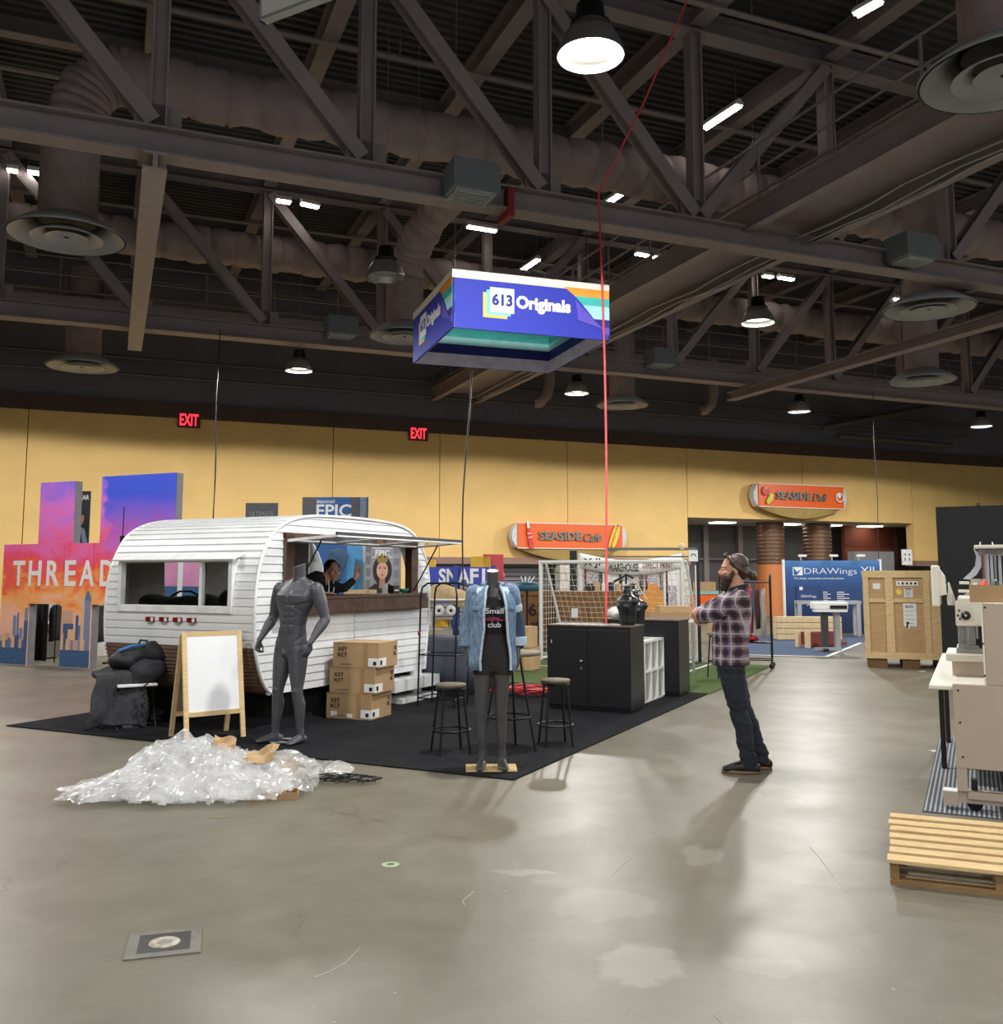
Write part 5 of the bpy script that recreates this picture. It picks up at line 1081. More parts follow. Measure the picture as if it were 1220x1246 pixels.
# --- floor box
f0 = G(200, 1148); r = thing('floor_box', 'square steel floor box with a dark lid and a pale worn ring', 'floor box', (f0.x, f0.y, 0), math.radians(16))
m = MB(); a = .155; b_ = .108
for q in ((-a,a,-a,-b_,0,.006), (-a,a,b_,a,0,.006), (-a,-b_,-b_,b_,0,.006), (b_,a,-b_,b_,0,.006)): m.bx(*q)
m.build('rim', M('worn_steel_rim', '7f7c75', .5, .3, .2, 10), r); MB().bx(-b_, b_, -b_, b_, 0, .005).build('lid', M('dark_lid', '3b3936', .6, var=.3, scale=20), r)
MB().lathe([(.032,.005),(.034,.0075),(.05,.0085),(.064,.0075),(.066,.005)], 28).build('worn_ring', M('pale_worn_ring', 'aaa596', .7, var=.35, scale=30), r); MB().lathe([(.001,.007),(.03,.0065),(.032,.005)], 20).build('ring_centre', M('grey_ring_centre', '8a857a', .6, var=.2, scale=20), r)
for px, py, lab, s_ in ((475, 1052, 'chalky green ring mark on the floor', .045),):
    o = MB().lathe([(s_*.5,.0015),(s_,.002),(s_*1.1,.001)], 24).build('chalk_mark', M('green_chalk', '9db894', .9)); o.location = G(px, py); o.rotation_euler = (0,0,.2); tag(o, lab, 'chalk mark')
for px, py, lab, mt in ((655, 982-0, 'square patch of worn grey tape on the floor near the film heap', 0),): pass
o = MB().bx(-.07,.07,-.06,.06,.0005,.002).build('floor_tape', M('grey_tape', '75705f', .7)); o.location = G(266, 993); o.rotation_euler = (0,0,.2); tag(o, 'small grey tape patch on the floor in front of the film heap', 'tape')
# --- hanging sign
A_ = G(550, 398, 4.95); SR = math.radians(18.5); S_ = 2.34; HS = .815
r = thing('hanging_sign', 'square hanging fabric sign with blue faces and striped inside', 'hanging sign', A_, SR)
m_blue = M('royal_blue_fabric', '2a36ac', .7, var=.02); m_navy = M('navy_fabric', '232a80', .7, var=.02); m_teal = M('teal_fabric', '3db5ae', .7); m_teal2 = M('aqua_fabric', '9fdcdc', .7); m_ice = M('ice_fabric', 'a5e0f2', .7); m_orange = M('orange_fabric', 'e79b35', .7); m_cream = M('cream_fabric', 'ead9bb', .7); m_lilac = M('lilac_fabric', 'e2dcf7', .7); m_violet = M('violet_fabric', '5d4fc0', .7); m_ivory = M('ivory_fabric', 'f0e9dd', .7)
th = .03
for nm, T, inside in (('front_face', Mx.Identity(4), 0), ('left_face', Mx.Translation((0, S_, 0)) @ Mx.Rotation(-PI/2, 4, 'Z'), 0), ('back_face', Mx.Translation((S_, S_, 0)) @ Mx.Rotation(PI, 4, 'Z'), 1), ('right_face', Mx.Translation((S_, 0, 0)) @ Mx.Rotation(PI/2, 4, 'Z'), 1)):
    fc = bpy.data.objects.new(nm, None); COL.objects.link(fc); fc.parent = r; fc.matrix_local = T
    MB().bx(0, S_, 0, th, 0, HS).build('fabric', m_blue, fc)
    tp = MB().bx(-.002, S_, -.004, 0, HS-.09, HS).build('top_stripe', m_ivory, fc); MB().bx(-.002, S_, -.0045, 0, HS-.115, HS-.085).build('top_stripe', m_cream, fc)
    if not inside or True:
        st = [(HS-.12, m_cream), (HS-.2, m_orange), (HS-.32, m_teal), (HS-.42, m_teal2), (HS-.52, m_ice), (HS-.62, m_navy), (HS-.8, m_violet)]
        ztop = HS-.09
        for zb, mt in [(HS-.21, m_orange), (HS-.33, m_teal), (HS-.42, m_teal2), (HS-.52, m_ice), (HS-.63, m_navy), (HS-.74, m_violet)]:
            zt = ztop; f0_, f1_ = [S_*(.70+.30*(1-(z/ (HS-.09)))**.8) for z in (zt, zb)]
            m = MB(); T2 = upright(0, -.001, 0); poly(m, [(f0_, zt), (S_, zt), (S_, zb), (min(f1_, S_-.02), zb)], T2, .004); m.build('stripe', mt, fc); ztop = zb
        m = MB(); poly(m, [(S_*.775, HS-.27), (S_*.86, HS-.46), (S_*.955, HS-.66), (S_*.79, HS-.56)], upright(0, -.006, 0), .004); m.build('peeled_corner', m_violet, fc)
        for k, (dx, mt) in enumerate(((-.1, M('yellow_card_fabric', 'f4cf58', .7)), (-.05, M('sky_card_fabric', '74cdea', .7)))):
            MB().bx(S_*.23+dx, S_*.23+dx+.35, -.006-.002*k, 0, .26+dx*.8, .26+dx*.8+.35).build('logo_card', mt, fc)
        MB().bx(S_*.23, S_*.23+.35, -.012, 0, .26, .61).build('logo_card', m_white, fc)
        text('lettering', '613', .3, .17, m_navy, fc, upright(S_*.23+.175, -.012, .44), .003, .04); text('lettering', 'Originals', .82, .24, m_white, fc, upright(S_*.23+.37+.42, -.006, .41), .003, .045)
    zz = HS-.1
    for zb, mt in ((.6, m_teal), (.48, m_teal), (.36, m_teal2), (.2, m_navy), (.08, m_lilac), (0, m_lilac if True else m_ice)):
        MB().bx(0, S_, th, th+.004, zb, zz).build('inner_stripe', mt, fc); zz = zb
for x in (.05, S_-.05):
    for y in (.05, S_-.05): MB().tube([(x, y, HS), (x, y, 11.1-4.95)], .004, 4).build('suspension_cable', m_rail, r)
# --- exit signs
m_exit = EM('lit_red_letters', 'ff3040', 2.2)
for px, py, lab in ((230, 511, 'red lit exit sign on the yellow wall above the caravan'), (509, 527.5, 'red lit exit sign on the yellow wall below the blue sign')):
    p = PT(px, py, TW-.1); r = thing('exit_sign', lab, 'exit sign', p, RH)
    MB().bx(-.33,.33,-.03,.06,-.24,.24).build('sign_box', M('dark_red_sign_face', '5b2a26', .5), r, bevel=.01); text('lettering', 'EXIT', .54, .36, m_exit, r, upright(0, -.03, 0), .01, .02)
# ================================================================ SOCCER GOAL AND THINGS BEHIND THE BOOTH
m_goalw = M('white_goal_tube', 'd9d9d6', .4, var=.03); m_net = M('net_cord', 'cfcbc0', .8)
GO = G(658, 804); r = thing('soccer_goal', 'white tube soccer goal with a net on the green turf', 'soccer goal', (GO.x, GO.y, .018), RB)
GW, GH, GD, GT = 2.75, 1.83, 1.25, .25
for x in (0, GW): MB().tube([(x,0,0), (x,0,GH)], .035, 10).build('goal_post', m_goalw, r); MB().tube([(x,GT,GH), (x,GD,.03)], .024, 8).build('back_stay', m_goalw, r); MB().tube([(x,0,.03), (x,GD,.03)], .024, 8).build('ground_bar', m_goalw, r); MB().tube([(x,0,GH), (x,GT,GH)], .024, 8).build('top_stub', m_goalw, r)
MB().tube([(-.035,0,GH), (GW+.035,0,GH)], .035, 10).build('crossbar', m_goalw, r); MB().tube([(0,GD,.03), (GW,GD,.03)], .024, 8).build('ground_bar', m_goalw, r)
nm = MB()
def nline(pts): nm.tube(pts, .0045, 3, False, caps=False)
bk = lambda x, f: V((x, GT+(GD-GT)*f, GH+(.03-GH)*f+ -.12*math.sin(f*PI)*0)) + V((0, .1*math.sin(f*PI), -.05*math.sin(f*PI)))
NX = 24
for i in range(NX+1): x = GW*i/NX; nline([V((x,0,GH)), V((x,GT,GH))]+[bk(x, k/8) for k in range(1, 9)])
for k in range(19): nline([bk(GW*i/8, k/18)+V((0,0,-.02*math.sin(i*PI/4)**2)) for i in range(9)])
nline([V((0,.12,GH)), V((GW,.12,GH))])
for x in (0, GW):
    for k in range(1, 17): z = GH*k/17; y1 = GT+(GD-GT)*(1-(z-.03)/(GH-.03)); nline([V((x,0,z)), V((x,y1,z))])
    for k in range(1, 10): y = GD*k/10; zt = GH if y < GT else .03+(GH-.03)*(1-(y-GT)/(GD-GT)); nline([V((x,y,.03)), V((x,y,zt))])
nm.build('goal_net', m_net, r, kind='stuff')
# two brown plywood crates behind the goal
m_ply = WOOD('orange_plywood', '5c3c1e', '8d6234', .75, (2, 2, 6), 3)
def crate_plain(px0, px1, pyt, Y, dp, lab, extra=None):
    a, b_ = P(px0, 760, Y), P(px1, 760, Y); h = P(px0, pyt, Y).z; w = (b_-a).length
    r = thing('plywood_crate', lab, 'crate', (a.x, a.y, 0), 0)
    MB().bx(0, w, 0, dp, .1, h).build('crate_body', m_ply, r)
    for x in (0, w*.48, w-.09): MB().bx(x, x+.09, -.03, 0, .1, h).build('batten', m_ply, r)
    for z in (.1, h-.09): MB().bx(.09, w-.09, -.028, 0, z, z+.09).build('batten', m_ply, r)
    for x in (0, w/2-.05, w-.1): MB().bx(x, x+.1, 0, dp, 0, .1).build('skid', m_ply, r)
    return r, w, h
r, w, h = crate_plain(603, 672, 719, 20.5, 1.2, 'brown plywood crate behind the left goal post, stencilled with numbers')
text('stencil', '63', .34, .26, m_ink, r, upright(w*.72, -.03, h-.4), .003, .02); text('stencil', '28', .2, .16, m_ink, r, upright(w*.7, -.03, h-.75), .003, .01)
r, w, h = crate_plain(676, 762, 720, 20.3, 1.2, 'wide brown plywood crate behind the middle of the goal net')
MB().bx(w*.22, w*.22+.14, -.035, -.03, h-.55, h-.35).build('paper_notice', m_label, r); MB().bx(w*.72, w*.72+.09, -.035, -.03, h-.5, h-.36).build('paper_notice', m_label, r)
for k in range(7):
    p = P(718+k*8.5, 716, 20.6); o = MB().bx(-.06,.06,-.05,.05,0,.17+.03*(k % 2)); o = o.build('spray_can' if False else 'small_jar', [m_black, m_card2, m_label][k % 3], bevel=.01); o.location = (p.x, p.y, h); tag(o, ['small black jar', 'small tan jar', 'small white jar'][k % 3]+' on top of the wide plywood crate, '+ORD[k]+' from the left', 'jar', 'small jars on the wide plywood crate')
# cartons on the turf behind the denim mannequin
b0 = G(641, 817); carton((b0.x-.1, b0.y+.2, .018), RB, .55, .42, .36, 'plain brown carton on the turf, lower of two behind the bar table', mat=m_card2, prints=False); carton((b0.x-.12, b0.y+.22, .39), RB+.05, .5, .4, .34, 'plain brown carton resting on another one behind the bar table', mat=m_card2, prints=False)
# small pole stand with a teal cap behind the denim jacket
p = P(641, 718, 18.5); r = thing('pole_stand', 'thin pole stand with a blue teal head beside the left goal post', 'stand', (p.x, p.y, 0)); MB().tube([(0,0,.02),(0,0,p.z)], .02, 8).build('pole', m_blk, r); MB().lathe([(.02,-.02),(.22,-.02),(.26,.06),(.2,.14),(.02,.16)], 16, Mx.Translation((0,0,p.z))).build('stand_head', M('teal_blue_cap', '1f4d63', .5), r); MB().lathe([(.001,0),(.25,0),(.25,.02),(.001,.03)], 20).build('stand_base', m_blk, r)
for k in range(4): MB().beam((-.08+.05*k,0,p.z+.16), (-.12+.09*k,0,p.z+.27), .03, .02).build('paper_curl', m_label, r)
# ---------------------------------------------------------------- printed canopy kiosk
KY = 23.5; k0, k1 = P(706, 740, KY), P(830, 740, KY); KW = k1.x-k0.x; kz = lambda py: P(720, py, KY).z
mn = N('news_print'); v = mn.coord('Object', (9, 1, 14)); vo = mn.n('ShaderNodeTexVoronoi'); vo.inputs['Scale'].default_value = 1.3; mn.l(v, vo.inputs['Vector'])
mn.l(mn.ramp(vo.outputs['Color'] if False else mn.noise(v, 2.2, 6, .8), [(.4, lin('2a272c')), (.5, lin('b9aeb3')), (.56, lin('dcdde2'))], 'LINEAR'), mn.b.inputs['Base Color']); mn.set(Roughness=.8); m_news = mn.m
r = thing('poster_kiosk', 'kiosk frame hung with printed black and white banners behind the goal', 'kiosk', (k0.x, k0.y, 0))
for x in (0, KW): MB().bx(x-.05, x+.05, -.05, .05, 0, kz(673)).build('frame_post', m_alu if x else m_goalw, r)
MB().bx(-.25, -.08, -.02, .12, 0, kz(670)).build('black_post', m_black, r)
m = MB(); m.rings([[V((KW*i/20, -.06-.05*math.sin(i/20*PI), kz(673)-.18*math.sin(i/20*PI)-j*.36)) for i in range(21)] for j in (0, 1)], True, 0, False, False); vb = m.build('sagging_banner', m_label, r, solid=.01)
text('lettering', 'X JE', KW*.2, .24, m_ink, vb, upright(KW*.13, -.09, kz(673)-.25), .004, .02); text('lettering', 'WAREHOUSE', KW*.3, .2, m_ink, vb, upright(KW*.42, -.125, kz(673)-.36), .004, .02); text('lettering', 'DIRECT PRINT', KW*.3, .16, M('maroon_print', '6a2a35', .8), vb, upright(KW*.76, -.11, kz(673)-.3), .004, .01)
for i in range(5):
    x0 = KW*i/5+.05; o = MB().bx(x0, x0+KW/5-.1, -.03, 0, kz(742), kz(686)).build('poster_panel', [m_news, m_label, m_news, m_news, m_label][i], r)
    MB().bx(x0+.06, x0+KW/5-.18, -.034, -.03, kz(738), kz(712)).build('photo_print', [m_ink, m_news, m_lilac, m_ink, m_news][i], o); MB().bx(x0+.05, x0+.1, -.034, -.03, kz(738), kz(690)).build('red_print_bar', M('dark_red_print', '7c2230', .8), o)
# surfboard-like orange boards and cloth bundles at its foot
p = P(795, 740, 22.6); r = thing('orange_board', 'orange upright board leaning by the printed kiosk', 'board', (p.x, p.y, 0), 0); m = MB(); poly(m, [(-.2,0),(.2,0),(.26,.6),(.22,1.1),(.08,1.35),(-.08,1.35),(-.22,1.1),(-.26,.6)], upright(0,0,.05), .05); m.build('board_body', M('orange_lacquer', 'd38a2a', .4), r); MB().bx(-.25,.25,-.1,.1,0,.05).build('foot_block', m_black, r)
r = thing('tripod_light', 'black folded photo light arm behind the black torsos', 'light stand', (P(762,735,15.5).x, 15.5, 0)); z1_ = P(762,699,15.5).z; MB().tube([(0,0,.02),(0,0,z1_)], .016, 8).build('pole', m_blk, r); MB().tube([(-.2,0,z1_-.12),(0,0,z1_),(.12,0,z1_-.06)], .02, 8).build('arm', m_blk, r); MB().tube([(.12,0,z1_-.06),(.34,0,z1_-.42)], .012, 6).build('arm', m_pine, r)
for k in range(3): MB().tube([(0,0,.3),(.25*math.cos(k*2.1),.25*math.sin(k*2.1),0)], .012, 6).build('leg', m_blk, r)
for px, py, Y, w, h_, lab, mt in ((812, 752, 15.8, .8, .3, 'flat tray of brown goods behind the second black cabinet', m_card), (748, 757, 14.2, .25, .14, 'crumpled white paper bag behind the nearer torso form', m_label)):
    p = P(px, py, Y); r = thing('goods_table' if w > .5 else 'paper_bag', lab, 'table' if w > .5 else 'bag', (p.x, p.y, 0))
    if w > .5:
        MB().bx(-w/2,w/2,-.3,.3,p.z-.06,p.z-.02).build('table_top', m_white, r); MB().bx(-w*.4,w*.4,-.25,.2,p.z-.02,p.z+.1).build('goods_carton', mt, r); MB().bx(-w*.2,w*.45,-.2,.25,p.z+.1,p.z+.2).build('goods_carton', m_card2, r)
        for x in (-w*.45, w*.45):
            for y in (-.27, .27): MB().bx(x-.02,x+.02,y-.02,y+.02,0,p.z-.06).build('leg', m_alu, r)
    else:
        r.location.z = 1.02; r.location = c2+BX*(-.95)+BU*.25+V((0,0,1.012)); m = MB(); m.ball((0,0,.07),(.13,.1,.07),14); wrinkle(m, 12, .04); m.build('bag_body', mt, r)
# ---------------------------------------------------------------- blue metal shelving between caravan and mannequin
SY = 19.0; s0_, s1_ = P(505, 740, SY), P(600, 740, SY); SWd = s1_.x-s0_.x; sz = lambda py: P(550, py, SY).z
m_bluerack = M('blue_rack_steel', '27408f', .45, .1); r = thing('shelving_rack', 'blue metal shelving rack packed with goods between caravan and denim mannequin', 'shelving', (s0_.x, s0_.y, 0))
for x in (0, SWd*.52, SWd):
    for y in (0, .6): MB().bx(x-.05, x+.05, y-.04, y+.04, 0, sz(688)).build('rack_post', m_bluerack, r)
MB().bx(SWd*.52-.05, SWd*.52+.05, -.2, -.12, 0, sz(690)).build('rack_post', m_bluerack, r)
SHZ = [sz(793), sz(764), sz(730), sz(708), sz(700-2)]
for z in SHZ: MB().bx(0, SWd, -.02, .62, z-.04, z).build('rack_shelf', m_bluerack if z > 1 else m_offwhite, r)
MB().bx(.28, SWd*.95, -.1, -.06, sz(711), sz(690)).build('sign_board', M('sign_blue', '3a45b0', .6), r)
text('lettering', 'SNA', .62, .3, m_white, r, upright(.28+.5, -.1, sz(701)), .01, .03); text('lettering', 'F1', .3, .3, m_white, r, upright(SWd*.8, -.1, sz(701)), .01, .03)
goods = random.Random(11); gcol = [M('good_'+n_, c_, .6) for n_, c_ in (('yellow', 'd8a92a'), ('white', 'dcdcdc'), ('black', '1c1c1f'), ('grey', '85868a'), ('tan', 'b9976a'), ('pink', 'cf8f92'), ('dark_blue', '2c3566'))]
cn = ['yellow', 'white', 'black', 'grey', 'tan', 'pink', 'dark blue']; wn = ['second', 'third', 'fourth', 'top']
for li, z in enumerate(SHZ[:-1]):
    x = .1; gi = -1
    while x < SWd-.25:
        gi += 1; w_ = goods.uniform(.12, .3); h_ = goods.uniform(.14, min(.42, (SHZ[li+1]-z)-.08 if li+1 < len(SHZ) else .3)); ci = goods.randrange(7)
        o = MB().bx(0, w_, 0, .3, 0, max(.08, h_)).build('goods_box', gcol[ci], bevel=.01); o.location = (s0_.x+x, s0_.y+.06, z+.001); tag(o, cn[ci]+' boxed goods on the '+['bottom', 'second', 'third', 'upper'][li]+' shelf of the blue rack, '+ORD[gi]+' from the left', 'box', 'boxed goods on the blue rack'); x += w_+goods.uniform(.02, .08)
for px, lab in ((534, 'left one of two round white reels on the blue rack'), (548.5, 'right one of two round white reels on the blue rack')):
    p = P(px, 743, SY-.2); r = thing('reel', lab, 'reel', (p.x, p.y, p.z), 0); MB().lathe([(.02,-.05),(.105,-.05),(.105,-.03),(.06,-.03),(.06,.03),(.105,.03),(.105,.05),(.02,.05)], 24, Mx.Rotation(PI/2, 4, 'X'), close=True).build('reel_flanges', m_label, r); MB().lathe([(.001,.055),(.028,.055),(.032,.05)], 16, Mx.Rotation(PI/2, 4, 'X')).build('reel_hub', m_ink, r)
for px, py, w_, h_, mt, lab in ((515, 689.5, .5, .26, gcol[0], 'yellow carton on top of the blue rack next to the caravan'), (585, 692, .42, .5, gcol[0], 'tall yellow and white carton at the right end of the blue rack'), (600, 697, .42, .75, M('red_carton', 'c4444a', .6), 'red carton behind the denim mannequin neck')):
    p = P(px, py, SY+.4); o = MB().bx(-w_/2, w_/2, -.1, .1, -h_/2, h_/2).build('display_carton', mt, bevel=.01); o.location = p; tag(o, lab, 'carton')
p = P(538, 722, 17.6); r = thing('draped_fabric', 'cream and brown folded cloth on a rail in front of the blue rack', 'cloth', p); m = MB(); m.rings([[V((-.45+.09*i, .05*math.sin(i)+(.1 if j else 0), .22-.05*abs(i-5)*.9-.16*j+.02*math.sin(i*2.2))) for i in range(11)] for j in range(3)], True, 0, False, False); m.build('cloth', M('cream_cloth', 'd9bd94', .9, var=.15), r, solid=.03); MB().tube([(-.6,.05,-.12),(.6,.05,-.12)], .02, 6).build('rail', m_white, r)
for x in (-.55, .55): MB().tube([(x,.05,-.12),(x,.05,-p.z)], .018, 6).build('leg', m_white, r)
# ---------------------------------------------------------------- wall signs
m_or = M('orange_sign_enamel', 'e0601d', .4, var=.03); m_alug = M('satin_sign_metal', '77786f', .45, .3); m_caps = M('pale_sign_cap', 'c9ccd0', .5); m_under = M('tan_sign_underside', 'a2884f', .7)
def wallsign(px0, px1, py0, py1, word, script, lab, art):
    a = PT(px0, (py0+py1)/2, TW-.55); b_ = PT(px1, (py0+py1)/2, TW-.55); zt, zb = PT((px0+px1)/2, py0, TW-.55).z, PT((px0+px1)/2, py1, TW-.55).z; w = (b_-a).length; h = zt-zb
    r = thing('wall_sign', lab, 'sign', (a.x, a.y, zb), RH)
    MB().bx(0, w, 0, .5, 0, h).build('sign_body', m_or, r); MB().bx(-.01, w+.01, -.02, .02, -.03, 0).build('edge_strip', m_offwhite, r); MB().bx(-.01, w+.01, -.02, .02, h, h+.03).build('edge_strip', m_offwhite, r)
    for x, s in ((0, -1), (w, 1)):
        m = MB(); pts = [(0, h*i/10) for i in (0, 10)]; arc = [(s*.2*math.sin(PI*i/12)**.8, h*i/12) for i in range(13)]
        poly(m, [(x+q, z) for q, z in arc], upright(0, .35, 0), .3); m.build('end_cap', m_caps, r)
    m = MB(); n = 14; m.rings([[V((w*i/n, .02, 0)) for i in range(n+1)], [V((w*i/n, .1, -.42*math.sin(PI*i/n)**.9-.005)) for i in range(n+1)], [V((w*i/n, .5, -.42*math.sin(PI*i/n)**.9-.005)) for i in range(n+1)]], False, 0, False, False); m.build('bowed_underside', m_under, r)
    text('lettering', word, w*.40, h*.36, m_alug, r, upright(w*.39, -.03, h*.5), .05, .03); text('script_lettering', script, w*.17, h*.36, m_alug, r, upright(w*.70, -.03, h*.47), .05, .01, .35)
    art(r, w, h)
    return r
m_drink = M('cherry_red_enamel', 'c8322d', .4); m_yel = M('mustard_yellow_enamel', 'e8c84a', .4); m_bun = M('bun_yellow_enamel', 'e2b64a', .4); m_grn = M('lettuce_green_enamel', 'c9c94a', .4)
def art_cafe(r, w, h):
    b_ = MB(); T = upright(w*.10, -.03, h*.5) @ Mx.Rotation(.18, 4, 'Z'); k = h*.62
    poly(b_, [(-.13*k,-.9*k),(.13*k,-.9*k),(.17*k,-.5*k),(.12*k,-.1*k),(.17*k,.15*k),(.08*k,.5*k),(.06*k,.95*k),(-.06*k,.95*k),(-.08*k,.5*k),(-.17*k,.15*k),(-.12*k,-.1*k),(-.17*k,-.5*k)], T, .05); bo = b_.build('bottle_cutout', m_drink, r)
    c_ = MB(); poly(c_, [(-.08*k,.5*k),(.08*k,.5*k),(.055*k,.97*k),(-.055*k,.97*k)], T @ Mx.Translation((0,0,.05)), .01); c_.build('bottle_neck', m_white, bo)
    for z in (.12, -.14): q = MB(); poly(q, [(-.15*k,z*k),(.15*k,z*k),(.15*k,(z+.04)*k),(-.15*k,(z+.04)*k)], T @ Mx.Translation((0,0,.05)), .01); q.build('bottle_line', m_white, bo)
    T = upright(w*.91, -.03, h*.5) @ Mx.Rotation(-.35, 4, 'Z'); el = lambda a, c_, dx: [(dx+a*math.cos(2*PI*i/20), c_*math.sin(2*PI*i/20)) for i in range(20)]
    q = MB(); poly(q, el(.13*k, .85*k, -.13*k), T, .05); q.build('bun_cutout', m_bun, r); q = MB(); poly(q, el(.14*k, .82*k, .14*k), T, .06); q.build('bun_cutout', m_yel, r); q = MB(); poly(q, el(.07*k, .93*k, -.01*k), T, .075); s_ = q.build('sausage_cutout', M('sausage_brown_enamel', 'b9702c', .4), r)
    q = MB(); q.tube([T @ V((-.01*k+.05*k*math.sin(i*1.4), -.7*k+1.4*k*i/16, .08)) for i in range(17)], .02, 6); q.build('mustard_line', m_yel, s_)
def art_deli(r, w, h):
    T = upright(w*.07, -.03, h*.68); k = h*.2; q = MB(); poly(q, [(k*math.cos(2*PI*i/22), k*math.sin(2*PI*i/22)) for i in range(22)], T, .05); t_ = q.build('tomato_cutout', m_drink, r); q = MB(); poly(q, [(k*(.45 if i % 2 else .15)*math.cos(2*PI*i/10), k*.6+k*(.45 if i % 2 else .15)*math.sin(2*PI*i/10)) for i in range(10)], T @ Mx.Translation((0,0,.05)), .01); q.build('tomato_leaf', m_grn, t_)
    T = upright(w*.115, -.03, h*.34) @ Mx.Rotation(-.6, 4, 'Z'); q = MB(); poly(q, [(h*.12*(1+.18*math.cos(i*5))*math.cos(2*PI*i/24), h*.27*math.sin(2*PI*i/24)) for i in range(24)], T, .06); q.build('lettuce_cutout', m_grn, r)
    T = upright(w*.94, -.03, h*.5); q = MB(); q.tube([T @ V((h*.2*math.cos(2*PI*i/20), h*.2*math.sin(2*PI*i/20), .03)) for i in range(20)], .025, 6, closed=True); ol = q.build('onion_outline', m_white, r); q = MB(); poly(q, [(h*.1*math.cos(2*PI*i/14)-.02, h*.1*math.sin(2*PI*i/14)+h*.08) for i in range(14)], T, .04); q.build('onion_ring', m_white, ol)
wallsign(630, 757, 638, 667, 'SEASIDE', 'Cafe', 'orange cafe wall sign with a bottle and a hot dog', art_cafe)
wallsign(923, 1026, 590.5, 617.5, 'SEASIDE', 'Deli', 'orange deli wall sign with a tomato and lettuce', art_deli)
# food counter: shutter, stone pillars, counter
m_shut = M('grey_roller_shutter', '77767a', .5, .2, .06)
a, b_ = PT(505, 700, TW+.5), PT(672, 700, TW+.5); r = thing('roller_shutter', 'grey roller shutter closing the food counter under the yellow wall', 'shutter', (a.x, a.y, 0), RH); w = (b_-a).length
for k in range(14): MB().prof((0,0,.14+k*.15), (w,0,.14+k*.15), [(-.03,-.072),(.03,-.06),(.03,.06),(-.03,.072)]).build('shutter_slat', m_shut, r)
MB().bx(-.1, w+.1, -.05, .05, 0, .06).build('bottom_bar', m_shut, r)
m_stone = M('pale_stone_block', 'c9c4b8', .85, var=.12, scale=3, bump=.2)
for px0, px1, lab in ((681, 703, 'pale stone pillar of the food counter behind the left half of the goal'), (811, 839, 'pale stone pillar of the food counter behind the right goal post')):
    a, b_ = PT(px0, 720, TW-.4), PT(px1, 720, TW-.4); w = (b_-a).length; r = thing('stone_pillar', lab, 'pillar', (a.x, a.y, 0), RH); MB().bx(.01, w-.01, .01, .39, 0, 1.97).build('pillar_core', m_inkg, r)
    for k in range(7):
        cuts = [0, w*(.35 if k % 2 else .62), w]
        for x0, x1 in zip(cuts, cuts[1:]): MB().bx(x0+.008, x1-.008, -.01, .4, k*.28+.008, k*.28+.272).build('stone_block', m_stone, r, bevel=.012)
a, b_ = PT(707, 740, TW+.45), PT(880, 740, TW+.45); w = (b_-a).length; r = thing('serving_counter', 'orange fronted serving counter with a teal top edge in the food area', 'counter', (a.x, a.y, 0), RH)
MB().bx(0, w, .05, .6, 0, .88).build('counter_front', m_or, r); MB().bx(-.05, w+.05, 0, .65, .88, 1.0).build('counter_top', M('teal_counter_edge', '86b0ab', .5), r); MB().bx(w*.8, w*.97, .2, .5, 1.0, 1.35).build('counter_box', m_card, r)
MB().bx(0, w, 1.2, 1.3, 1.0, 1.25).build('dark_splashback', m_black, r)
# deli columns: ribbed brown upper, orange lower; every rib its own ring
m_col = M('brown_ribbed_column', '7c5f4c', .35, .3, .06); m_colo = M('orange_column_base', 'cf7f45', .55, var=.04)
for px, lab in ((938, 'ribbed brown column with an orange base under the deli sign, left one'), (995, 'ribbed brown column with an orange base under the deli sign, right one')):
    p = PT(px, 690, TW+1.3); zl = PT(px, 687, TW+1.3).z; r = thing('round_column', lab, 'column', (p.x, p.y, 0)); Rr = 17/1150*(p-CAM).dot(FW)
    MB().cyl((0,0,0),(0,0,zl), Rr*.98, 28).build('column_base', m_colo, r); MB().cyl((0,0,zl),(0,0,z_deli-.03), Rr*.93, 28).build('column_shaft', m_col, r); n = 11; dz = (z_deli-.03-zl)/n
    for k in range(n): MB().lathe([(Rr*.93, zl+dz*k+.02), (Rr*1.0, zl+dz*k+.05), (Rr*1.0, zl+dz*(k+1)-.05), (Rr*.93, zl+dz*(k+1)-.02)], 28).build('rib_ring', m_col, r)
# restroom style sign plates and the pole with a rail
m_plate = M('white_sign_plate', 'e9e9e9', .5)
def plate(px, py, t, label, s=.5):
    p = PT(px, py, t); r = thing('sign_plate', label, 'sign', p, RH); MB().bx(-s*.42, s*.42, -.02, .02, -s*.5, s*.5).build('plate', m_plate, r)
    for k, dx in enumerate((-.09, .09)): q = MB(); q.tube([V((dx*s*2+.05*s*math.cos(a_)*1.3, -.024, .1*s+.13*s*math.sin(a_))) for a_ in (0, .6, 1.2, 1.9, 2.5, 3.14)], .02*s, 5); q.build('pictogram', m_ink, r); MB().bx(dx*s*2-.05*s, dx*s*2+.05*s, -.025, -.02, -.25*s, -.02).build('pictogram', m_inkg, r)
    return r
pr = plate(1103, 678, TW-1.0, 'white sign plate with black arch marks above the wooden crate', .62); MB().bx(-.02,.3,.02,.05,.2,.24).build('bracket', m_inkg, pr)
p = P(849, 710, 17.5); q = P(738, 670, 17.5); r = thing('sign_pole', 'tall black pole with a white sign and a long horizontal rail behind the cabinets', 'pole', (p.x, p.y, 0)); zz = P(845, 668, 17.5).z
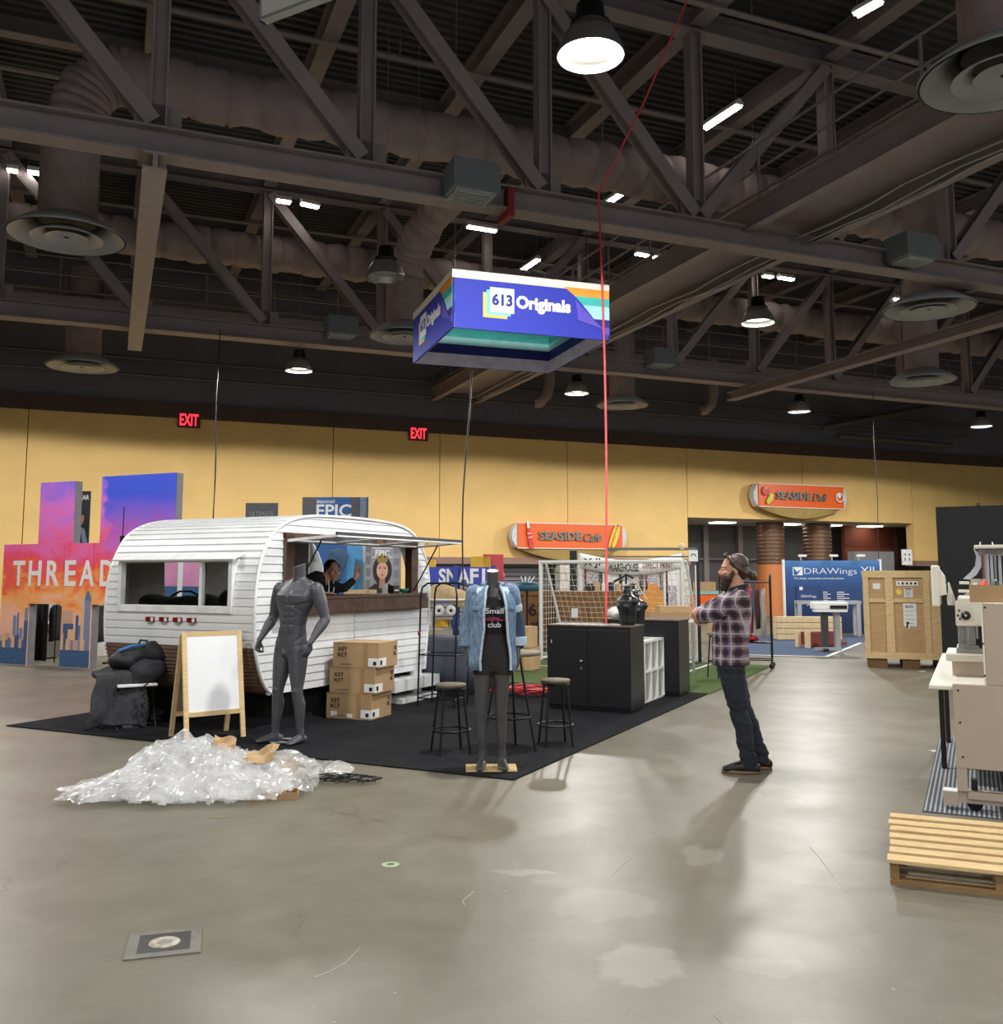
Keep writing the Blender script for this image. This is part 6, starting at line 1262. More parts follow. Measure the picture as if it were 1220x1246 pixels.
MB().bx(-.03,.03,-.03,.03,0,zz).build('pole', m_black, r); MB().bx(-.05,-.03,-.02,.02,0,zz-.3).build('pole_edge', m_white, r); MB().beam((q.x-p.x,0,zz), (0,0,zz), .03, .05).build('rail', m_inkg, r); MB().beam((q.x-p.x,.1,zz-.14), (0,.1,zz-.14), .02, .03).build('rail', m_inkg, r)
pl = MB().bx(-.17,.0,-.05,-.03,zz-.23,zz-.02).build('sign_plate', m_plate, r); MB().tube([(-.085+.045*math.cos(a_), -.055, zz-.14+.05*math.sin(a_)) for a_ in (0,.6,1.2,1.9,2.5,3.14)], .008, 5).build('pictogram', m_ink, pl); MB().lathe([(.001,0),(.2,0),(.2,.02),(.001,.025)], 20).build('base', m_black, r); MB().ball((P(829,664,17.5).x-p.x, -.02, zz+.04), (.06,.05,.07), 12).build('rail_lamp', M('cream_lamp', 'd8c79a', .5), r)
# stool with cartons beside the goal
sl = G(857, 826); stool('stool', 'small dark stool on the turf beside the right goal post', 'stool', (sl.x+.25, sl.y, .018), .68, .19, .15, .2, .25, .4)
carton((sl.x+.22, sl.y, .70), .3, .24, .22, .2, 'small open brown carton on the stool by the goal', mat=m_card2, prints=False)
carton((sl.x+.2, sl.y, .91), -.2, .22, .2, .14, 'small brown carton stacked on another one by the pole', mat=m_card2, prints=False)
# ---------------------------------------------------------------- garment rack behind the plaid person
gk = G(909, 813); r = thing('garment_rack', 'wheeled black garment rack with clothes behind the plaid shirt person', 'garment rack', (gk.x, gk.y, .018), RB+math.radians(8))
for x in (-.42, .42):
    for y in (-.18, .18): MB().tube([(x,y,.1),(x,y,1.5)], .012, 8).build('upright', m_blk, r); MB().lathe([(.001,-.015),(.045,-.015),(.045,.015),(.001,.015)], 14, Mx.Translation((x,y,.045)) @ Mx.Rotation(PI/2,4,'X')).build('caster', m_black, r)
    MB().tube([(x,-.18,1.5),(x,-.14,1.58),(x,0,1.61),(x,.14,1.58),(x,.18,1.5)], .012, 8).build('end_arch', m_blk, r); MB().tube([(x,-.18,.14),(x,.18,.14)], .012, 6).build('base_rail', m_blk, r)
for y in (-.18, .18): MB().tube([(-.42,y,.14),(.42,y,.14)], .012, 6).build('base_rail', m_blk, r)
MB().tube([(-.42,0,1.46),(.42,0,1.46)], .012, 8).build('hanging_rail', m_blk, r); MB().bx(-.4,.4,-.17,.17,.42,.44).build('wire_shelf', m_blk, r)
gl = G(909, 813); A8 = RB+math.radians(8); lx = V((math.cos(A8), math.sin(A8), 0)); ly = V((-lx.y, lx.x, 0))
def garment(base, x, A, col, ln, lab, grp, mt=None, hang=M('red_hanger', 'd2452f', .4), w=.4):
    lx_, ly_ = V((math.cos(A), math.sin(A), 0)), V((-math.sin(A), math.cos(A), 0)); r = thing('hanging_garment', lab, 'garment', base+lx_*x, A, grp); m = MB()
    rows = [[V((sx*(.03+.012*math.sin(z*9+y*8)), y, z)) for sx, y in ((-1,-wd),(-1,-wd*.4),(-1,wd*.4),(-1,wd),(1,wd),(1,wd*.4),(1,-wd*.4),(1,-wd))] for z, wd in ((-.1,.07),(-.16,w*.42),(-.3,w*.45),(-.1-ln*.6,w*.42),(-.1-ln,w*.45))]
    m.rings(rows, True); m.build('cloth', mt or M('cloth_'+col, col, .9, var=.12, scale=9), r)
    MB().tube([(0,0,.012),(.0,.012,.0),(0,.0,-.03),(0,-w*.4,-.13),(0,w*.4,-.13),(0,0,-.03)], .008, 6).build('hanger', hang, r)
for k, (x, col, ln, lab) in enumerate(((-.30,'17171b',.85,'black garment hanging on the wheeled rack'), (-.15,'231f3f',.7,'navy garment hanging on the wheeled rack'), (-.03,'3b1f6d',.9,'purple garment hanging on the wheeled rack'), (.08,'a33a63',.78,'pink garment hanging on the wheeled rack'), (.2,'3a2a30',.7,'dark wine garment hanging on the wheeled rack'), (.3,'9b9c98',.85,'grey garment with white sleeve at the right end of the wheeled rack'))):
    garment(gl+V((0,0,1.478)), x, A8, col, ln, lab, 'clothes on the wheeled rack')
o = MB(); o.ball((0,0,.05),(.22,.12,.055),14); wrinkle(o, 12, .03); o = o.build('folded_cloth', M('red_cloth', 'b5262e', .9)); o.location = gl+V((0,0,.463)); o.rotation_euler = (0,0,A8); tag(o, 'red folded cloth on the lower shelf of the wheeled rack', 'cloth')
# ---------------------------------------------------------------- skyline backdrop with letters
TO = G(3, 808); TR = math.radians(-24)
r = thing('printed_backdrop', 'tall sunset skyline backdrop wall with white letters, left of the caravan', 'backdrop', (TO.x, TO.y, 0), TR)
ms = N('sunset_print'); tc = ms.n('ShaderNodeTexCoord'); sp_ = ms.n('ShaderNodeSeparateXYZ'); ms.l(tc.outputs['Object'], sp_.inputs[0]); nz = ms.noise(ms.coord('Object', (1, 1, 1.8)), 1.5, 7, .6, .6)
zz_ = ms.math('ADD', ms.math('MULTIPLY', sp_.outputs[2], .29), ms.math('MULTIPLY', ms.math('SUBTRACT', nz, .5), .62))
colr = ms.ramp(zz_, [(.10, lin('e9b3a0')), (.26, lin('f3b79a')), (.37, lin('f6a35a')), (.45, lin('f0603f')), (.53, lin('ea4f6e')), (.62, lin('e765a0')), (.78, lin('d873cc')), (.96, lin('8f6ade'))])
bl = ms.ramp(ms.math('ADD', ms.math('MULTIPLY', sp_.outputs[0], .34), ms.math('MULTIPLY', nz, .35)), [(.95, (0,0,0,1)), (1.5, (1,1,1,1))]); hi_ = ms.ramp(sp_.outputs[2], [(0, (0,0,0,1)), (1, (1,1,1,1))])
up_ = ms.math('MULTIPLY', bl, ms.ramp(ms.math('MULTIPLY', sp_.outputs[2], .3), [(.55, (0,0,0,1)), (.9, (1,1,1,1))])); ms.l(ms.mix(up_, colr, lin('3f55d6')), ms.b.inputs['Base Color']); ms.set(Roughness=.7); m_sun = ms.m
m_pgrey = M('grey_panel_edge', '77757a', .6); X = lambda px: onplane(px, 700, TO, TR)[0]; Z = lambda px, py: onplane(px, py, TO, TR)[1]
zm = Z(40, 662); zd = Z(60, 735); D_ = .17
def pan(x0, x1, z0, z1, nm='print_panel'):
    MB().bx(x0+.004, x1-.004, 0, .02, z0, z1).build(nm, m_sun, r); MB().bx(x0, x1, .02, D_, z0, z1).build('panel_box', m_pgrey, r)
xa, xb, xc, xd = X(3), X(37), X(77), X(113); xd2 = X(136)+.15; xe = X(262)
pan(xa, xb, 0, zm); pan(xb, xc, zd, zm, 'print_panel'); pan(xc, xd, 0, zm); pan(xd, xd2, zd, zm); pan(xd2, xe, 0, zm)
pan(X(44), X(86), zm, Z(60, 587)); pan(X(119), X(210), zm, Z(160, 578))
for ch, px0, px1 in (('T', 16, 30), ('H', 35, 50), ('R', 57, 72), ('E', 79, 92), ('A', 97, 115), ('D', 122, 138)):
    text('letter', ch, X(px1)-X(px0), Z(60, 682)-Z(60, 713), m_white, r, upright((X(px0)+X(px1))/2, 0, (Z(60,682)+Z(60,713))/2), .008, .02)
m_sea = M('sea_print', '3f5f88', .7, var=.35, scale=14, stretch=(1, 1, 3)); zs = Z(60, 790)
for x0, x1 in ((xa, xb), (xc, xd), (xd2, xe)): MB().bx(x0+.004, x1-.004, -.003, 0, 0.01, zs).build('sea_print', m_sea, r)
bcols = [M('tower_print_'+c_, c_, .7, var=.15, scale=8, stretch=(6, 1, 20)) for c_ in ('5f6f95', '7d86a6', 'c8a08c', '48587f', 'e0b48a')]
tw = [(2,9,775,2),(10,16,772,2),(19,23,750,1),(24,26,746,0),(27,31,765,1),(33,37,740,1),(32.5,36.9,756,3),(78.5,91,742,2),(80,92,758,3),(86,95,765,4),(95,98,748,3),(98,112,760,0),(101,105,726,4),(105,112,730,1)]
tops = [(80,90,742),(105,112,724)]
rs = random.Random(21); px_ = 3.0
while px_ < 150:
    w_ = rs.uniform(1.6, 4.2); yt = rs.uniform(768, 784)
    if not (35 < px_ < 77 or 110 < px_ < 137 or 34 < px_+w_ < 77 or 111 < px_+w_ < 137): tw.append((px_, px_+w_, yt, rs.choice((0, 1, 2, 3, 4, 4))))
    px_ += w_
for k, (p0_, p1_, pt, ci) in enumerate(tw):
    x0, x1 = max(X(p0_), xa), X(p1_)
    MB().bx(x0, x1, -.004-.0002*k, 0, zs, Z(60, pt)).build('tower_print', bcols[ci], r)
m = MB(); poly(m, [(X(104.5),Z(60,731)),(X(112.5),Z(60,731)),(X(111),Z(60,722)),(X(108.5),Z(60,718)),(X(106),Z(60,722))], upright(0,-.004,0), .002); m.build('tower_print', bcols[0], r)
MB().bx(X(147), X(148), -.004, 0, Z(147,655), Z(147,617)).build('mast_print', m_ink, r)
MB().bx(X(147)-.05, X(148)+.05, -.004, 0, Z(147,660), Z(147,652)).build('mast_print', m_ink, r)
# behind the two doorways: black drape, white panel, dark jackets on a rail
q0 = V((TO.x, TO.y, 0)); tx, ty = V((math.cos(TR), math.sin(TR), 0)), V((-math.sin(TR), math.cos(TR), 0))
def TB(x, y, z=0): return q0+tx*x+ty*y+V((0,0,z))
r2 = thing('black_drape', 'black drape hanging behind the left doorway of the skyline backdrop', 'drape', TB(X(45)-.71, .6), TR); m = MB(); m.rings([[V((.045*i, .04*math.sin(i*1.9), z)) for i in range(8)] for z in (.02, 1.3)], True, 0, False, False); m.build('drape_cloth', m_hood, r2, solid=.01); MB().tube([(-.1,0,1.62),(.55,0,1.62)], .015, 6).build('drape_rail', m_blk, r2)
for x in (-.1, .55): MB().tube([(x,0,0),(x,0,1.62)], .012, 6).build('rail_leg', m_blk, r2)
r2 = thing('display_unit', 'white display unit behind the left doorway of the skyline backdrop', 'display', TB(X(50)-2.5, 2.1), TR); MB().bx(0,1.9,0,.05,0,2.0).build('back_board', m_white, r2); MB().bx(0,1.9,-.5,0,0,.45).build('plinth', m_offwhite, r2); MB().bx(0,1.9,-.5,0,.6,.64).build('shelf_board', m_offwhite, r2)
r2 = thing('garment_rail', 'steel rail holding dark jackets behind the skyline backdrop', 'garment rack', TB(X(64)-1.18, 1.0), TR)
MB().tube([(-.1,0,1.12),(1.7,0,1.12)], .015, 8).build('rail', m_blk, r2)
for x in (-.1, 1.7): MB().tube([(x,0,0),(x,0,1.12)], .015, 8).build('rail_leg', m_blk, r2); MB().bx(x-.03,x+.03,-.25,.25,0,.03).build('rail_foot', m_blk, r2)
for k, (x, c_, lab) in enumerate(((X(72)-X(64),'1c1416','dark jacket seen in the left backdrop doorway'), (X(122)-X(64),'1a1517','dark jacket seen first in the right backdrop doorway'), (X(129)-X(64),'27191d','dark wine jacket seen second in the right backdrop doorway'))):
    garment(TB(X(64)-1.18+x, 1.0, 1.138), 0, TR+.5, c_, .68, lab, 'dark jackets behind the skyline backdrop', hang=m_blk, w=.55)
# sunset panel seen through the caravan
p = P(228, 705, 15.6); r = thing('sunset_panel', 'pink and blue sunset print panel seen through the caravan windows', 'backdrop', (p.x, p.y, 0), TR); MB().bx(-.55,.3,0,.05,.5,2.0).build('print_panel', m_sun if False else M('pink_sunset_print', 'd08fb6', .7, var=.2, scale=2), r); MB().bx(-.55,.3,-.004,0,.5,1.42).build('sea_print', m_sea, r); MB().bx(.3,.4,-.01,.05,0,2.0).build('yellow_post', m_yel, r); MB().bx(-.2,-.1,-.01,.05,0,2.0).build('white_post', m_white, r); MB().bx(-.65,-.55,-.01,.05,0,2.0).build('white_post', m_white, r)
# hung posters
def banner(px0, px1, py0, Y, zb, lab, mat, cat='poster', rz=0.0):
    a, b_ = P(px0, py0, Y), P(px1, py0, Y); w = b_.x-a.x; r = thing('hung_poster' if zb > .1 else 'standing_banner', lab, cat, (a.x, Y, zb), rz); h = a.z-zb; MB().bx(0, w, 0, .04, 0, h).build('poster_sheet', mat, r); return r, w, h
m_slate = M('slate_grey_print', '5a5b61', .7, var=.1); m_charc = M('charcoal_print', '1f1f22', .6)
r, w, h = banner(88, 110, 597.5, 19.2, 0, 'tall black poster with a smiling person in denim between the backdrop towers', m_charc)
text('lettering', 'WEAR', .29, .1, m_white, r, upright(w-.165, 0, h-.13), .004, .02)
el = lambda cx_, cz_, a_, b_, n=20: [(cx_+a_*math.cos(2*PI*i/n), cz_+b_*math.sin(2*PI*i/n)) for i in range(n)]
m_face = M('printed_skin', 'a9745c', .7, var=.1); m_pd = M('printed_denim', '7f90ab', .7, var=.2, scale=10)
def pr(parent, nm, pts, mat, d=.004, off=0): q = MB(); poly(q, pts, upright(0, -off, 0), d); return q.build(nm, mat, parent)
fx = w*.45; pr(r, 'portrait_print', el(fx, h-.55, .1, .16), m_face, .004); pr(r, 'portrait_print', el(fx, h-.43, .11, .08), m_hairb, .004, .004); pr(r, 'portrait_print', [(fx+.02,h-.72),(fx+.12,h-.78),(fx+.2,h-1.1),(fx+.1,h-1.1)], m_pd, .004, .002); pr(r, 'portrait_print', [(fx-.12,h-1.1),(fx-.1,h-.82),(fx,h-.78),(fx,h-1.1)], m_face, .004, .001); pr(r, 'portrait_print', [(fx-.04,h-.6),(fx+.05,h-.6),(fx+.01,h-.635)], m_white, .004, .006)
r, w, h = banner(299, 338, 612, 20.0, 0, 'plain grey banner with faint lettering rising behind the caravan roof', m_slate, 'banner'); text('lettering', 'ULTIMATE', w*.74, .12, M('pale_grey_print', '8f8f93', .8), r, upright(w/2, 0, h-.24), .004, .0)
r, w, h = banner(368, 448, 605, 18.6, 0, 'blue and grey banner reading epic, rising behind the caravan roof', m_slate, 'banner'); MB().bx(w*.22, w*.73, -.004, 0, 0, h).build('blue_print', M('blue_print', '2f5f9c', .7, var=.1), r); MB().bx(w*.88, w*.97, -.004, 0, 0, h).build('blue_print', m_pd, r); text('lettering', 'EPIC', w*.53, .25, m_white, r, upright(w*.48, -.004, h-.265), .004, .02); text('lettering', 'BREAKFAST', w*.28, .06, m_white, r, upright(w*.36, -.004, h-.09), .004, .01)
r, w, h = banner(444, 488, 655, 15.9, 0, 'grey poster of a long haired model in dark clothes, seen through the caravan', M('grey_street_print', '8a8b92', .7, var=.2, scale=3), 'poster')
zf = P(466, 694, 15.9).z; cxp = w*.49; text('lettering', 'EPIC', .24, .1, m_white, r, upright(cxp, 0, P(466,673,15.9).z), .004, .02)
for bx in ((cxp-.17,cxp+.17,P(466,678.5,15.9).z,.012), (cxp-.17,cxp+.17,P(466,667.5,15.9).z,.012)): MB().bx(bx[0],bx[1],-.004,0,bx[2],bx[2]+bx[3]).build('frame_print', m_white, r)
for k in range(5): MB().bx(w*.04, w*.16, -.004, 0, zf-.5+.2*k, zf-.36+.2*k).build('facade_print', m_inkg, r); MB().bx(w*.8, w*.95, -.004, 0, zf-.52+.2*k, zf-.4+.2*k).build('facade_print', m_pgrey, r)
pr(r, 'portrait_print', el(cxp, zf-.0, .16, .25)+[], m_hairb, .004); pr(r, 'portrait_print', [(cxp-.3,zf-.75),(cxp-.26,zf-.33),(cxp-.12,zf-.22),(cxp+.12,zf-.22),(cxp+.26,zf-.33),(cxp+.3,zf-.75)], m_charc, .004); pr(r, 'portrait_print', [(cxp-.05,zf-.3),(cxp+.05,zf-.3),(cxp+.045,zf-.1),(cxp-.045,zf-.1)], m_face, .004, .004); fa = pr(r, 'portrait_print', el(cxp, zf, .095, .145), M('printed_pale_skin', 'c99b86', .7), .004, .006)
for s in (-1, 1): pr(fa, 'portrait_eye', el(cxp+s*.04, zf+.03, .018, .008, 10), m_ink, .004, .008); pr(fa, 'portrait_brow', el(cxp+s*.04, zf+.055, .024, .006, 10), m_ink, .004, .008)
pr(fa, 'portrait_mouth', el(cxp, zf-.075, .03, .011, 12), M('printed_lips', '9b4a48', .6), .004, .008); pr(fa, 'portrait_nose', [(cxp-.015,zf-.04),(cxp+.015,zf-.04),(cxp,zf+.02)], m_face, .004, .008)
pr(r, 'crown_print', [(cxp-.08,zf+.13),(cxp+.08,zf+.13),(cxp+.1,zf+.27),(cxp+.04,zf+.2),(cxp,zf+.29),(cxp-.04,zf+.2),(cxp-.1,zf+.27)], M('printed_gold', '8a7838', .6), .004, .01)
p = P(437, 690, 16.6); o = MB().bx(-.2,.2,0,.04,0,p.z+.4).build('white_partition', m_offwhite); o.location = (p.x, p.y, 0); tag(o, 'white partition board seen through the caravan left of the model poster', 'partition')
p = P(410, 690, 16.4); r = thing('blue_cloth_display', 'dark blue cloth bundle hanging beyond the caravan, seen through its window', 'cloth', (p.x, p.y, 0)); m = MB(); m.ball((0,0,p.z+.12),(.2,.12,.22),14); m.ball((-.05,0,p.z-.1),(.16,.1,.2),14); wrinkle(m, 7, .05); m.build('cloth_bundle', M('slate_blue_cloth', '3c5573', .9, var=.2), r, remesh=.03); MB().tube([(0,.1,0),(0,.1,p.z+.2)], .02, 6).build('stand_pole', m_blk, r); MB().bx(.15,.42,.12,.15,.4,p.z+.4).build('blue_board', M('sky_blue_board', '4a8fc0', .6), r)
p = P(438, 722, 15.2); carton((p.x, p.y, 0), .2, .5, .4, p.z+.05, 'tan carton seen through the caravan window below the peace sign hand', mat=m_card2, prints=False)
# ================================================================ RIGHT SIDE: drawing software booth, crate, black wall, machine, pallet
DO = G(957, 771.5); DR = math.radians(-6); dW = onplane(1071, 720, DO, DR)[0]; dH = onplane(1010, 682, DO, DR)[1]; DX = lambda px: onplane(px, 720, DO, DR)[0]; DZ = lambda py: onplane(1010, py, DO, DR)[1]
md = N('navy_gradient_print'); v = md.coord('Object'); s_ = md.n('ShaderNodeSeparateXYZ'); md.l(v, s_.inputs[0]); md.l(md.ramp(md.math('ADD', md.math('MULTIPLY', s_.outputs[2], .42), md.math('MULTIPLY', md.noise(v, 1.2, 3), .12)), [(.1, lin('16284c')), (.55, lin('203f73')), (.8, lin('2c5c9c')), (.98, lin('5d92cc'))]), md.b.inputs['Base Color']); md.set(Roughness=.6); m_dnav = md.m
r = thing('booth_backdrop', 'blue booth backdrop with white software lettering under three clip lights', 'backdrop', (DO.x, DO.y, 0), DR)
MB().bx(0, dW, 0, .12, .02, dH).build('print_panel', m_dnav, r); MB().bx(-.05, 0, -.02, .14, 0, dH+.03).build('edge_post', m_white, r); MB().bx(dW, dW+.05, -.02, .14, 0, dH+.03).build('edge_post', m_white, r)
text('lettering', 'DRAWings', DX(1043)-DX(979), .21, m_white, r, upright((DX(1043)+DX(979))/2, 0, DZ(696)), .006, -.012); text('lettering', 'XII', .36, .2, m_white, r, upright(DX(1056), 0, DZ(694)), .006, -.004)
lg = MB().bx(DX(965), DX(977), -.006, 0, DZ(700), DZ(690)).build('logo_square', m_white, r); q = MB(); T = upright((DX(965)+DX(977))/2, -.006, DZ(695)); poly(q, [(-.11,-.1),(-.02,-.1),(.1,.06),(-.02,-.02),(-.11,.1)], T, .004); q.build('logo_mark', m_dnav, lg)
text('small_lettering', 'The design, embroidery and small solution', DX(1027)-DX(966), .06, m_white, r, upright((DX(1027)+DX(966))/2, 0, DZ(704)), .004, .006)
bx_ = MB().bx(DX(969), DX(996), -.05, 0, DZ(760), DZ(713)).build('product_box_print', M('product_box_blue', '1f3c72', .6), r); text('lettering', 'DRAWings', .4, .09, m_white, bx_, upright(DX(983), -.05, DZ(726)), .004, 0); text('lettering', 'XII', .22, .11, m_white, bx_, upright(DX(985), -.05, DZ(735)), .004, 0); MB().bx(DX(972), DX(976), -.054, -.05, DZ(718), DZ(714)).build('logo_square', m_white, bx_)
for px in (1001, 1018):
    for k in range(6): MB().bx(DX(px), DX(px)+(.2 if px < 1010 else .32)*(1 if k % 2 else .6), -.004, 0, DZ(721)-.055*k, DZ(721)-.055*k+.02).build('text_line', m_white, r)
for px in (976, 1014, 1047):
    x = DX(px); l = MB().tube([(x,.06,dH),(x,.06,dH+.12),(x,-.1,dH+.14)], .012, 6).build('clip_light', m_white, r); MB().bx(x-.1,x+.1,-.22,-.08,dH+.1,dH+.16).build('lamp_head', m_white, l)
r2 = thing('booth_carpet', 'blue grey carpet with a white taped edge in the drawing software booth', 'carpet', (0,0,0)); q = [G(885,797), G(1005,800), G(1047,783), G(1062,776), G(948,772), G(880,775)]
m = MB(); n = len(q); m.add([V((p.x,p.y,.002)) for p in q]+[V((p.x,p.y,.012)) for p in q], [tuple(range(n))[::-1], tuple(range(n,2*n))]+[(i,(i+1)%n,n+(i+1)%n,n+i) for i in range(n)]); m.build('carpet_sheet', M('blue_grey_carpet', '3f4f6b', .95, var=.15, scale=30), r2)
for a, b_ in ((q[0], q[1]), (q[1], q[2])): MB().beam(V((a.x,a.y,.013)), V((b_.x,b_.y,.013)), .09, .006).build('edge_tape', m_white, r2)
m_ltwood = WOOD('light_bench_wood', 'cdaf82', 'e6cfa6', .6, (14, 2, 2), 2)
WO = G(946, 779); wz = onplane(980, 751, WO, 0)[1]; wW = onplane(1024, 765, WO, 0)[0]; r = thing('plank_stage', 'light wood plank sided stage box in front of the blue backdrop', 'stage', (WO.x, WO.y, .012))
for k in range(4): MB().bx(0, wW, 0, .35, k*wz/4+.006, (k+1)*wz/4-.006).build('plank', m_ltwood, r)
BO = G(981, 789); r = thing('bench', 'low wood bench with red brown sides lying beside the plank stage', 'bench', (BO.x, BO.y, .012), math.radians(28)); m_rb = M('red_brown_leather', '7c342e', .6)
bz = onplane(985, 769, BO, 0)[1]; 
for y in (0, .28): MB().bx(-.02,.06,y-.07,y+.03,0,bz).build('bench_frame', m_ltwood, r)
MB().bx(.06,.95,.0,.22,.05,bz-.02).build('bench_side', m_rb, r); MB().bx(.25,1.15,-.1,.3,.03,.1).build('bench_pad', m_rb, r)
r = thing('plotter', 'white wide-format plotter on grey legs before the blue backdrop', 'plotter', (G(1003,793).x, G(1003,793).y, .012), math.radians(-4)); pO = G(1003, 793); PX_ = lambda px: onplane(px, 740, pO, 0)[0]; pz = lambda py: onplane(1003, py, pO, 0)[1]
m = MB(); m.bx(PX_(988), PX_(1029), -.15, .2, pz(742), pz(733)); m.build('plotter_body', m_white, r, bevel=.03); MB().bx(PX_(1007), PX_(1027), -.17, -.12, pz(741), pz(737)).build('control_strip', m_black, r); MB().bx(PX_(989), PX_(1027), -.2, .05, pz(745), pz(742)).build('paper_tray', m_white, r)
MB().bx(PX_(999), PX_(1006), -.05, .1, .02, pz(742)).build('leg', M('charcoal_leg', '3b3d42', .5), r); MB().bx(PX_(1014), PX_(1020), -.05, .1, .02, pz(742)).build('leg', m_galv, r); MB().beam((PX_(999), -.3, .03), (PX_(1006), .3, .03), .1, .06).build('foot', m_black, r); MB().beam((PX_(988), -.1, .05), (PX_(1021), .0, .05), .06, .07).build('cross_foot', m_galv, r)
r = thing('table_frame', 'pale grey tall table frame in front of the blue backdrop', 'table', (G(970,774).x, G(970,774).y, .0), DR); tO = G(970, 774); tx_ = lambda px: onplane(px, 740, tO, DR)[0]; tz = lambda py: onplane(1000, py, tO, DR)[1]
MB().bx(tx_(969), tx_(1046), -.15, .3, tz(735), tz(731)).build('table_top', m_galv, r)
for px in (971, 1042):
    for y in (-.12, .27): MB().bx(tx_(px)-.04, tx_(px)+.06, y-.03, y+.03, 0.014, tz(735)).build('leg', m_galv, r)
# --- wooden crate
CO = G(1053, 812); CR = math.radians(-20); CW_, CD, CZ0, CH = 1.27, 1.1, .16, 1.66; lean = Mx.Identity(4)
r = thing('shipping_crate', 'large pine shipping crate with plywood panels and paper labels', 'crate', (CO.x, CO.y, 0), CR); m_plyp = M('pale_plywood', 'b8966a', .75, var=.12, scale=4, stretch=(1, 1, 8)); m_crw = WOOD('crate_pine', 'c2a06a', 'dec594', .65, (3, 3, 9), 2.5)
MB().bx(0.02, CW_-.02, .02, CD, CZ0, CH-.02).build('plywood_body', m_plyp, r)
for x0, x1 in ((0,.1), (.36,.5), (.97,1.08), (1.08,CW_)): MB().bx(x0+.003, x1-.003, -.02, .02, CZ0+.11, CH-.1).build('upright_board', m_crw, r)
for z0, z1 in ((CZ0, CZ0+.11), (CH-.1, CH)): MB().bx(0, CW_, -.022, .02, z0, z1).build('rail_board', m_crw, r)
for x0, x1 in ((.1,.36), (.5,.97)): MB().bx(x0, x1, -.018, .02, 1.13, 1.2).build('cross_board', m_crw, r)
for z0, z1 in ((CZ0, CZ0+.11), (CH-.1, CH)): MB().bx(CW_, CW_+.022, 0, CD, z0, z1).build('rail_board', m_crw, r)
for y in (0, .45, CD-.1): MB().bx(CW_, CW_+.02, y, y+.1, CZ0+.11, CH-.1).build('upright_board', m_crw, r)
MB().bx(-.01, CW_+.01, -.01, CD+.01, CH, CH+.02).build('lid_board', m_crw, r)
for x0, x1 in ((.04,.36), (.6,.88), (1.15,1.26)): MB().bx(x0, x1, .03, CD-.03, 0, CZ0).build('skid', M('dark_skid_wood', '6f5130', .8, var=.15), r)
MB().bx(.52,.56,-.024,-.02,CH-.12,CH-.11); 
def sheet(nm, x0, x1, z0, z1, mat): return MB().bx(x0, x1, .017, .02-.0, z0, z1).xf(Mx.Translation((0,-.003,0))).build(nm, mat, r)
sheet('paper_label', .17, .29, 1.36, 1.46, m_label); hl = sheet('handling_label', .55, .9, 1.42, 1.5, m_label); wl_ = sheet('warning_sheet', .67, .81, 1.22, 1.38, m_label); MB().bx(.69,.79,.012,.0142,1.355,1.372).build('sheet_print', m_ink, wl_)
for k in range(6): MB().bx(.69,.79-.02*(k % 2),.012,.0142,1.33-.018*k,1.336-.018*k).build('sheet_print', m_inkg, wl_)
for k in range(5): q = MB(); T = upright(.59+.067*k, .0135, 1.46); poly(q, [(.022*math.cos(2*PI*i/(3+k)+1.57), .022*math.sin(2*PI*i/(3+k)+1.57)) for i in range(3+k)] if k % 2 == 0 else [(-.02,-.02),(.02,-.02),(.012,.02),(-.012,.02)], T, .002); q.build('handling_mark', m_ink, hl)
q = MB(); poly(q, [(.05*math.cos(2*PI*i/18), .05*math.sin(2*PI*i/18)) for i in range(18)], upright(.59, .0155, 1.31), .003); q.build('yellow_sticker', m_yel, r)
bs = sheet('paper_sheet', .645, .855, .72, 1.12, m_label); text('lettering', 'BACK', .13, .045, m_ink, bs, upright(.75, .0135, 1.06), .002, .02)
for k in range(4): MB().bx(.68,.83-.03*(k % 2),.012,.0142,.98-.07*k,.986-.07*k).build('sheet_print', m_inkg, bs)
MB().bx(.69,.73,.008,.0142,.70,.8).build('black_tag', m_ink, r); MB().bx(.715,.745,.006,.012,.68,.76).build('white_tag', m_white, r)
# --- tall black panel
KO = G(1147.5, 821); KR = RB; zk = P(1140, 617, KO.y).z; r = thing('black_wall_panel', 'tall black exhibition wall panel right of the wooden crate', 'exhibition panel', (KO.x, KO.y, 0), KR); m_bk = M('black_panel_cloth', '1b1c1e', .9, var=.12)
for k in range(3): MB().bx(k*1.0+.003, k*1.0+.997, 0, .06, .02, zk).build('panel', m_bk, r)
MB().bx(0, 3, -.02, .08, 0, .02).build('foot_rail', m_black, r); MB().bx(.6,.66,-.03,.09,zk,zk+.05).build('clip', m_black, r)
# --- mat, machine, table
MO = G(1122, 988); r = thing('striped_mat', 'grey ribbed striped mat under the beige machine', 'mat', (MO.x, MO.y, .001), RB); m_mat = M('slate_mat', '4b4f57', .9, var=.1); m_mats = M('pale_mat_stripe', '9da1a6', .9, var=.1)
MB().bx(0, 3.0, 0, 3.3, 0, .006).build('mat_base', m_mat, r)
for k in range(100): MB().bx(.01+k*.03, .022+k*.03, 0, 3.3, .006, .009).build('mat_stripe', m_mats, r)
m_bei = M('beige_machine_paint', 'b5a595', .5, var=.03, scale=2); m_cream = M('cream_machine_plastic', 'e2dfd2', .4, var=.02); m_mech = M('needle_mechanism_metal', 'a5a5a2', .3, .7, .15, 12)
EO = G(1166, 988); ER = RB; ex = lambda px, py: onplane(px, py, EO, ER); r = thing('embroidery_machine', 'large beige industrial embroidery machine with a needle head, at the right edge', 'machine', (EO.x, EO.y, .01), ER)
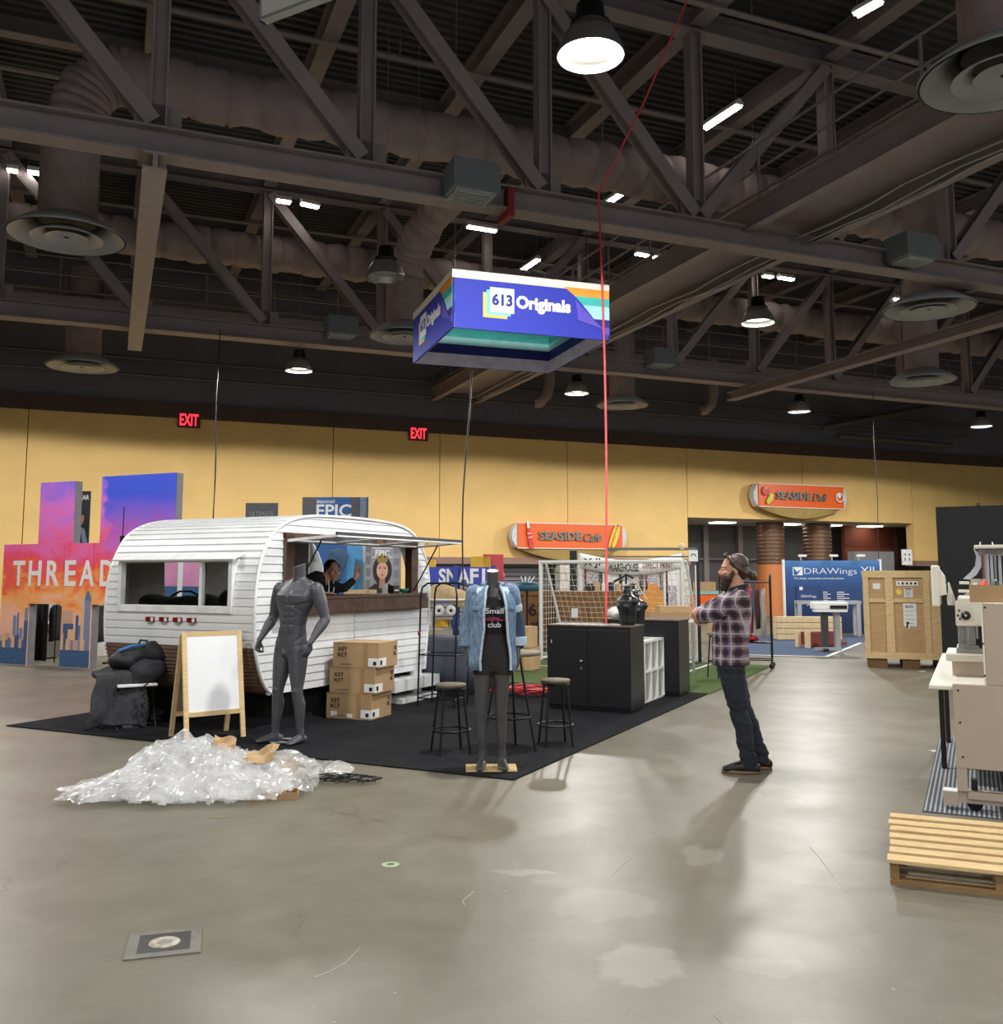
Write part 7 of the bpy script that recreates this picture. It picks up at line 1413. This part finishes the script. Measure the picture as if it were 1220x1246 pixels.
zt1 = ex(1160, 834)[1]; xu, zt2 = ex(1195, 737); xw0, zw0 = ex(1178, 974); zw1 = ex(1178, 941)[1]
MBW = 1.7
for q in ((0, MBW, zw1, zt1), (0, xw0, .16, zw1), (xw0, MBW, .16, zw0)): pass
MB().bx(0, MBW, 0, .04, zw1+.02, zt1).build('side_panel', m_bei, r, bevel=.004); MB().bx(0, xw0, 0, .04, .13, zw1+.02).build('side_panel', m_bei, r); MB().bx(xw0, MBW, 0, .04, .13, zw0).build('side_panel', m_bei, r)
MB().bx(xu, MBW, 0, .5, zt1, zt2).build('upper_housing', m_bei, r, bevel=.006); MB().bx(0.02, MBW, .9, 2.2, .2, zt1).build('rear_body', m_bei, r); MB().bx(xu-.012, xu, .0, .03, zt1, zt2).build('edge_strip', m_cream, r); MB().bx(xu-.012, MBW, -.003, .03, zt2, zt2+.008).build('edge_strip', m_cream, r)
MB().bx(-.09, .0, .0, .1, .03, .12).build('foot_block', m_bei, r); MB().bx(-.09, 0, -.002, .1, .12, .128).build('foot_label', m_label, r); MB().bx(-.0, MBW, .02, .1, .05, .13).build('base_beam', m_bei, r)
MB().bx(xw0+.02, xw0+.06, .05, .12, zw0, zw0+.12).build('latch', m_black, r); MB().bx(xw0+.3, MBW, .3, .35, .0, zw1).build('dark_inner_panel', m_black, r)
MB().lathe([(.001,-.03),(.045,-.03),(.05,-.02),(.05,.02),(.045,.03),(.001,.03)], 20, Mx.Translation((xw0+.04,.06,.05)) @ Mx.Rotation(PI/2,4,'X')).build('caster', m_black, r)
for px, py in ((1165.5, 842), (1168, 881), (1171.5, 923), (1196, 785), (1198, 824), (1198, 741)): x_, z_ = ex(px, py); MB().lathe([(.001,.006),(.006,.005),(.007,0)], 8, Mx.Translation((x_, 0, z_)) @ Mx.Rotation(PI/2,4,'X')).build('screw', m_ink, r)
# table beside / behind the machine
tzp = zt1-.012
m = MB(); m.bx(-.15, MBW, .02, 3.0, tzp-.035, tzp); m.build('work_table', m_cream, r, bevel=.01)
for x, y in ((-.145, 2.85), (-.145, 1.5)): MB().bx(x, x+.04, y, y+.04, 0, tzp-.035).build('table_leg', m_black, r)
# arm, bed, needle head; depth about 0.7 m behind the side panel
EH = EO + BU*.75; hx = lambda px, py: onplane(px, py, EH, ER)
def hbox(nm, px0, px1, py0, py1, y0, y1, mat, bev=.008, par=r): a = hx(px0, py1); b_ = hx(px1, py0); return MB().bx(a[0], b_[0], .75+y0, .75+y1, a[1], b_[1]).build(nm, mat, par, bevel=bev)
hbox('cylinder_arm', 1159, 1200, 804, 826, -.05, .35, m_bei); hbox('needle_bed', 1151, 1200, 796.5, 804.5, -.12, .5, m_cream, .012)
hd = hbox('needle_head', 1163, 1194, 733, 762.5, -.1, .25, m_cream, .01); a = hx(1180, 758.5 if False else 749)
hx0 = hx(1180, 758); kn = hx(1174, 758)
cx_, cz_ = hx(1176, 758); cx_, cz_ = hx(1174, 758)
cx_, cz_ = hx(1174.5, 758.5); cx_, cz_ = hx(1174, 757)
cx_, cz_ = hx(1174, 758)
kx, kz_ = hx(1174, 750)
MB().lathe([(.001,.03),(.012,.03),(.03,.022),(.034,.0)], 24, Mx.Translation((kx+.006, .65, kz_)) @ Mx.Rotation(PI/2,4,'X')).build('hand_wheel', m_black, hd); MB().lathe([(.001,.036),(.008,.034),(.009,.028)], 12, Mx.Translation((kx+.006,.65,kz_)) @ Mx.Rotation(PI/2,4,'X')).build('wheel_hub', m_galv, hd)
for px, py in ((1167,744), (1165.5,750), (1168,754)): x_, z_ = hx(px, py); MB().lathe([(.001,.006),(.007,.005),(.008,0)], 10, Mx.Translation((x_,.65,z_)) @ Mx.Rotation(PI/2,4,'X')).build('push_button', m_black, hd)
hbox('head_cover', 1165, 1195, 728, 734, -.1, .25, m_cream, .01)
mech = random.Random(5)
for k in range(7): x0 = 1166+k*3.6; hbox('needle_bar', x0, x0+2.0, 763, 784+mech.uniform(-6, 8), -.06+.02*(k % 3), -.03+.02*(k % 3), m_mech, 0)
for k in range(4): hbox('presser_part', 1166+k*6, 1173+k*6, 784+k, 790+k, -.07, .05, m_mech, .003)
hbox('throat_plate', 1164, 1198, 790, 797, -.1, .4, m_mech, .004); hbox('thread_guide', 1186, 1196, 765, 790, .05, .2, m_black, .002)
# monitor on a hinged arm
sc_ = hbox('control_monitor', 1135, 1141.5, 689.5, 739, -.1, .3, m_cream, .012); m = MB(); a1 = hx(1141, 692); a2 = hx(1141, 727); a3 = hx(1150, 718)
poly(m, [(a1[0], a1[1]), (hx(1149,703)[0], hx(1149,703)[1]), (hx(1152,725)[0], hx(1152,725)[1]), (a2[0], a2[1])], upright(0, .95, 0), .2); m.build('monitor_back', m_cream, sc_)
m = MB(); poly(m, [hx(1150,712), hx(1154,710), hx(1163,735), hx(1160,739), hx(1152,738)], upright(0, .9, 0), .06); m.build('monitor_arm', m_cream, r)
m = MB(); m.tube([(hx(1146,707)[0],.78,hx(1146,707)[1]), (hx(1152,712)[0],.77,hx(1152,712)[1]), (hx(1152,722)[0],.77,hx(1152,722)[1]), (hx(1149,735)[0],.8,hx(1149,735)[1])], .006, 6); m.build('monitor_cable', m_black, r)
m = MB(); poly(m, [hx(1162,738), hx(1170,728), hx(1178,722), hx(1181,706), hx(1195,706), hx(1195,738)], upright(0, .95, 0), .12); m.build('arm_casting', m_bei, r)
for py, w_ in ((709, 8), (719, 10), (726, 9)): hbox('tension_knob', 1171-w_*.5, 1179, py, py+3.6, -.02, .02, m_cream, .004)
hbox('tension_bar', 1183, 1189, 711, 714, -.03, .03, m_cream, .003)
# thread tower: curved bracket, rail, guide rods
m = MB(); L1 = [hx(*q) for q in ((1184,668), (1187.5,678), (1186,690), (1180,698), (1171,706))]; L2 = [hx(*q) for q in ((1193.5,677), (1194,691), (1188,701), (1180,707))]
poly(m, L1+L2[::-1], upright(0, 1.0, 0), .1); m.build('curved_bracket', M('bluish_white_bracket', 'd3dbe2', .4), r)
hbox('tower_rail', 1185, 1245, 664.5, 669, -.1, .2, m_cream, .004); hbox('tower_rail', 1190, 1245, 669, 677, .12, .2, m_galv, .003)
for px in (1191.5, 1206.5, 1222): hbox('rail_pin', px, px+1.6, 661, 664.5, .0, .03, m_cream, 0)
for px in (1201, 1206, 1216, 1224): hbox('guide_rod', px, px+1.4, 676, 716, .0, .03, m_galv, 0)
hbox('thread_strand', 1196, 1196.5, 677, 712, .05, .06, M('red_thread', '9a5050', .7), 0); hbox('thread_strand', 1198.5, 1199, 677, 712, .05, .06, m_mech, 0); hbox('thread_strand', 1211, 1211.6, 677, 712, .05, .06, m_mech, 0)
# open carton with thread cones on the machine
EC = EO+BU*.02; a = ex(1180, 736); b_ = ex(1230, 715.5); cw_ = b_[0]-a[0]; r3 = thing('cardboard_box', 'shallow brown carton of thread cones on top of the beige machine', 'box', EO+BX*(a[0]+cw_/2)+BU*.2+V((0,0,zt2+.022)), RB)
hB = b_[1]-a[1]
for q in ((-cw_/2,cw_/2,-.17,-.164,0,hB), (-cw_/2,cw_/2,.164,.17,0,hB), (-cw_/2,-cw_/2+.006,-.164,.164,0,hB), (cw_/2-.006,cw_/2,-.164,.164,0,hB), (-cw_/2,cw_/2,-.164,.164,0,.006)): MB().bx(*q).build('carton_side', m_card, r3)
for px, c_, lab in ((1197.5, 'e0503a', 'orange red thread cone in the carton on the beige machine'), (1212, '1f4a3c', 'dark green thread cone in the carton on the beige machine')):
    x_, z_ = ex(px, 712); r4 = thing('thread_cone', lab, 'thread cone', EO+BX*x_+BU*.16+V((0,0,zt2+.03))); MB().lathe([(.001,.0),(.03,.0),(.032,.005),(.02,z_-zt2-.005),(.008,z_-zt2+.0),(.001,z_-zt2)], 18).build('thread_winding', M('thread_'+c_, c_, .6), r4); MB().lathe([(.001,z_-zt2),(.008,z_-zt2),(.007,z_-zt2+.008),(.001,z_-zt2+.008)], 10).build('cone_tip', m_white, r4)
o = MB().bx(-.06,.06,-.04,.04,.0,.003).build('paper_scrap', m_label); o.location = G(1141, 914); tag(o, 'white paper scrap on the floor at the edge of the striped mat', 'paper')
o = MB().bx(-.05,.05,-.04,.04,.0,.003).build('paper_scrap', m_label); o.location = G(1122, 817); tag(o, 'white paper scrap on the floor under the wooden crate edge', 'paper')
# --- pallet
PO = G(1083, 1076); r = thing('wooden_pallet', 'weathered wooden pallet on the floor at lower right', 'pallet', (PO.x, PO.y, 0), math.radians(-23)); m_pal = WOOD('pallet_pine', 'c2a06c', 'e6cb98', .7, (3, 12, 12), 2.2); m_pal2 = WOOD('pallet_grey_pine', '7c6142', '9d7c54', .75, (3, 12, 12), 2.2)
rp = random.Random(9); L_ = 1.02
for x in (0, L_/2-.02, L_-.04): MB().bx(x, x+.045, .02, 1.06, .022, .105).build('stringer', m_pal2, r)
ys = [0, .16, .31, .47, .63, .79, .95]
for k, y in enumerate(ys): MB().bx(-.01+rp.uniform(-.01,.01), L_+rp.uniform(-.01,.01), y, y+(.1 if k else .115), .105, .127+rp.uniform(-.002,.002)).build('slat', m_pal, r, bevel=.003)
for y in (0, .48, .96): MB().bx(0, L_, y, y+.1, .0, .022).build('slat', m_pal2, r)
